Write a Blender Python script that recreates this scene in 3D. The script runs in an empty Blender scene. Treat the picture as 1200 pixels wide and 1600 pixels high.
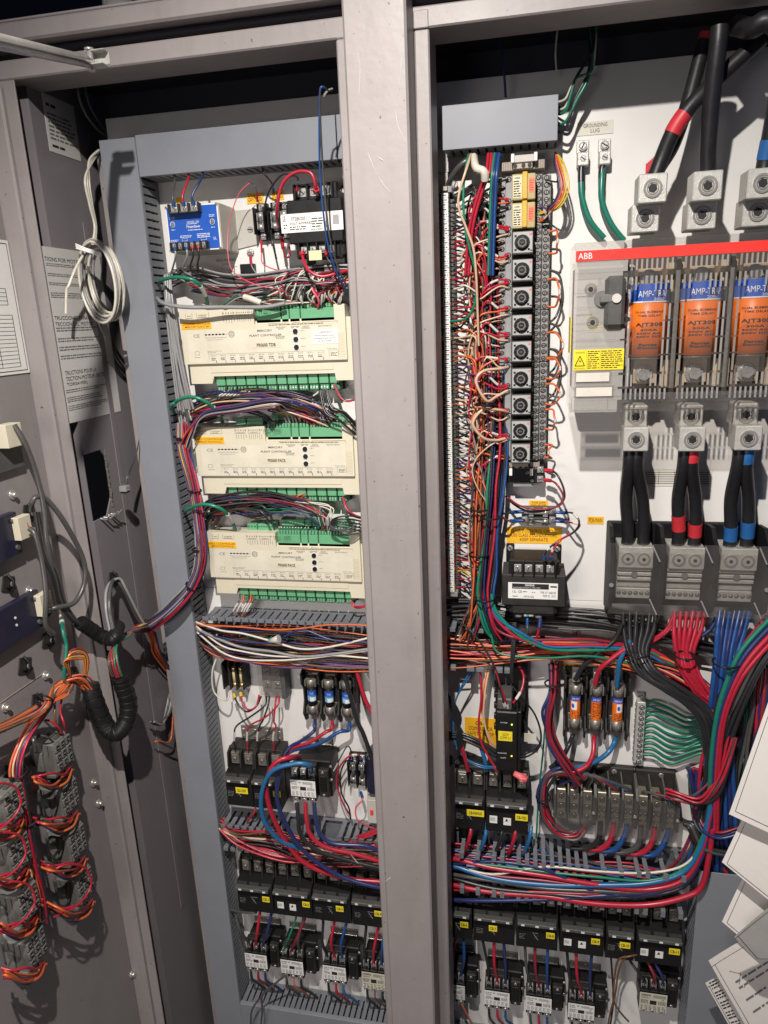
import bpy, math, random
from mathutils import Matrix, Vector
R = random.Random(7)
S = bpy.context.scene; C = S.collection
# ---------------- camera, world, lamps, exposure ----------------
CA, CB, CC, F, D, CZ = 0.26680, 0.20676, -0.04271, 1100.6, 1.2, 1.5   # pitch, yaw, roll, focal (px at 1200 wide), distance, height
RX = Matrix.Rotation(CA, 3, 'X'); RY = Matrix.Rotation(CB, 3, 'Y'); RZ = Matrix.Rotation(CC, 3, 'Z')
M = RZ @ RX @ RY; MT = M.transposed()
CAM = Vector((0, -D, CZ))
def w2b(v): return Vector((v[0], v[2], -v[1]))
def ray(px, py): return w2b(MT @ Vector(((px-600)/F, (py-800)/F, 1)))
def P(px, py, d=0.0):                       # pixel -> point d metres in front of the back panel
    r = ray(px, py); return CAM + r*((D-d)/r.y)
def PX(px, py, X):                          # pixel -> point on the plane x = X (door, side wall)
    r = ray(px, py); return CAM + r*((X-CAM.x)/r.x)
cd = bpy.data.cameras.new('camera'); co = bpy.data.objects.new('camera', cd); C.objects.link(co)
ex, ey, ez = w2b(MT @ Vector((1,0,0))), w2b(MT @ Vector((0,-1,0))), w2b(MT @ Vector((0,0,-1)))
mw = Matrix.Identity(4)
for i, v in enumerate((ex, ey, ez)):
    for j in range(3): mw[j][i] = v[j]
mw.translation = CAM; co.matrix_world = mw
cd.sensor_fit = 'VERTICAL'; cd.sensor_height = 24; cd.lens = F/1600*24; cd.clip_start = .02; cd.clip_end = 60
S.camera = co
W_ = bpy.data.worlds.new('World'); S.world = W_; W_.use_nodes = True
W_.node_tree.nodes['Background'].inputs[0].default_value = (.42, .55, 1, 1)
W_.node_tree.nodes['Background'].inputs[1].default_value = .05
def lamp(name, kind, loc, aim, power, col, **k):
    l = bpy.data.lights.new(name, kind); l.energy = power; l.color = col
    for a, b in k.items(): setattr(l, a, b)
    o = bpy.data.objects.new(name, l); C.objects.link(o); o.location = loc
    o.rotation_euler = (Vector(aim)-Vector(loc)).to_track_quat('-Z', 'Y').to_euler(); return o
lamp('work_lamp', 'SPOT', (-.14, -1.165, 2.30), (-.22, 0, .22), 150, (1, .94, .88), spot_size=math.radians(112), spot_blend=1, shadow_soft_size=.014)
lamp('fill_light', 'AREA', (-.62, -1.8, 1.30), (-.15, 0, .1), 4.8, (1, .93, .88), shape='RECTANGLE', size=.5, size_y=.4, spread=math.radians(110))  # unseen soft fill, added to lift the lower part of the panel
S.view_settings.view_transform = 'Standard'; S.view_settings.look = 'None'; S.view_settings.exposure = 0; S.view_settings.gamma = 1

# ---------------- materials ----------------
MATS = {}
def mat(key, col, rough=.5, metal=0, var=.12, vscale=30, bump=.0, bscale=200, rvar=.1, coat=0, emit=0, spec=.4):
    if key in MATS: return MATS[key]
    m = bpy.data.materials.new(key); m.use_nodes = True; nt = m.node_tree; N, L = nt.nodes, nt.links
    b = N['Principled BSDF']; b.inputs['Metallic'].default_value = metal
    b.inputs['Specular IOR Level'].default_value = spec
    tc = N.new('ShaderNodeTexCoord'); n = N.new('ShaderNodeTexNoise'); n.inputs['Scale'].default_value = vscale; n.inputs['Detail'].default_value = 6
    n.inputs['Roughness'].default_value = .65
    L.new(tc.outputs['Object'], n.inputs['Vector'])
    mr = N.new('ShaderNodeMapRange'); mr.inputs[1].default_value = .25; mr.inputs[2].default_value = .75
    mr.inputs[3].default_value = 1-var; mr.inputs[4].default_value = 1+var*.6; L.new(n.outputs['Fac'], mr.inputs[0])
    mx = N.new('ShaderNodeMix'); mx.data_type = 'RGBA'; mx.blend_type = 'MULTIPLY'; mx.inputs[0].default_value = 1
    mx.inputs[6].default_value = (*col, 1); L.new(mr.outputs[0], mx.inputs[7]); L.new(mx.outputs[2], b.inputs['Base Color'])
    m2 = N.new('ShaderNodeMapRange'); m2.inputs[3].default_value = max(.03, rough-rvar); m2.inputs[4].default_value = min(1, rough+rvar)
    L.new(n.outputs['Fac'], m2.inputs[0]); L.new(m2.outputs[0], b.inputs['Roughness'])
    if bump:
        n2 = N.new('ShaderNodeTexNoise'); n2.inputs['Scale'].default_value = bscale; L.new(tc.outputs['Object'], n2.inputs['Vector'])
        bp = N.new('ShaderNodeBump'); bp.inputs['Strength'].default_value = bump; bp.inputs['Distance'].default_value = .001
        L.new(n2.outputs['Fac'], bp.inputs['Height']); L.new(bp.outputs[0], b.inputs['Normal'])
    if emit: b.inputs['Emission Color'].default_value = (*col, 1); b.inputs['Emission Strength'].default_value = emit
    MATS[key] = m; return m
def clear(key, tint, alpha, rough=.12, base=(.34, .33, .32)):     # smoky clear plastic
    m = bpy.data.materials.new(key); m.use_nodes = True; nt = m.node_tree; N, L = nt.nodes, nt.links
    b = N['Principled BSDF']; b.inputs['Base Color'].default_value = (*base, 1); b.inputs['Roughness'].default_value = rough
    tr = N.new('ShaderNodeBsdfTransparent'); tr.inputs[0].default_value = (*tint, 1)
    n = N.new('ShaderNodeTexNoise'); n.inputs['Scale'].default_value = 12; n.inputs['Detail'].default_value = 5
    tc = N.new('ShaderNodeTexCoord'); L.new(tc.outputs['Object'], n.inputs['Vector'])
    mr = N.new('ShaderNodeMapRange'); mr.inputs[3].default_value = max(0,alpha-.08); mr.inputs[4].default_value = alpha+.08; L.new(n.outputs['Fac'], mr.inputs[0])
    mx = N.new('ShaderNodeMixShader'); L.new(mr.outputs[0], mx.inputs[0]); L.new(tr.outputs[0], mx.inputs[1]); L.new(b.outputs[0], mx.inputs[2])
    L.new(mx.outputs[0], N['Material Output'].inputs[0]); MATS[key] = m; return m
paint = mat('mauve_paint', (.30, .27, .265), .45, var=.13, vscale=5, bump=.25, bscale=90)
# scratches and grime on the painted steel
def scratch(m):
    nt = m.node_tree; N, L = nt.nodes, nt.links; b = N['Principled BSDF']; src = b.inputs['Base Color'].links[0].from_socket
    tc = N.new('ShaderNodeTexCoord'); mp = N.new('ShaderNodeMapping'); mp.inputs['Scale'].default_value = (30, 30, 6); mp.inputs['Rotation'].default_value = (0, .12, 0)
    n = N.new('ShaderNodeTexNoise'); n.inputs['Scale'].default_value = 1; n.inputs['Detail'].default_value = 8; n.inputs['Roughness'].default_value = .7
    L.new(tc.outputs['Object'], mp.inputs[0]); L.new(mp.outputs[0], n.inputs['Vector'])
    cr = N.new('ShaderNodeValToRGB'); cr.color_ramp.elements[0].position = .33; cr.color_ramp.elements[0].color = (.80, .78, .75, 1)
    cr.color_ramp.elements[1].position = .5; cr.color_ramp.elements[1].color = (1, 1, 1, 1)
    e = cr.color_ramp.elements.new(.72); e.color = (1.1, 1.1, 1.09, 1); L.new(n.outputs['Fac'], cr.inputs[0])
    n3 = N.new('ShaderNodeTexNoise'); n3.inputs['Scale'].default_value = 130; L.new(tc.outputs['Object'], n3.inputs['Vector'])
    c3 = N.new('ShaderNodeValToRGB'); c3.color_ramp.elements[0].position = .24; c3.color_ramp.elements[0].color = (.3, .27, .25, 1); c3.color_ramp.elements[1].position = .28
    L.new(n3.outputs['Fac'], c3.inputs[0])
    a = N.new('ShaderNodeMix'); a.data_type = 'RGBA'; a.blend_type = 'MULTIPLY'; a.inputs[0].default_value = .35; L.new(src, a.inputs[6]); L.new(cr.outputs[0], a.inputs[7])
    a2 = N.new('ShaderNodeMix'); a2.data_type = 'RGBA'; a2.blend_type = 'MULTIPLY'; a2.inputs[0].default_value = 1; L.new(a.outputs[2], a2.inputs[6]); L.new(c3.outputs[0], a2.inputs[7])
    L.new(a2.outputs[2], b.inputs['Base Color'])
scratch(paint)
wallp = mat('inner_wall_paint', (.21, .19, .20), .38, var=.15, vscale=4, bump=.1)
doorp = mat('door_paint', (.27, .245, .245), .4, var=.15, vscale=5, bump=.1); scratch(doorp)
panel = mat('white_panel', (.76, .745, .72), .33, var=.06, vscale=7)
inner = mat('inner_dark', (.05, .05, .065), .6)  # near-black navy carries the deep shade of the cabinet interior
duct = mat('duct_grey', (.225, .24, .27), .42, var=.08, vscale=12)
ductf = mat('duct_finger_grey', (.17, .18, .20), .45, var=.1, vscale=40)
blk = mat('black_plastic', (.012, .0115, .012), .45, var=.3, vscale=60, bump=.1, spec=.3)
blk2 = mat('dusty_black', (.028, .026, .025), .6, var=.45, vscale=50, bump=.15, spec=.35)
dgr = mat('dark_grey_plastic', (.085, .085, .08), .5, var=.25, vscale=60, bump=.15)
mgr = mat('grey_plastic', (.27, .27, .27), .45, var=.15, vscale=60)
beige = mat('beige_plastic', (.66, .61, .47), .45, var=.06, vscale=20)
beiged = mat('beige_steel', (.50, .48, .43), .4, var=.1)
green = mat('terminal_green', (.13, .38, .2), .4, var=.12, vscale=80)
greend = mat('terminal_green_dark', (.05, .16, .09), .4)
white = mat('white_label', (.8, .79, .76), .45, var=.05)
paperm = mat('paper', (.72, .68, .64), .7, var=.06, vscale=6)
paperw = mat('old_paper', (.62, .61, .58), .4, var=.08, vscale=6)
yel = mat('amber_label', (.90, .47, .02), .45, var=.08)
yel2 = mat('yellow_label', (.85, .68, .03), .45, var=.08)
sleeve = mat('sleeve_white', (.58, .56, .52), .5, var=.15)
cab_blk = mat('cable_black', (.016, .016, .018), .42, var=.3, vscale=50, bump=.15, spec=.4)
ink = mat('black_ink', (.02, .02, .022), .6)
inkg = mat('grey_ink', (.16, .16, .16), .6)
whink = mat('white_ink', (.75, .75, .75), .6)
blue = mat('blue_face', (.02, .10, .46), .35, var=.08)
metal = mat('zinc_metal', (.62, .61, .59), .30, .65, var=.2, vscale=150, bump=.2)
lugm = mat('cast_aluminium', (.56, .55, .51), .45, .35, var=.2, vscale=120, bump=.5, bscale=500)
dmetal = mat('dark_metal', (.27, .25, .22), .4, .5, var=.3, vscale=90)
steel = mat('bright_steel', (.55, .53, .50), .25, .6, var=.15)
redp = mat('red_stripe', (.85, .05, .04), .35)
orng = mat('orange_fuse', (.80, .17, .015), .4, var=.06)
fblue = mat('fuse_blue', (.03, .10, .48), .4)
brass = mat('brass', (.75, .55, .25), .35, .8)
copper = mat('copper_tan', (.62, .47, .30), .4, .4)
amber = mat('amber_relay', (.48, .40, .20), .25, var=.15, coat=1)
amber2 = mat('amber_relay_mid', (.75, .42, .05), .3)
navy = mat('navy_plate', (.018, .018, .04), .3, var=.2)
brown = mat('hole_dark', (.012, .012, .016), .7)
smoke = clear('smoky_cover', (.96, .95, .94), .05); smokeg = clear('smoky_grille', (.8, .79, .78), .55, .25, (.45, .44, .43)); smoked = clear('smoky_cover_frosted', (.92, .91, .90), .34, .35, (.62, .60, .57))
smoke2 = clear('clear_cover', (.9, .89, .88), .07, .08)
WC = dict(red=(.42,.018,.04), black=(.022,.022,.024), navy=(.022,.032,.12), blue=(.015,.07,.24), sky=(.02,.13,.30), green=(.012,.19,.11), dgreen=(.012,.17,.12),
          orange=(.62,.13,.04), brown=(.16,.075,.04), tan=(.62,.42,.28), white=(.66,.62,.53), grey=(.27,.27,.27), yellow=(.60,.43,.05),
          pink=(.66,.10,.14), dgrey=(.07,.068,.066), purple=(.12,.05,.16), maroon=(.24,.02,.035))
def wm(c):
    return mat('wire_'+c, WC[c], .32, var=.12, vscale=120, spec=.55)

# ---------------- mesh building ----------------
class MB:
    def __init__(s, name): s.name = name; s.v = []; s.f = []; s.m = []; s.mats = []; s.sm = []; s.off = Vector((0,0,0))
    def mi(s, m):
        if m not in s.mats: s.mats.append(m)
        return s.mats.index(m)
    def add(s, vs, fs, m, smooth=False):
        b = len(s.v); s.v += [tuple(v) for v in vs]; i = s.mi(m)
        for f in fs: s.f.append(tuple(b+k for k in f)); s.m.append(i); s.sm.append(smooth)
        return s
    def box(s, x0, x1, d0, d1, z0, z1, m, c=.0007):       # d = distance in front of the panel
        if x0 > x1: x0, x1 = x1, x0
        if z0 > z1: z0, z1 = z1, z0
        if d0 > d1: d0, d1 = d1, d0
        lo = (x0, -d1, z0); hi = (x1, -d0, z1); c = min(c, .3*min(hi[i]-lo[i] for i in range(3)))
        vs = []; idx = {}
        for sx in (0,1):
            for sy in (0,1):
                for sz in (0,1):
                    s_ = (sx, sy, sz)
                    for ax in range(3):                    # vertex lying on face 'ax', inset on the other two axes
                        p = [0,0,0]
                        for k in range(3):
                            e = hi[k] if s_[k] else lo[k]
                            p[k] = e if k == ax else e + (-c if s_[k] else c)
                        idx[(s_, ax)] = len(vs); vs.append(p)
        fs = []
        for ax in range(3):
            a, b = [k for k in range(3) if k != ax]
            for sd in (0,1):
                q = []
                for (u, w) in ((0,0),(1,0),(1,1),(0,1)):
                    t = [0,0,0]; t[ax] = sd; t[a] = u; t[b] = w; q.append(idx[(tuple(t), ax)])
                fs.append(q)
            for u in (0,1):
                for w in (0,1):                            # edge chamfer running along ax
                    t0 = [0,0,0]; t0[a] = u; t0[b] = w; t1 = list(t0); t1[ax] = 1
                    fs.append([idx[(tuple(t0), a)], idx[(tuple(t1), a)], idx[(tuple(t1), b)], idx[(tuple(t0), b)]])
        for k in [(i,j,l) for i in (0,1) for j in (0,1) for l in (0,1)]: fs.append([idx[(k,0)], idx[(k,1)], idx[(k,2)]])
        return s.add(vs, fs, m)
    def cyl(s, c, ax, r, h, m, n=14, r2=None):             # c = (x,d,z) of the start; ax: 'd' towards camera, 'x', 'z'
        r2 = r if r2 is None else r2; A = {'d': Vector((0,-1,0)), 'x': Vector((1,0,0)), 'z': Vector((0,0,1))}.get(ax, None)
        if A is None: A = Vector(ax).normalized()
        U = A.orthogonal().normalized(); V = A.cross(U); o = Vector((c[0], -c[1], c[2])); vs = []
        for k in range(n):
            t = 2*math.pi*k/n; e = U*math.cos(t)+V*math.sin(t); vs.append(o+e*r); vs.append(o+A*h+e*r2)
        fs = [(2*k, 2*((k+1)%n), 2*((k+1)%n)+1, 2*k+1) for k in range(n)]
        s.add(vs, fs, m, True)
        b = len(s.v)-2*n; i = s.mi(m)
        s.f.append(tuple(b+2*k for k in range(n))); s.m.append(i); s.sm.append(False)
        s.f.append(tuple(b+2*k+1 for k in range(n))); s.m.append(i); s.sm.append(False)
        return s
    def ring(s, c, r0, r1, h, m, n=24):                    # flat ring with thickness, facing the camera
        x, d, z = c; vs = []
        for k in range(n):
            t = 2*math.pi*k/n; cc, ss = math.cos(t), math.sin(t)
            vs += [(x+cc*r0, -d, z+ss*r0), (x+cc*r1, -d, z+ss*r1), (x+cc*r1, -d-h, z+ss*r1), (x+cc*r0, -d-h, z+ss*r0)]
        fs = []
        for k in range(n):
            a, b = 4*k, 4*((k+1)%n)
            for q in range(4): fs.append((a+q, b+q, b+(q+1)%4, a+(q+1)%4))
        return s.add(vs, fs, m, False)
    def screw(s, x, z, d, r, m, slot=True, h=.002, dark=None):
        s.cyl((x, d, z), 'd', r, h, m, 12, r*.8)
        if slot:
            a = R.uniform(0, 3.1); dx, dz = math.cos(a)*r*.8, math.sin(a)*r*.8; w = r*.16; nx, nz = -math.sin(a)*w, math.cos(a)*w
            y = -d-h-.0003
            s.add([(x-dx-nx, y, z-dz-nz), (x+dx-nx, y, z+dz-nz), (x+dx+nx, y, z+dz+nz), (x-dx+nx, y, z-dz+nz)], [(0,1,2,3)], dark or ink)
        return s
    def prism(s, poly, lo, hi, m, axis='d'):               # poly in (x,z) extruded along d, or in (d,z) extruded along x
        n = len(poly); vs = []
        for t in (lo, hi):
            for a, b in poly: vs.append((a, -t, b) if axis == 'd' else (t, -a, b))
        fs = [tuple(range(n)), tuple(range(n, 2*n))]+[(k, (k+1)%n, n+(k+1)%n, n+k) for k in range(n)]
        return s.add(vs, fs, m)
    def tube(s, pts, r, m, n=8, cap=True):
        pts = [Vector(p) for p in pts]; vs = []; U = None; N_ = len(pts)
        for i, p in enumerate(pts):
            T = (pts[min(i+1, N_-1)]-pts[max(i-1, 0)])
            if T.length < 1e-9: T = Vector((0,0,1))
            T.normalize()
            U = T.orthogonal() if U is None else U-T*U.dot(T)
            if U.length < 1e-6: U = T.orthogonal()
            U.normalize(); V = T.cross(U); rr = r[i] if isinstance(r, (list, tuple)) else r
            for k in range(n):
                t = 2*math.pi*k/n; vs.append(p+U*math.cos(t)*rr+V*math.sin(t)*rr)
        fs = [(i*n+k, i*n+(k+1)%n, (i+1)*n+(k+1)%n, (i+1)*n+k) for i in range(N_-1) for k in range(n)]
        s.add(vs, fs, m, True)
        if cap: s.add(vs[:n], [tuple(range(n))], m); s.add(vs[-n:], [tuple(range(n))], m)
        return s
    def quad(s, ps, m): return s.add(ps, [tuple(range(len(ps)))], m)
    def rect(s, x0, x1, z0, z1, d, m): return s.quad([(x0,-d,z0),(x1,-d,z0),(x1,-d,z1),(x0,-d,z1)], m)
    def build(s, parent=None, off=None, **props):
        off = Vector(off) if off is not None else s.off
        me = bpy.data.meshes.new(s.name); me.from_pydata([Vector(v)-off for v in s.v], [], s.f)
        for m in s.mats: me.materials.append(m)
        me.polygons.foreach_set('material_index', s.m); me.polygons.foreach_set('use_smooth', s.sm); me.update()
        import bmesh
        bm = bmesh.new(); bm.from_mesh(me); bmesh.ops.recalc_face_normals(bm, faces=bm.faces); bm.to_mesh(me); bm.free()
        o = bpy.data.objects.new(s.name, me); C.objects.link(o)
        if parent is not None: o.parent = parent
        else: o.location = off
        for k, v in props.items(): o[k] = v
        return o
def props(o, label, cat, group=None, kind=None):
    o['label'] = label; o['category'] = cat
    if group: o['group'] = group
    if kind: o['kind'] = kind
    return o
class Thing:
    def __init__(s, name, label, cat, loc, group=None):
        s.e = bpy.data.objects.new(name, None); s.e.empty_display_size = .02; C.objects.link(s.e); s.off = Vector(loc); s.e.location = s.off
        props(s.e, label, cat, group)
    def done(s, mb, parent=None, label=None):
        o = mb.build(parent=s.e if parent is None else parent, off=s.off)
        if label: o['label'] = label
        return o
def copy_tree(o, loc, label, group=None):
    r = o.copy(); C.objects.link(r); r.location = loc; r['label'] = label
    if group: r['group'] = group
    for ch in list(o.children):
        c = ch.copy(); C.objects.link(c); c.parent = r
        for g in list(ch.children): q = g.copy(); C.objects.link(q); q.parent = c
    return r
FC = {}
def text(mb, s, x0, x1, z0, z1, d, m, keep=False, frame=None, bold=0):
    """real lettering fitted to a rectangle; frame maps (u,v) to a 3D point for slanted sheets"""
    if s not in FC:
        cu = bpy.data.curves.new('t', 'FONT'); cu.body = s; cu.align_x = 'CENTER'; cu.resolution_u = 2; cu.space_line = .85; cu.offset = bold
        ob = bpy.data.objects.new('t', cu); C.objects.link(ob); dg = bpy.context.evaluated_depsgraph_get(); dg.update()
        me = ob.evaluated_get(dg).to_mesh(); FC[s] = ([(v.co.x, v.co.y) for v in me.vertices], [tuple(p.vertices) for p in me.polygons])
        ob.evaluated_get(dg).to_mesh_clear(); bpy.data.objects.remove(ob); bpy.data.curves.remove(cu)
    vs, fs = FC[s]
    if not vs: return mb
    ax, bx = min(v[0] for v in vs), max(v[0] for v in vs); az, bz = min(v[1] for v in vs), max(v[1] for v in vs)
    sx = (x1-x0)/max(bx-ax, 1e-6); sz = (z1-z0)/max(bz-az, 1e-6)
    if keep: sx = sz = min(sx, sz)
    if frame: return mb.add([frame(x0+(v[0]-ax)*sx, z0+(v[1]-az)*sz) for v in vs], fs, m)
    return mb.add([(x0+(v[0]-ax)*sx, -d, z0+(v[1]-az)*sz) for v in vs], fs, m)
def fine(mb, x0, x1, z0, z1, d, rows, m=ink, frame=None, fill=.85):
    """rows of fine print too small to read"""
    h = (z1-z0)/rows
    for r in range(rows):
        x = x0; end = x0+(x1-x0)*R.uniform(fill-.2, 1)
        while x < end:
            w = R.uniform(.6, 3)*h*.9; e = min(x+w, x1); a, b = z1-(r+.75)*h, z1-(r+.32)*h
            q = [(x, a), (e, a), (e, b), (x, b)]
            mb.quad([frame(*t) for t in q] if frame else [(t[0], -d, t[1]) for t in q], m); x = e+h*R.uniform(.25, .5)
    return mb
def cat_rom(p, sub=6):
    q = [p[0]]+list(p)+[p[-1]]; out = []
    for i in range(1, len(q)-2):
        a, b, c, e = q[i-1], q[i], q[i+1], q[i+2]
        for k in range(sub):
            t = k/sub; out.append(.5*((2*b)+(c-a)*t+(2*a-5*b+4*c-e)*t*t+(3*b-a-3*c+e)*t**3))
    out.append(p[-1]); return out
def pts3(pts): return [p if isinstance(p, Vector) else P(*p) for p in pts]
NW = [0]; PENDING = []
def wire(pts, r, col, label, group=None, name='wire', cat='wire', marks=(), tips=None, sub=6, n=7):
    """one conductor; marks = white sleeves at (t0,t1); tips = crimp colour at start/end"""
    pp = cat_rom(pts3(pts), sub); mid_ = pp[len(pp)//2]-CAM; r = r*min(1.3, max(1, mid_.dot(w2b(MT @ Vector((0,0,1))))/1.17)); spec = (pp, r, wm(col) if isinstance(col, str) else col, label, group, name, cat, tuple(marks), tuple(tips or ()), n); NW[0] += 1
    if cat == 'wire': PENDING.append(spec); return None
    return make_wire(spec)
def sub_path(pp, t0, t1):
    L = len(pp)-1; q = []
    for k in range(4):
        t = (t0+(t1-t0)*k/3)*L; i = min(int(t), L-1); q.append(pp[i].lerp(pp[i+1], t-i))
    return q
def make_wire(spec):
    pp, r, m, label, group, name, cat, marks, tips, n = spec
    mb = MB(name); mb.tube(pp, r, m, n); o = mb.build(off=pp[0]); props(o, label, cat, group)
    for t in marks: mb2 = MB('wire_marker'); mb2.tube(sub_path(pp, *t), r*1.3, sleeve, 8); mb2.build(parent=o, off=pp[0])
    for t0, t1, c in tips: mb2 = MB('crimp_terminal'); mb2.tube(sub_path(pp, t0, t1), max(r*1.9, .0019), wm(c), 8); mb2.build(parent=o, off=pp[0])
    return o
def flush_wires(limit=296):
    """the wires that show largest become objects of their own, the remaining hair thin ones one mass"""
    def size(s):
        pp = s[0]; tot = 0
        for i in range(len(pp)-1):
            if i % 2: continue
            p = pp[i]; w = p-CAM; v = M @ Vector((w.x, -w.z, w.y)); x, y = v.x/v.z*F+600, v.y/v.z*F+800
            if 0 < x < 1200 and 0 < y < 1600 and not (-.27 < p.x+(0-p.x)*0 < -.12 and 534+ y*.045 < x < 672+y*.02): tot += (pp[min(i+2, len(pp)-1)]-p).length/v.z
        return tot*s[1]*(1.0 if s[4] else 1.6)
    sp = sorted(PENDING, key=size, reverse=True)
    for s in sp[:limit]: make_wire(s)
    mb = MB('thin_wires')
    for pp, r, m, label, group, name, cat, marks, tips, n in sp[limit:]:
        mb.tube(pp, r, m, 6)
        for t in marks: mb.tube(sub_path(pp, *t), r*1.3, sleeve, 6)
        for t0, t1, c in tips: mb.tube(sub_path(pp, t0, t1), max(r*1.9, .0019), wm(c), 6)
    o = mb.build(off=sp[-1][0][0]); props(o, 'tangle of the thinnest coloured wires beside terminals and in open ducts', 'wires', None, 'stuff')
def bundle(path, n, rad, cols, r, label, group, name='wire', cat='wire', jit=.35, rd=None, sub=5, **k):
    """n separate conductors following one path, spread across it"""
    c = pts3(path); rd = rad if rd is None else rd; rads = rad if isinstance(rad, (list, tuple)) else [rad]*len(c); rds = rd if isinstance(rd, (list, tuple)) else [rd]*len(c)
    for i in range(n):
        a = R.uniform(0, 6.28); u = math.sqrt(R.random()); uu, vv = u*math.cos(a), u*math.sin(a); pp = []
        if n > 5: uu = -1+2*(i+.5)/n; vv = R.uniform(-1, 1)*math.sqrt(max(0, 1-uu*uu*.6))
        for j, p in enumerate(c):
            T = c[min(j+1, len(c)-1)]-c[max(j-1, 0)]; nn = Vector((-T.z, 0, T.x)); nn.normalize()
            e = (uu+R.uniform(-jit, jit))*rads[j]; pp.append(p+nn*e+Vector((0, -(vv+R.uniform(-jit, jit)*.5)*rds[j], 0)))
        rr = r if not isinstance(r, tuple) else R.uniform(*r)
        wire(pp, rr, cols[i % len(cols)] if k.get('inorder') else R.choice(cols), label, group, name, cat, sub=sub, n=6)
def cable_tie(p, T, r, label):
    """black nylon tie wrapped around a bundle at world point p, direction T"""
    T = Vector(T).normalized(); U = T.orthogonal().normalized(); V = T.cross(U); mb = MB('cable_tie')
    q = [p+(U*math.cos(t)+V*math.sin(t))*r for t in [2*math.pi*k/14 for k in range(15)]]
    mb.tube(q, .0016, blk, 5); h = p+Vector((0, -r, 0)); mb.box(h.x-.003, h.x+.003, -h.y-.001, -h.y+.004, h.z-.0025, h.z+.0025, blk)
    o = mb.build(off=p); return props(o, label, 'cable tie', 'black cable ties on the wiring')
def tag(px0, py0, px1, py1, d, txt, label, m=None, group=None, tm=None, fill=.82, name='label_sticker', rows=None):
    """adhesive label on a surface: TL and BR pixel corners at depth d"""
    a, b = P(px0, py0, d), P(px1, py1, d); x0, x1, z1, z0 = a.x, b.x, a.z, b.z
    t = Thing(name, label, 'label', ((x0+x1)/2, -d, (z0+z1)/2), group)
    mb = MB('sheet'); mb.box(x0, x1, d, d+.0005, z0, z1, m or yel, .0001); sh = t.done(mb)
    if txt:
        w, h = x1-x0, z1-z0; mt = MB('lettering'); ls = txt.split('\n'); k = len(ls); mx = max(len(l) for l in ls)
        for i, l in enumerate(ls):
            lw = w*fill*(len(l)/mx)**.9; cx = (x0+x1)/2; hh = h*.8/k; zt = z1-h*.1-i*hh
            text(mt, l, cx-lw/2, cx+lw/2, zt-hh*.84, zt-hh*.12, d+.0008, tm or ink)
        t.done(mt, sh)
    return t
# ---------------- setting: dark plant room behind, floor ----------------
mb = MB('floor'); mb.box(-3, 3, -1, 3, -.62, -.5, mat('concrete', (.2,.19,.18), .8, bump=.3), 0); mb.build(kind='structure')
mb = MB('background_wall'); mb.box(-3, 3, -1.1, -1.0, -.5, 3.2, mat('room_wall', (.05,.05,.055), .8), 0); mb.build(kind='structure')
mb = MB('conduit_pipe'); mb.cyl((-.56, .05, 2.05), 'x', .02, -2.0, steel); mb.cyl((-.585, .12, 1.91), 'z', .018, .5, steel, 18); mb.cyl((-.585, .12, 1.925), 'z', .023, .03, steel, 18)
props(mb.build(off=(-.585,-.12,1.91)), 'galvanised pipe rising above the top edge of the cabinet', 'pipe')

# ---------------- electrical cabinet ----------------
XW = -.745
cab = Thing('electrical_cabinet', 'large mauve grey steel electrical cabinet with two open bays and a central post', 'cabinet', (-.15, 0, -.45))
mb = MB('back_panel'); mb.box(-.700, .62, -.004, 0, 1.0075, 1.843, panel, .0003); mb.box(-.700, .62, -.004, 0, -.4, 1.0065, panel, .0003); mb.box(-.70,.62,-.012,-.0045,-.4,1.84,inner)
cab.done(mb)
mb = MB('rear_wall'); mb.box(-.745, 1.0, -.06, -.05, -.45, 1.90, inner); cab.done(mb)
mb = MB('ceiling'); mb.box(-.745, 1.0, -.05, .165, 1.893, 1.897, inner); cab.done(mb)
mb = MB('panel_flange'); mb.box(-.728, -.7005, -.02, -.002, -.4, 1.79, paint, .002)
cab.done(mb)
sc = MB('flange_screw')
for q in ((241,883),(286,1218),(303,1362),(321,1499),(326,1563),(156,256)):
    v = P(*q, .0); sc.cyl((-.712, -.002, v.z), 'd', .007, .002, steel); sc.screw(-.712, v.z, 0, .0045, steel, h=.004)
cab.done(sc)
# left inner side wall with a rough knock-out opening
hz0, hz1, ha, hb = 1.178, 1.297, .072, .134     # hole: z range, d range
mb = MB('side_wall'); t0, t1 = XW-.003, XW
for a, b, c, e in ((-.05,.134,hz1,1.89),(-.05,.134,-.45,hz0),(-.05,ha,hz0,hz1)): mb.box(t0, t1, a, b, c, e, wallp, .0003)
mb.box(t0-.024, t0-.0002, .131, .1338, -.45, 1.89, wallp, .0003); mb.box(t0-.027, t0-.024, .131, .166, -.45, 1.89, wallp, .0003)  # recessed channel, shaped to darken the wall's front edge in the jamb's shade
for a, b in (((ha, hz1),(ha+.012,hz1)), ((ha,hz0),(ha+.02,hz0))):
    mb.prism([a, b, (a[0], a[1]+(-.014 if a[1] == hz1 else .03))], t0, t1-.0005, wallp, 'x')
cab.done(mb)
mb = MB('knock_out_edge')
for k in range(26):
    z = hz0+.01+(hz1-hz0-.02)*k/26; mb.box(XW-.002, XW+R.uniform(.001,.0035), ha-.001, ha+R.uniform(.0015,.003), z, z+.004, dmetal)
for d in (.082, .09, .105, .115): mb.tube([Vector((XW+.001,-d,hz0)), Vector((XW+.012,-d+.004,hz0-.003)), Vector((XW+.02,-d+R.uniform(-.01,.01),hz0+.006))], .0018, steel, 6)
cab.done(mb)
mb = MB('enclosure_void'); mb.box(XW-.16, XW-.15, -.05, .3, 1.1, 1.4, brown); cab.done(mb)
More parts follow.
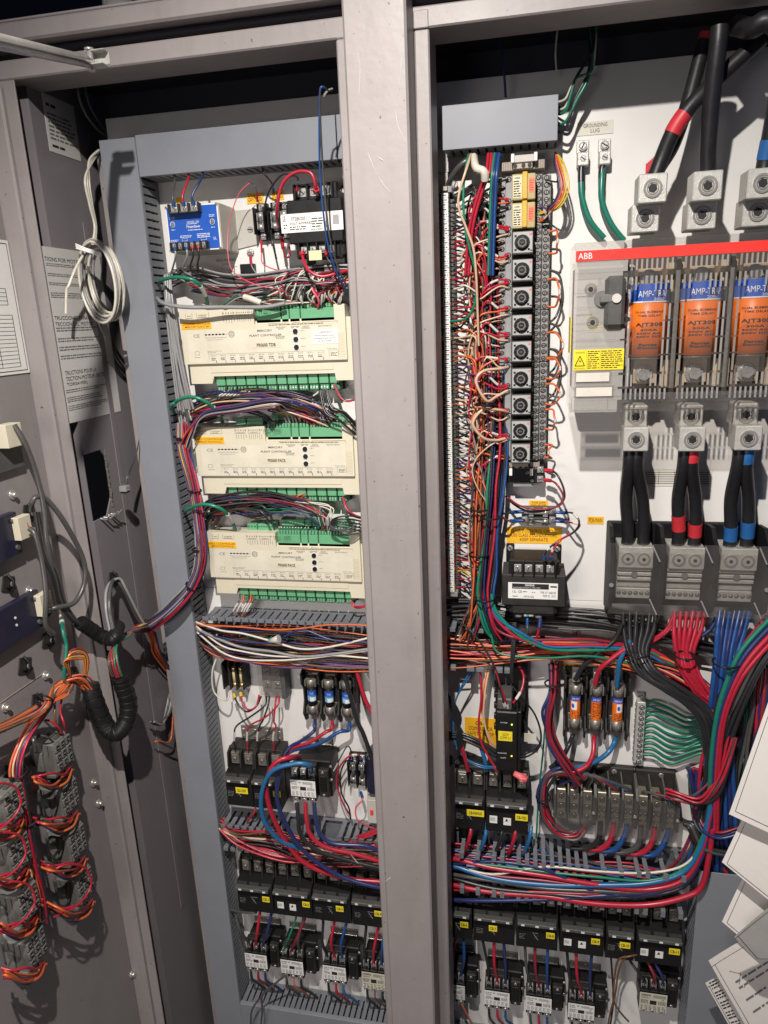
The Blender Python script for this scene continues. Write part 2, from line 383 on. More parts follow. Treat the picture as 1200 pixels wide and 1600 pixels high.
# shallow pressed ribs on the side wall
mb = MB('wall_rib'); mb.box(XW, XW+.0018, .026, .040, .25, 1.68, wallp, .0017); cab.done(mb)
mb = MB('frame_jamb'); mb.box(XW-.027, XW+.006, .1665, .170, -.45, 1.858, paint, .0008); cab.done(mb)
mb = MB('lower_header'); mb.box(-.78, 1.0, .150, .170, 1.8585, 1.884, paint, .002); mb.box(-.78, 1.0, .10, .1495, 1.8605, 1.884, paint, .001); cab.done(mb)
mb = MB('header_recess'); mb.box(-1.4, 1.0, .10, .14, 1.8845, 1.93, mat('recess_shade', (.09,.08,.085), .6), .001); cab.done(mb)  # recess coloured dark to carry the shadow under the upper header
mb = MB('upper_header'); mb.box(-1.6, 1.0, .14, .185, 1.9, 1.925, paint, .003); cab.done(mb)
mb = MB('lid_lip'); mb.box(-1.6, -.4, .05, .183, 1.9255, 1.929, paint, .001); cab.done(mb)
post = MB('centre_post'); post.box(-.230, -.150, .172, .2300, -.45, 1.93, paint, .003); po = cab.done(post)
mb = MB('post_flange'); mb.box(-.254, -.2302, .10, .170, -.45, 1.8585, paint, .002); mb.box(-.2535,-.2302,.100,.1698,1.8587,1.875,paint,.001); cab.done(mb)
mb = MB('post_flange'); mb.box(-.1498, -.130, .10, .170, -.45, 1.8580, paint, .002); mb.box(-.1498,-.1305,.10,.1716,1.8583,1.879,paint,.001); cab.done(mb)
mb = MB('post_web'); mb.box(-.2300, -.1500, .10, .1715, -.45, 1.88, paint, .001); cab.done(mb)
mb = MB('paint_chip')
for q in ((630,620,5,8),(652,955,3,6),(600,1362,3,3),(674,870,3,2),(648,1180,3,3),(566,52,2,3)):
    a, b = P(q[0], q[1], .2302), P(q[0]+q[2], q[1]+q[3], .2302); c_ = (a+b)/2; w, h = (b.x-a.x)/2, (a.z-b.z)/2
    mb.quad([(c_.x+math.cos(t)*w*R.uniform(.6,1.1), -.2304, c_.z+math.sin(t)*h*R.uniform(.6,1.1)) for t in [k*.785 for k in range(8)]], dmetal)
cab.done(mb, po)
for q in (((575,238),(584,262),(596,284),(609,301)),((618,170),(622,196),(631,216),(637,226)),((560,80),(563,110),(561,150)),((628,90),(626,120),(621,150)),((590,245),(600,252)),((548,1335),(560,1350)),((601,1378),(611,1371))):
    mb = MB('paint_scratch'); pp_ = [P(x, y, .2301) for x, y in q]; mb.tube(cat_rom(pp_, 4), [.0003]+[R.uniform(.0003,.0008) for _ in range(len(cat_rom(pp_, 4))-2)]+[.0002], mat('bare_scratch', (.5,.48,.46), .5), 5); cab.done(mb, po)
mb = MB('right_side_wall'); mb.box(.98, .985, -.05, .165, -.45, 1.89, wallp); cab.done(mb)

# ---------------- open door on the left ----------------
XD = -.787
door = Thing('cabinet_door', 'open mauve grey steel door swung out at the left edge of the cabinet', 'door', (XD, -.178, -.45))
mb = MB('door_skin'); mb.box(XD-.035, XD, .180, .95, -.42, 1.868, doorp, .002); dsk = door.done(mb)
mb = MB('door_edge'); mb.box(XD-.035, -.757, .168, .1795, -.42, 1.852, paint, .003); door.done(mb)
mb = MB('hinge_leaf'); mb.box(-.770,-.757,.162,.1675,1.853,1.868,paint); door.done(mb)
mb = MB('hinge_pin'); mb.box(-.756, -.7465, .160, .167, 1.78, 1.83, inner); mb.box(-.756, -.7465, .160, .167, .60, .66, inner); door.done(mb)
def dcy(mb, px, py, h, r, m, n=14, x0=0):
    v = PX(px, py, XD+x0); mb.cyl((v.x, -v.y, v.z), 'x', r, h, m, n); return v
for q in ((18,773),(44,923),(70,1055),(7,1105),(145,1223),(153,1255),(205,1522)):
    mb = MB('door_bolt'); dcy(mb, *q, .003, .0075, steel); dcy(mb, *q, .009, .004, steel, 8); door.done(mb)
mb = MB('door_groove'); a, b = PX(0,1099,XD+.0004), PX(68,1052,XD+.0004)
mb.tube([a, b], .0008, steel, 5); door.done(mb)
def dsheet(t, name, px, m, h=.0006, th=.0008):           # sheet on the door: four pixel corners
    q = [PX(x, y, XD+h) for x, y in px]; mb = MB(name); n = len(q); mb.add(q+[v+Vector((th,0,0)) for v in q], [tuple(range(n)), tuple(range(n,2*n))]+[(k,(k+1)%n,n+(k+1)%n,n+k) for k in range(n)], m)
    return mb
t = Thing('instruction_placard', 'white framed placard with ruled table on the open door', 'placard', (XD,-.21,1.53))
mb = MB('sheet'); mb.box(XD+.0005, XD+.002, .181, .46, 1.441, 1.640, white, .0003); sh = t.done(mb)
mb = MB('printing'); X_ = XD+.0023
fr = lambda u, v: (X_, -u, v)
def seg(mb, u0, v0, u1, v1, w=.0006): mb.quad([(X_,-u0,v0-w),(X_,-u1,v1-w),(X_,-u1,v1+w),(X_,-u0,v0+w)], ink) if abs(v1-v0) < 1e-6 else mb.quad([(X_,-u0-w,v0),(X_,-u0+w,v0),(X_,-u0+w,v1),(X_,-u0-w,v1)], ink)
seg(mb,.186,1.446,.455,1.446); seg(mb,.186,1.635,.455,1.635); seg(mb,.186,1.446,.186,1.635)
for k in range(14): seg(mb,.2,1.452+k*.006,.455,1.452+k*.006,.0003)
for k in range(5): seg(mb,.205,1.545+k*.006,.455,1.545+k*.006,.0003)
seg(mb,.2,1.452,.2,1.53); seg(mb,.205,1.545,.205,1.569); seg(mb,.24,1.452,.24,1.53)
t.done(mb, sh); mb = MB('heading_print'); fine(mb, .208, .45, 1.575, 1.61, 0, 6, frame=lambda u,v:(X_,-(.658-u),v)); t.done(mb, sh)
# display modules on the door
def door_module(z0, z1, d0, d1, label):
    t = Thing('door_display', label, 'display', (XD, -d0, z0), 'dark display modules on the open door')
    mb = MB('housing'); mb.box(XD+.004, XD+.016, d0, d1, z0, z1, navy, .001); mb.box(XD+.001, XD+.004, d0-.012, d1, z0-.004, z1-.006, dgr); h = t.done(mb)
    mb = MB('mount_post')
    for z in (z0+.012, z1-.012): mb.cyl((XD+.016, d0+.012, z), 'x', .004, .004, dgr)
    for k in range(2): mb.cyl((XD+.0161, d0+.06, (z0+z1)/2+.008-.012*k), 'x', .0022, .0008, whink, 8)
    t.done(mb, h)
    mb = MB('plug_connector'); zc = (z0*.38+z1*.62); mb.box(XD+.016, XD+.028, d0-.014, d0+.014, zc-.018, zc+.018, beige)
    for k in range(5): mb.box(XD+.0165, XD+.0275, d0-.016, d0-.0145, zc-.016+k*.007, zc-.013+k*.007, ink)
    t.done(mb)
    return Vector((XD+.022, -(d0-.014), zc))
dc1 = door_module(1.172, 1.238, .285, .52, 'navy display module on the open door, upper of the two')
dc2 = door_module(1.040, 1.103, .268, .52, 'navy display module on the open door, lower of the two beside cable harness')
dc0 = Vector((XD+.022, -.262, 1.355))
t = Thing('plug_connector', 'cream plug connector at the photo edge below the white placard', 'connector', tuple(dc0))
mb = MB('shell'); mb.box(XD+.01, XD+.03, .258, .292, 1.337, 1.372, beige); t.done(mb)
mb = MB('latch'); mb.box(XD+.001, XD+.01, .24, .31, 1.30, 1.36, dgr); t.done(mb)
mb = MB('pin'); [mb.box(XD+.012+k*.004, XD+.014+k*.004, .254, .2575, 1.34, 1.37, steel) for k in range(4)]; t.done(mb)
# adhesive cable-tie mounts
def mount(px, py, X, s, label, tilt=.4):
    v = PX(px, py, X); t = Thing('cable_tie_mount', label, 'cable mount', tuple(v), 'black adhesive cable tie mounts')
    mb = MB('base'); q = []
    for k in range(4):
        a = tilt+k*math.pi/2+math.pi/4; q.append((-v.y+math.cos(a)*s, v.z+math.sin(a)*s))
    mb.prism(q, X+.0005, X+.003, blk2, 'x'); q2 = [((a+v.y)*.5-v.y, (b-v.z)*.5+v.z) for a, b in q]; mb.prism(q2, X+.003, X+.009, blk, 'x'); b_ = t.done(mb)
    mb = MB('bridge')
    for k in (-1, 1): mb.tube([Vector((X+.003, v.y, v.z+k*s*.9)), Vector((X+.012, v.y, v.z+k*s*.35)), Vector((X+.0125, v.y, v.z))], .0022, blk, 6)
    mb.cyl((X+.009, -v.y, v.z), 'x', .0045, .002, inkg, 8); t.done(mb, b_)
for a in ((11,912,XD,.017,'black tie mount stuck between the two door displays'), (43,802,XD,.017,'black tie mount beside the upper door display plug'),
          (68,952,XD,.017,'black tie mount above the lower door display plug'), (73,1000,XD,.017,'black tie mount below the lower door display, under harness'),
          (37,1040,XD,.018,'bare black tie mount below the lower door display'), (56,1095,XD,.016,'black tie mount beneath the orange wiring harness on door'),
          (112,1052,XD,.015,'black tie mount near the looped coloured wires on door'), (12,1205,XD,.014,'black tie mount by the vertical door wiring'),
          (175,905,XW,.017,'black tie mount on the cabinet side wall holding grey cables')): mount(*a)
# labels on the inner side wall
def wall_sheet(name, label, d0, d1, z0, z1, big):
    t = Thing(name, label, 'label', (XW, -(d0+d1)/2, (z0+z1)/2)); mb = MB('sheet'); mb.box(XW+.0002, XW+.0008, d0, d1, z0, z1, paperw, .0001); sh = t.done(mb)
    mb = MB('printing'); f = lambda u, v: (XW+.0012, -(d1-u), v)
    if big:
        W = d1-d0; H = z1-z0
        for s, u, w, v, h in (('TIONS FOR MOTORSAVER', .02, .80, .945, .022), ('TRUCCIONES PARA LA', .03, .66, .62, .022), ('TECCION DEL MOTOR', .03, .66, .585, .022),
                              ('TRUCTIONS POUR LA', .06, .56, .305, .024), ('TECTION-MOTEUR-SECTEUR', .06, .78, .270, .024), ('TORSAVER)', .06, .36, .235, .024), ('PRE', .78, .10, .335, .014)):
            text(mb, s, u*W, (u+w)*W, z0+v*H-h*H, z0+v*H, 0, ink, frame=f)
        for v0, v1, r in ((.895,.915,2),(.84,.86,2),(.79,.81,2),(.72,.755,3),(.53,.56,2),(.47,.50,2),(.42,.45,2),(.37,.40,2),(.175,.2,2),(.12,.155,3),(.07,.105,3)):
            fine(mb, .03*W, .88*W, z0+v0*H, z0+v1*H, 0, r, inkg, f)
    else:
        fine(mb, .006, .035, z1-.02, z1-.01, 0, 1, ink, f); fine(mb, .006, d1-d0-.006, z0+.018, z1-.025, 0, 7, inkg, f); fine(mb, .008, .04, z0+.006, z0+.014, 0, 1, ink, f)
    t.done(mb, sh)
wall_sheet('instruction_label', 'long white multilingual motor protection instruction sheet on the side wall', .003, .160, 1.355, 1.632, True)
wall_sheet('shadowed_label', 'shaded white label near the top of the side wall', .018, .1, 1.778, 1.862, False)
# spring-covered door stay at the top left
t = Thing('door_stay', 'ribbed metal door stay reaching in from top left to a clevis', 'door stay', tuple(P(160,98,.2)))
a, b = P(-60,52,.60), P(140,97,.235); mb = MB('spring_sleeve'); L_ = (b-a).length; nn_ = 64
ax_ = (b-a).normalized(); pp = []; rr = []
for k in range(nn_*2): pp.append(a+ax_*L_*k/(nn_*2)); rr.append(.0074 if k % 2 else .0060)
mb.tube(pp, rr, steel, 14); t.done(mb)
mb = MB('clevis'); q = P(146,98,.235); mb.box(q.x-.004, q.x+.022, .2302, .2325, q.z-.003, q.z+.012, lugm); mb.box(q.x-.006, q.x+.022, .2325, .252, q.z-.0075, q.z-.0055, lugm)
mb.box(q.x-.006, q.x+.022, .2325, .245, q.z+.0105, q.z+.012, lugm); t.done(mb)
mb = MB('pivot_bolt'); mb.cyl((q.x, .241, q.z-.012), 'z', .0042, .025, metal); mb.cyl((q.x, .241, q.z+.012), 'z', .0065, .003, metal, 6); mb.cyl((q.x, .241, q.z-.0045), 'z', .0065, .0035, metal, 12); t.done(mb)

# ---------------- wiring ducts ----------------
def wduct(label, x0, x1, z0, z1, dep, axis, cover=True, pitch=.0135, fw=.74, tips=None, skip=(0,0), miss=()):
    t = Thing('wiring_duct', label, 'wiring duct', ((x0+x1)/2, 0, (z0+z1)/2), 'grey slotted wiring ducts'); th = .0022
    mb = MB('base'); mb.box(x0, x1, .0005, .0025, z0, z1, ductf); t.done(mb)
    for side in (0, 1):
        if skip[side]: continue
        mb = MB('slotted_wall'); lo, hi = (z0, z1) if axis == 'x' else (x0, x1); w0 = lo if side == 0 else hi-th; w1 = w0+th
        a, b = (x0, x1) if axis == 'x' else (z0, z1); n = int((b-a)/pitch)
        def bx(u0, u1, d0, d1, e0=0, e1=0):
            if axis == 'x': mb.box(u0, u1, d0, d1, w0-e0, w1+e1, ductf, .0003)
            else: mb.box(w0-e0, w1+e1, d0, d1, u0, u1, ductf, .0003)
        bx(a, b, .0025, .010)
        for k in range(n):
            if k in miss: continue
            u = a+(k+.5)*pitch; h = pitch*fw/2; top = dep-.0035 if cover else dep
            bx(u-h, u+h, .010, .45*dep); bx(u-h*.86, u+h*.86, .45*dep, .53*dep); bx(u-h, u+h, .53*dep, top)
            if not cover:
                o = tips or .0055; bx(u-h*1.02, u+h*1.02, top, top+.0022, o if side == 0 else -.0, o if side == 1 else -.0)
                bx(u-h*1.02, u+h*1.02, top-.006, top, .0012, .0012)
        if cover: bx(a, b, dep-.0034, dep-.0006)
        t.done(mb)
    if cover:
        mb = MB('cover'); e = .0014
        if axis == 'x':
            mb.box(x0, x1, dep, dep+.002, z0-e, z1+e, duct, .0006)
            for z in (z0-e, z1+e-.0012): mb.box(x0, x1, dep-.007, dep-.0001, z, z+.0012, duct, .0003)
        else:
            mb.box(x0-e, x1+e, dep, dep+.002, z0, z1, duct, .0006)
            for x in (x0-e, x1+e-.0012): mb.box(x, x+.0012, dep-.007, dep-.0001, z0, z1, duct, .0003)
        t.done(mb)
    return t
wduct('tall grey covered duct running down the left side of the panel', -.678, -.6185, -.35, 1.795, .062, 'z', pitch=.0125)
wduct('grey covered duct across the top of the left bay', -.6155, -.2875, 1.738, 1.796, .062, 'x', pitch=.0125)
wduct('short grey covered duct piece disappearing behind the post at top', -.286, -.16, 1.738, 1.796, .062, 'x', pitch=.0125)
wduct('short grey covered duct at the top of the right bay above relays', -.127, .037, 1.737, 1.793, .062, 'x', pitch=.0125)
wduct('open slotted duct full of thin wires below the lowest controller', -.60, -.16, .895, .967, .060, 'x', cover=False, pitch=.0158, fw=.8, skip=(1,0))
wduct('open slotted duct below the black transformer in the right bay', -.135, -.015, .895, .967, .060, 'x', cover=False, pitch=.0165, fw=.8, miss=(1,4))
wduct('open slotted duct above the lower breaker row, left bay', -.615, -.16, .448, .502, .060, 'x', cover=False, pitch=.0155, fw=.62, miss=(9,10,12,14,15))
wduct('open slotted duct under the power blocks, right bay', -.135, .305, .442, .513, .086, 'x', cover=False, pitch=.0152, fw=.52, tips=.012, miss=(0,2,4,7,17,19,21,24,26))
wduct('grey covered duct along the bottom of the left bay', -.617, -.14, -.035, .031, .062, 'x', pitch=.0125)
wduct('slotted duct along the bottom of the right bay', -.135, .29, -.06, .005, .062, 'x', pitch=.0125)
wduct('grey covered duct at lower right beside the hanging papers', .316, .42, -.35, .518, .062, 'z', pitch=.012)
# ---------------- devices in the left bay ----------------
def term_screw(t, x, z, d, r=.0042, m=None, plate=None, parent=None, name='terminal_screw'):
    mb = MB(name)
    if plate: mb.box(x-plate, x+plate, d-.003, d, z-plate*1.05, z+plate*1.05, m or metal, .0005)
    mb.screw(x, z, d, r, m or metal, h=.0018); return t.done(mb, parent)
# motor protection relay with the blue face
a, b = P(254.5,321,.072), P(346,390,.072); x0, x1, z1, z0 = a.x+.002, b.x+.001, a.z-.001, b.z
t = Thing('motor_protection_relay', 'blue faced motor protection relay with beige steel body at top left', 'relay', ((x0+x1)/2, 0, z0))
mb = MB('body'); mb.box(x0, x1, .001, .070, z0, z1, beiged, .002); bd = t.done(mb)
mb = MB('mounting_ear'); mb.prism([(x1-.01,z0+.005),(x1+.035,z0+.012),(x1+.044,z0+.022),(x1+.044,z1-.012),(x1+.028,z1-.004),(x1-.01,z1-.004)], .0008, .003, beiged); t.done(mb)
term_screw(t, x1+.024, (z0+z1)/2, .003, .0055, metal, name='mounting_screw')
mb = MB('face_plate'); mb.box(x0+.001, x1-.001, .070, .0712, z0+.001, z1-.001, white, .0002); mb.box(x0+.003, x1-.003, .0712, .0718, z0+.003, z1-.003, blue, .0002); fp = t.done(mb)
W, H = x1-x0, z1-z0; mt = MB('lettering')
text(mt, 'MODEL 200', x0+.40*W, x0+.62*W, z0+.60*H, z0+.645*H, .0721, whink); text(mt, 'MotorSaver', x0+.38*W, x0+.64*W, z0+.50*H, z0+.56*H, .0721, whink, bold=.01)
fine(mt, x0+.38*W, x0+.64*W, z0+.575*H, z0+.60*H, .0721, 1, whink); fine(mt, x0+.40*W, x0+.74*W, z0+.44*H, z0+.475*H, .0721, 1, whink)
fine(mt, x0+.24*W, x0+.48*W, z0+.30*H, z0+.36*H, .0721, 2, whink); fine(mt, x0+.56*W, x0+.80*W, z0+.28*H, z0+.38*H, .0721, 3, whink)
fine(mt, x0+.05*W, x0+.2*W, z0+.22*H, z0+.28*H, .0721, 2, whink)
for cx in (.12, .87): fine(mt, x0+(cx-.05)*W, x0+(cx+.05)*W, z0+.70*H, z0+.76*H, .0721, 2, whink); fine(mt, x0+(cx-.03)*W, x0+(cx+.04)*W, z0+.47*H, z0+.50*H, .0721, 1, whink)
text(mt, 'UL', x0+.86*W, x0+.92*W, z0+.22*H, z0+.28*H, .0721, whink)
for u in (.32,.68):
    for k in range(2): mt.rect(x0+(u-.05)*W, x0+(u+.05)*W, z0+(.235+.05*k)*H, z0+(.24+.05*k)*H, .0721, whink); mt.rect(x0+(u-.05+.1*k)*W, x0+(u-.047+.1*k)*W, z0+.2*H, z0+.28*H, .0721, whink)
t.done(mt, fp)
for cx in (.12, .87):
    mb = MB('dial'); mb.ring((x0+cx*W, .0718, z0+.60*H), .0036, .0042, .0003, whink); mb.screw(x0+cx*W, z0+.60*H, .0718, .0033, mgr); t.done(mb, fp)
for cx, cz in ((.03,.96),(.97,.96),(.03,.04),(.97,.04)): term_screw(t, x0+cx*W, z0+cz*H, .0718, .0022, metal, parent=fp, name='corner_screw')
BT = []
for nm, u0, u1, v0, v1, n in (('top', .15, .70, .80, 1.0, 3), ('bottom', .11, .78, .03, .20, 6)):
    mb = MB('terminal_strip'); A, B, Z0, Z1 = x0+u0*W, x0+u1*W, z0+v0*H, z0+v1*H; mb.box(A, B, .072, .080, Z0, Z1, dgr); w = (B-A)/n
    for k in range(n+1): mb.box(A+k*w-.0012, A+k*w+.0012, .080, .087, Z0, Z1, blk2)
    if n == 3: mb.box(A, B, .080, .086, Z0, Z0+.002, dgr)
    ts = t.done(mb)
    for k in range(n): term_screw(t, A+(k+.5)*w, (Z0+Z1)/2, .0812, min(.0035, w*.36), metal, w*.40, ts); BT.append(((A+(k+.5)*w), Z0 if n == 6 else Z1))
def tip_wire(x, z, d, pts, r, col, label, tip, group=None, up=1, **k):
    """wire leaving a screw with an insulated crimp"""
    p0 = Vector((x, -d, z)); p1 = Vector((x, -d-.001, z+up*.014)); return wire([p0, p1]+pts3(pts), r, col, label, group, tips=[(0, .16 if len(pts) < 3 else .1, tip)], **k)
for (x, z), c, q in zip(BT[:3], ('dgrey', 'red', 'navy'), ((273,275),(294,272),(316,268))):
    tip_wire(x, z-.003, .082, [(q[0], q[1]+8, .066), (q[0], q[1]-6, .03)], .0019, c, {'dgrey':'grey','red':'red','navy':'dark blue'}[c]+' wire dropping from top duct to the blue faced relay', 'blue')
for i, c, tp in ((0,'grey','blue'),(2,'grey','blue'),(3,'black','red'),(4,'black','red')):
    x, z = BT[3+i]; e = [(262+i*13, 425, .06), (300+i*18, 438, .04), (380+i*6, 442+i, .035)] if i > 1 else [(268+i*4, 425, .05), (262, 445, .03)]
    tip_wire(x, z+.004, .082, e, .0017, c, ('grey' if c == 'grey' else 'black')+' wire %s under the blue faced relay' % ('turning left into the duct slots' if i == 0 else 'with blue crimp second from left' if i == 2 else 'with red crimp curving right' if i == 3 else 'with red crimp, rightmost'), tp, up=-1)
tag(275,309,288,318,.0005,'','small yellow sticker half hidden above the blue faced relay')
tag(334,403,372,416,.0005,'GROUNDING\nLUG','clear grounding lug label shaded beneath the blue faced relay', panel)
# grounding clip
t = Thing('grounding_clip', 'black grounding clip with star screw left of the small fuse holders', 'grounding lug', tuple(P(388,430,.0)))
a, b = P(375,413,.01), P(399,440,.01); mb = MB('clip'); mb.box(a.x, b.x, .0005, .012, b.z, a.z, blk); t.done(mb)
mb = MB('star_washer'); v = P(391,395,.003)
for k in range(10): mb.cyl((v.x, .002, v.z), (math.cos(k*.628), 0, math.sin(k*.628)), .0012, .0065, metal, 6)
mb.screw(v.x, v.z, .003, .0038, metal); t.done(mb)
wire([(391,399,.005),(392,412,.014),(398,424,.015),(410,436,.03),(440,440,.03)], .0012, 'grey', 'thin grey ground wire with red crimp at star screw', tips=[(0,.3,'red')])
# small glass fuse holders beside the control transformer
def fuse_holder(px, py0, py1, dx, label, d=.03, horizontal=False, group='small cartridge fuse holders', fc=None):
    a, b = P(px, py0, d), P(px+dx, py1, d); xc = (a.x+b.x)/2; w = .0095; z1, z0 = a.z, b.z
    t = Thing('fuse_holder', label, 'fuse holder', (xc, 0, (z0+z1)/2), group)
    mb = MB('base'); mb.box(xc-w, xc+w, .0006, .010, z0, z1, blk); mb.box(xc-w, xc-w+.002, .01, .030, z0+.008, z1-.008, blk); mb.box(xc+w-.002, xc+w, .01, .030, z0+.008, z1-.008, blk); t.done(mb)
    L = z1-z0
    for s, zz in ((1, z1-.006), (-1, z0+.006)):
        term_screw(t, xc, zz, .0125, .0036, metal, .0048)
        mb = MB('clip'); zc = zz-s*.016; mb.box(xc-.0055, xc-.004, .012, .024, zc-.006, zc+.006, metal, .0003); mb.box(xc+.004, xc+.0055, .012, .024, zc-.006, zc+.006, metal, .0003); mb.box(xc-.005,xc+.005,.0105,.0125,zc-.009,zc+.009,metal,.0003); t.done(mb)
    mb = MB('fuse'); mb.cyl((xc, .0195, z0+.017), 'z', .0036, L-.034, fc or dgr); mb.cyl((xc, .0195, z0+.0155), 'z', .004, .009, metal); mb.cyl((xc, .0195, z1-.0245), 'z', .004, .009, metal); t.done(mb)
    return t
tag(385,303,412,317,.0005,'250V FUSES','yellow fuse sticker at left above the small fuse pair'); tag(424,299,444,312,.0005,'FUSES','yellow fuse sticker at right above the small fuse pair')
fuse_holder(402, 315, 374, 4, 'small upright fuse holder left of the control transformer'); fuse_holder(424, 313, 372, 4, 'small upright fuse holder, middle one beside control transformer'); fuse_holder(439, 312, 371, 4, 'small upright fuse holder touching the control transformer')
# machine tool transformer
def transformer(label, x0, x1, z0, z1, dep, n_top, n_bot, lab, coilm, lx0, lx1, lz0, lz1, txts):
    t = Thing('control_transformer', label, 'transformer', ((x0+x1)/2, 0, z0), 'black control transformers'); W, H = x1-x0, z1-z0
    for x in (x0+.004, x1-.018): mb = MB('mounting_foot'); mb.box(x, x+.014, .0005, .004, z0-.028, z1+.028, blk, .002); t.done(mb)
    for x in (x0+.011, x1-.011): term_screw(t, x, z1+.020, .004, .0055, metal, name='mounting_screw')
    mb = MB('laminated_core'); k = 0; nl = int(dep*.62/.0016)
    for k in range(nl): mb.box(x0+.0004*(k%2), x1-.0004*(k%2), .02+k*.0016, .0212+k*.0016, z0, z1, blk2, .0002)
    mb.box(x0+.001, x1-.001, .02, .02+nl*.0016-.001, z0+.001, z1-.001, blk, .0002); t.done(mb)
    mb = MB('front_bracket'); d1 = .02+nl*.0016; mb.box(x0-.0005, x1+.0005, d1-.001, d1+.004, z0-.001, z1+.0, coilm, .002); t.done(mb)
    mb = MB('coil'); mb.box(x0+.012, x1-.012, .008, dep*.82, z0-.022, z1+.022, coilm, .007); t.done(mb)
    for s, zz, n in ((1, z1, n_top), (-1, z0, n_bot)):
        if not n: continue
        A, B = x0+W*.16, x1-W*.16; w = (B-A)/n; zl, zh = (zz+.002, zz+.020) if s == 1 else (zz-.020, zz-.002); dd = dep*.80
        mb = MB('terminal_block'); mb.box(A-.006, B+.006, dd-.012, dd, zl-.003, zh+.003, blk, .001)
        for k in range(n+1): mb.box(A+k*w-.0014, A+k*w+.0014, dd, dd+.009, zl-.002, zh+.002, blk, .0006)
        tb = t.done(mb)
        for k in range(n): term_screw(t, A+(k+.5)*w, (zl+zh)/2, dd+.003, w*.26, metal, w*.34, tb)
    dl = d1+.004
    mb = MB('nameplate'); mb.box(lx0, lx1, dl, dl+.0008, lz0, lz1, white, .0003); npl = t.done(mb)
    mt = MB('lettering'); w, h = lx1-lx0, lz1-lz0
    for s, u0, u1, v0, v1, inv in txts:
        if inv: mt.rect(lx0+u0*w, lx0+u1*w, lz0+v0*h, lz0+v1*h, dl+.0010, ink); 
        elif s: text(mt, s, lx0+u0*w, lx0+u1*w, lz0+v0*h, lz0+v1*h, dl+.0013, whink if s.startswith('SIEM') or s.startswith('Sie') else ink)
        else: fine(mt, lx0+u0*w, lx0+u1*w, lz0+v0*h, lz0+v1*h, dl+.0010, max(1, int((v1-v0)/.12)), ink)
    t.done(mt, npl); return t
a, b = P(462,318,.07), P(530,372,.07)
transformer('black control transformer with wide white nameplate, top of left bay', a.x-.012, b.x+.008, b.z-.004, a.z+.004, .086, 3, 4, None, blk, P(437,332,.08).x, P(536,355,.08).x, P(480,362,.08).z, P(480,332,.08).z,
    [('GE', .03,.08,.62,.9,0), ('9T58K0051', .17,.42,.62,.82,0), ('VOLT-AMPERES', .14,.5,.42,.54,0), (None,.14,.45,.12,.36,0), (None,.50,.68,.2,.75,0), (None,.04,.1,.2,.5,0), ('MADE IN MEXICO',.48,.68,.06,.15,0), ('UL',.72,.77,.2,.5,0)]
    +[(None,.84+.014*k,.848+.014*k,.3,.8,1) for k in range(7)])
mb = MB('manila_tag'); a, b = P(482,392,.084), P(503,406,.084); mb.box(a.x, b.x, .083, .0838, b.z, a.z, mat('manila', (.75,.62,.38), .7)); props(mb.build(off=(a.x,-.083,a.z)), 'little manila tag below the transformer with the wide nameplate', 'tag')
# wires above the transformer
wire([(436,355,.05),(433,330,.09),(440,290,.10),(460,270,.10),(485,270,.10),(493,290,.098),(494,300,.088)], .0026, 'red', 'thick red wire arching over the top control transformer', tips=[(.9,1,'red')])
wire([(464,298,.085),(466,285,.09),(462,275,.08),(440,274,.07),(420,300,.05),(412,330,.04)], .0015, 'black', 'black wire arching from transformer to middle fuse holder', tips=[(0,.09,'red')])
wire([(428,300,.02),(424,285,.04),(412,270,.05),(410,255,.04)], .0013, 'black', 'black wire above the middle fuse holder', tips=[(0,.2,'blue')])
wire([(402,315,.02),(401,300,.03),(398,290,.035),(390,284,.03)], .0009, 'dgrey', 'thin dark wire with red crimp above left fuse holder', tips=[(0,.35,'red')])
wire([(391,285,.05),(372,305,.055),(358,350,.06),(356,395,.07),(365,425,.08),(400,445,.09),(435,452,.085),(452,460,.06)], .0008, 'pink', 'hair thin red wire looping down past the fuse holders')
wire([(408,374,.02),(409,392,.03),(411,412,.04),(440,424,.05),(480,430,.05)], .0010, 'pink', 'thin pink wire with red crimp below left fuse holder', tips=[(0,.28,'red')])
wire([(441,372,.02),(442,388,.04),(447,402,.05),(453,398,.05),(452,385,.04)], .0015, 'maroon', 'maroon wire curl with red crimp below the right fuse holder', tips=[(0,.25,'red')])
wire([(423,360,.025),(426,380,.035),(432,405,.03)], .0018, 'black', 'stiff black lead below the middle fuse holder')
wire([(472,394,.075),(474,405,.08),(482,422,.09),(502,432,.09),(530,426,.08),(560,418,.06)], .0026, 'red', 'thick red wire from transformer bottom running behind the post', tips=[(0,.12,'red')])
wire([(509,392,.075),(511,402,.08),(522,414,.08),(556,418,.06)], .0014, 'black', 'thin black lead with red crimp at transformer bottom right', tips=[(0,.25,'red')])
for dx, c, l in ((0,'blue','long blue lead hanging from the header past the transformer'), (5,'dgrey','long dark lead hanging from the header beside the blue one')):
    wire([(513,142,.16),(505,136,.17),(500,144,.17),(499+dx*.4,200,.15),(500+dx,270,.13),(505+dx,330,.12),(512+dx,380,.11),(528+dx,430,.09),(548+dx,462,.06)], .0015, c, l)
wire([(519,139,.15),(512,142,.16),(506,150,.17)], .0016, 'grey', 'short grey lead end curled at the top of the hanging leads')

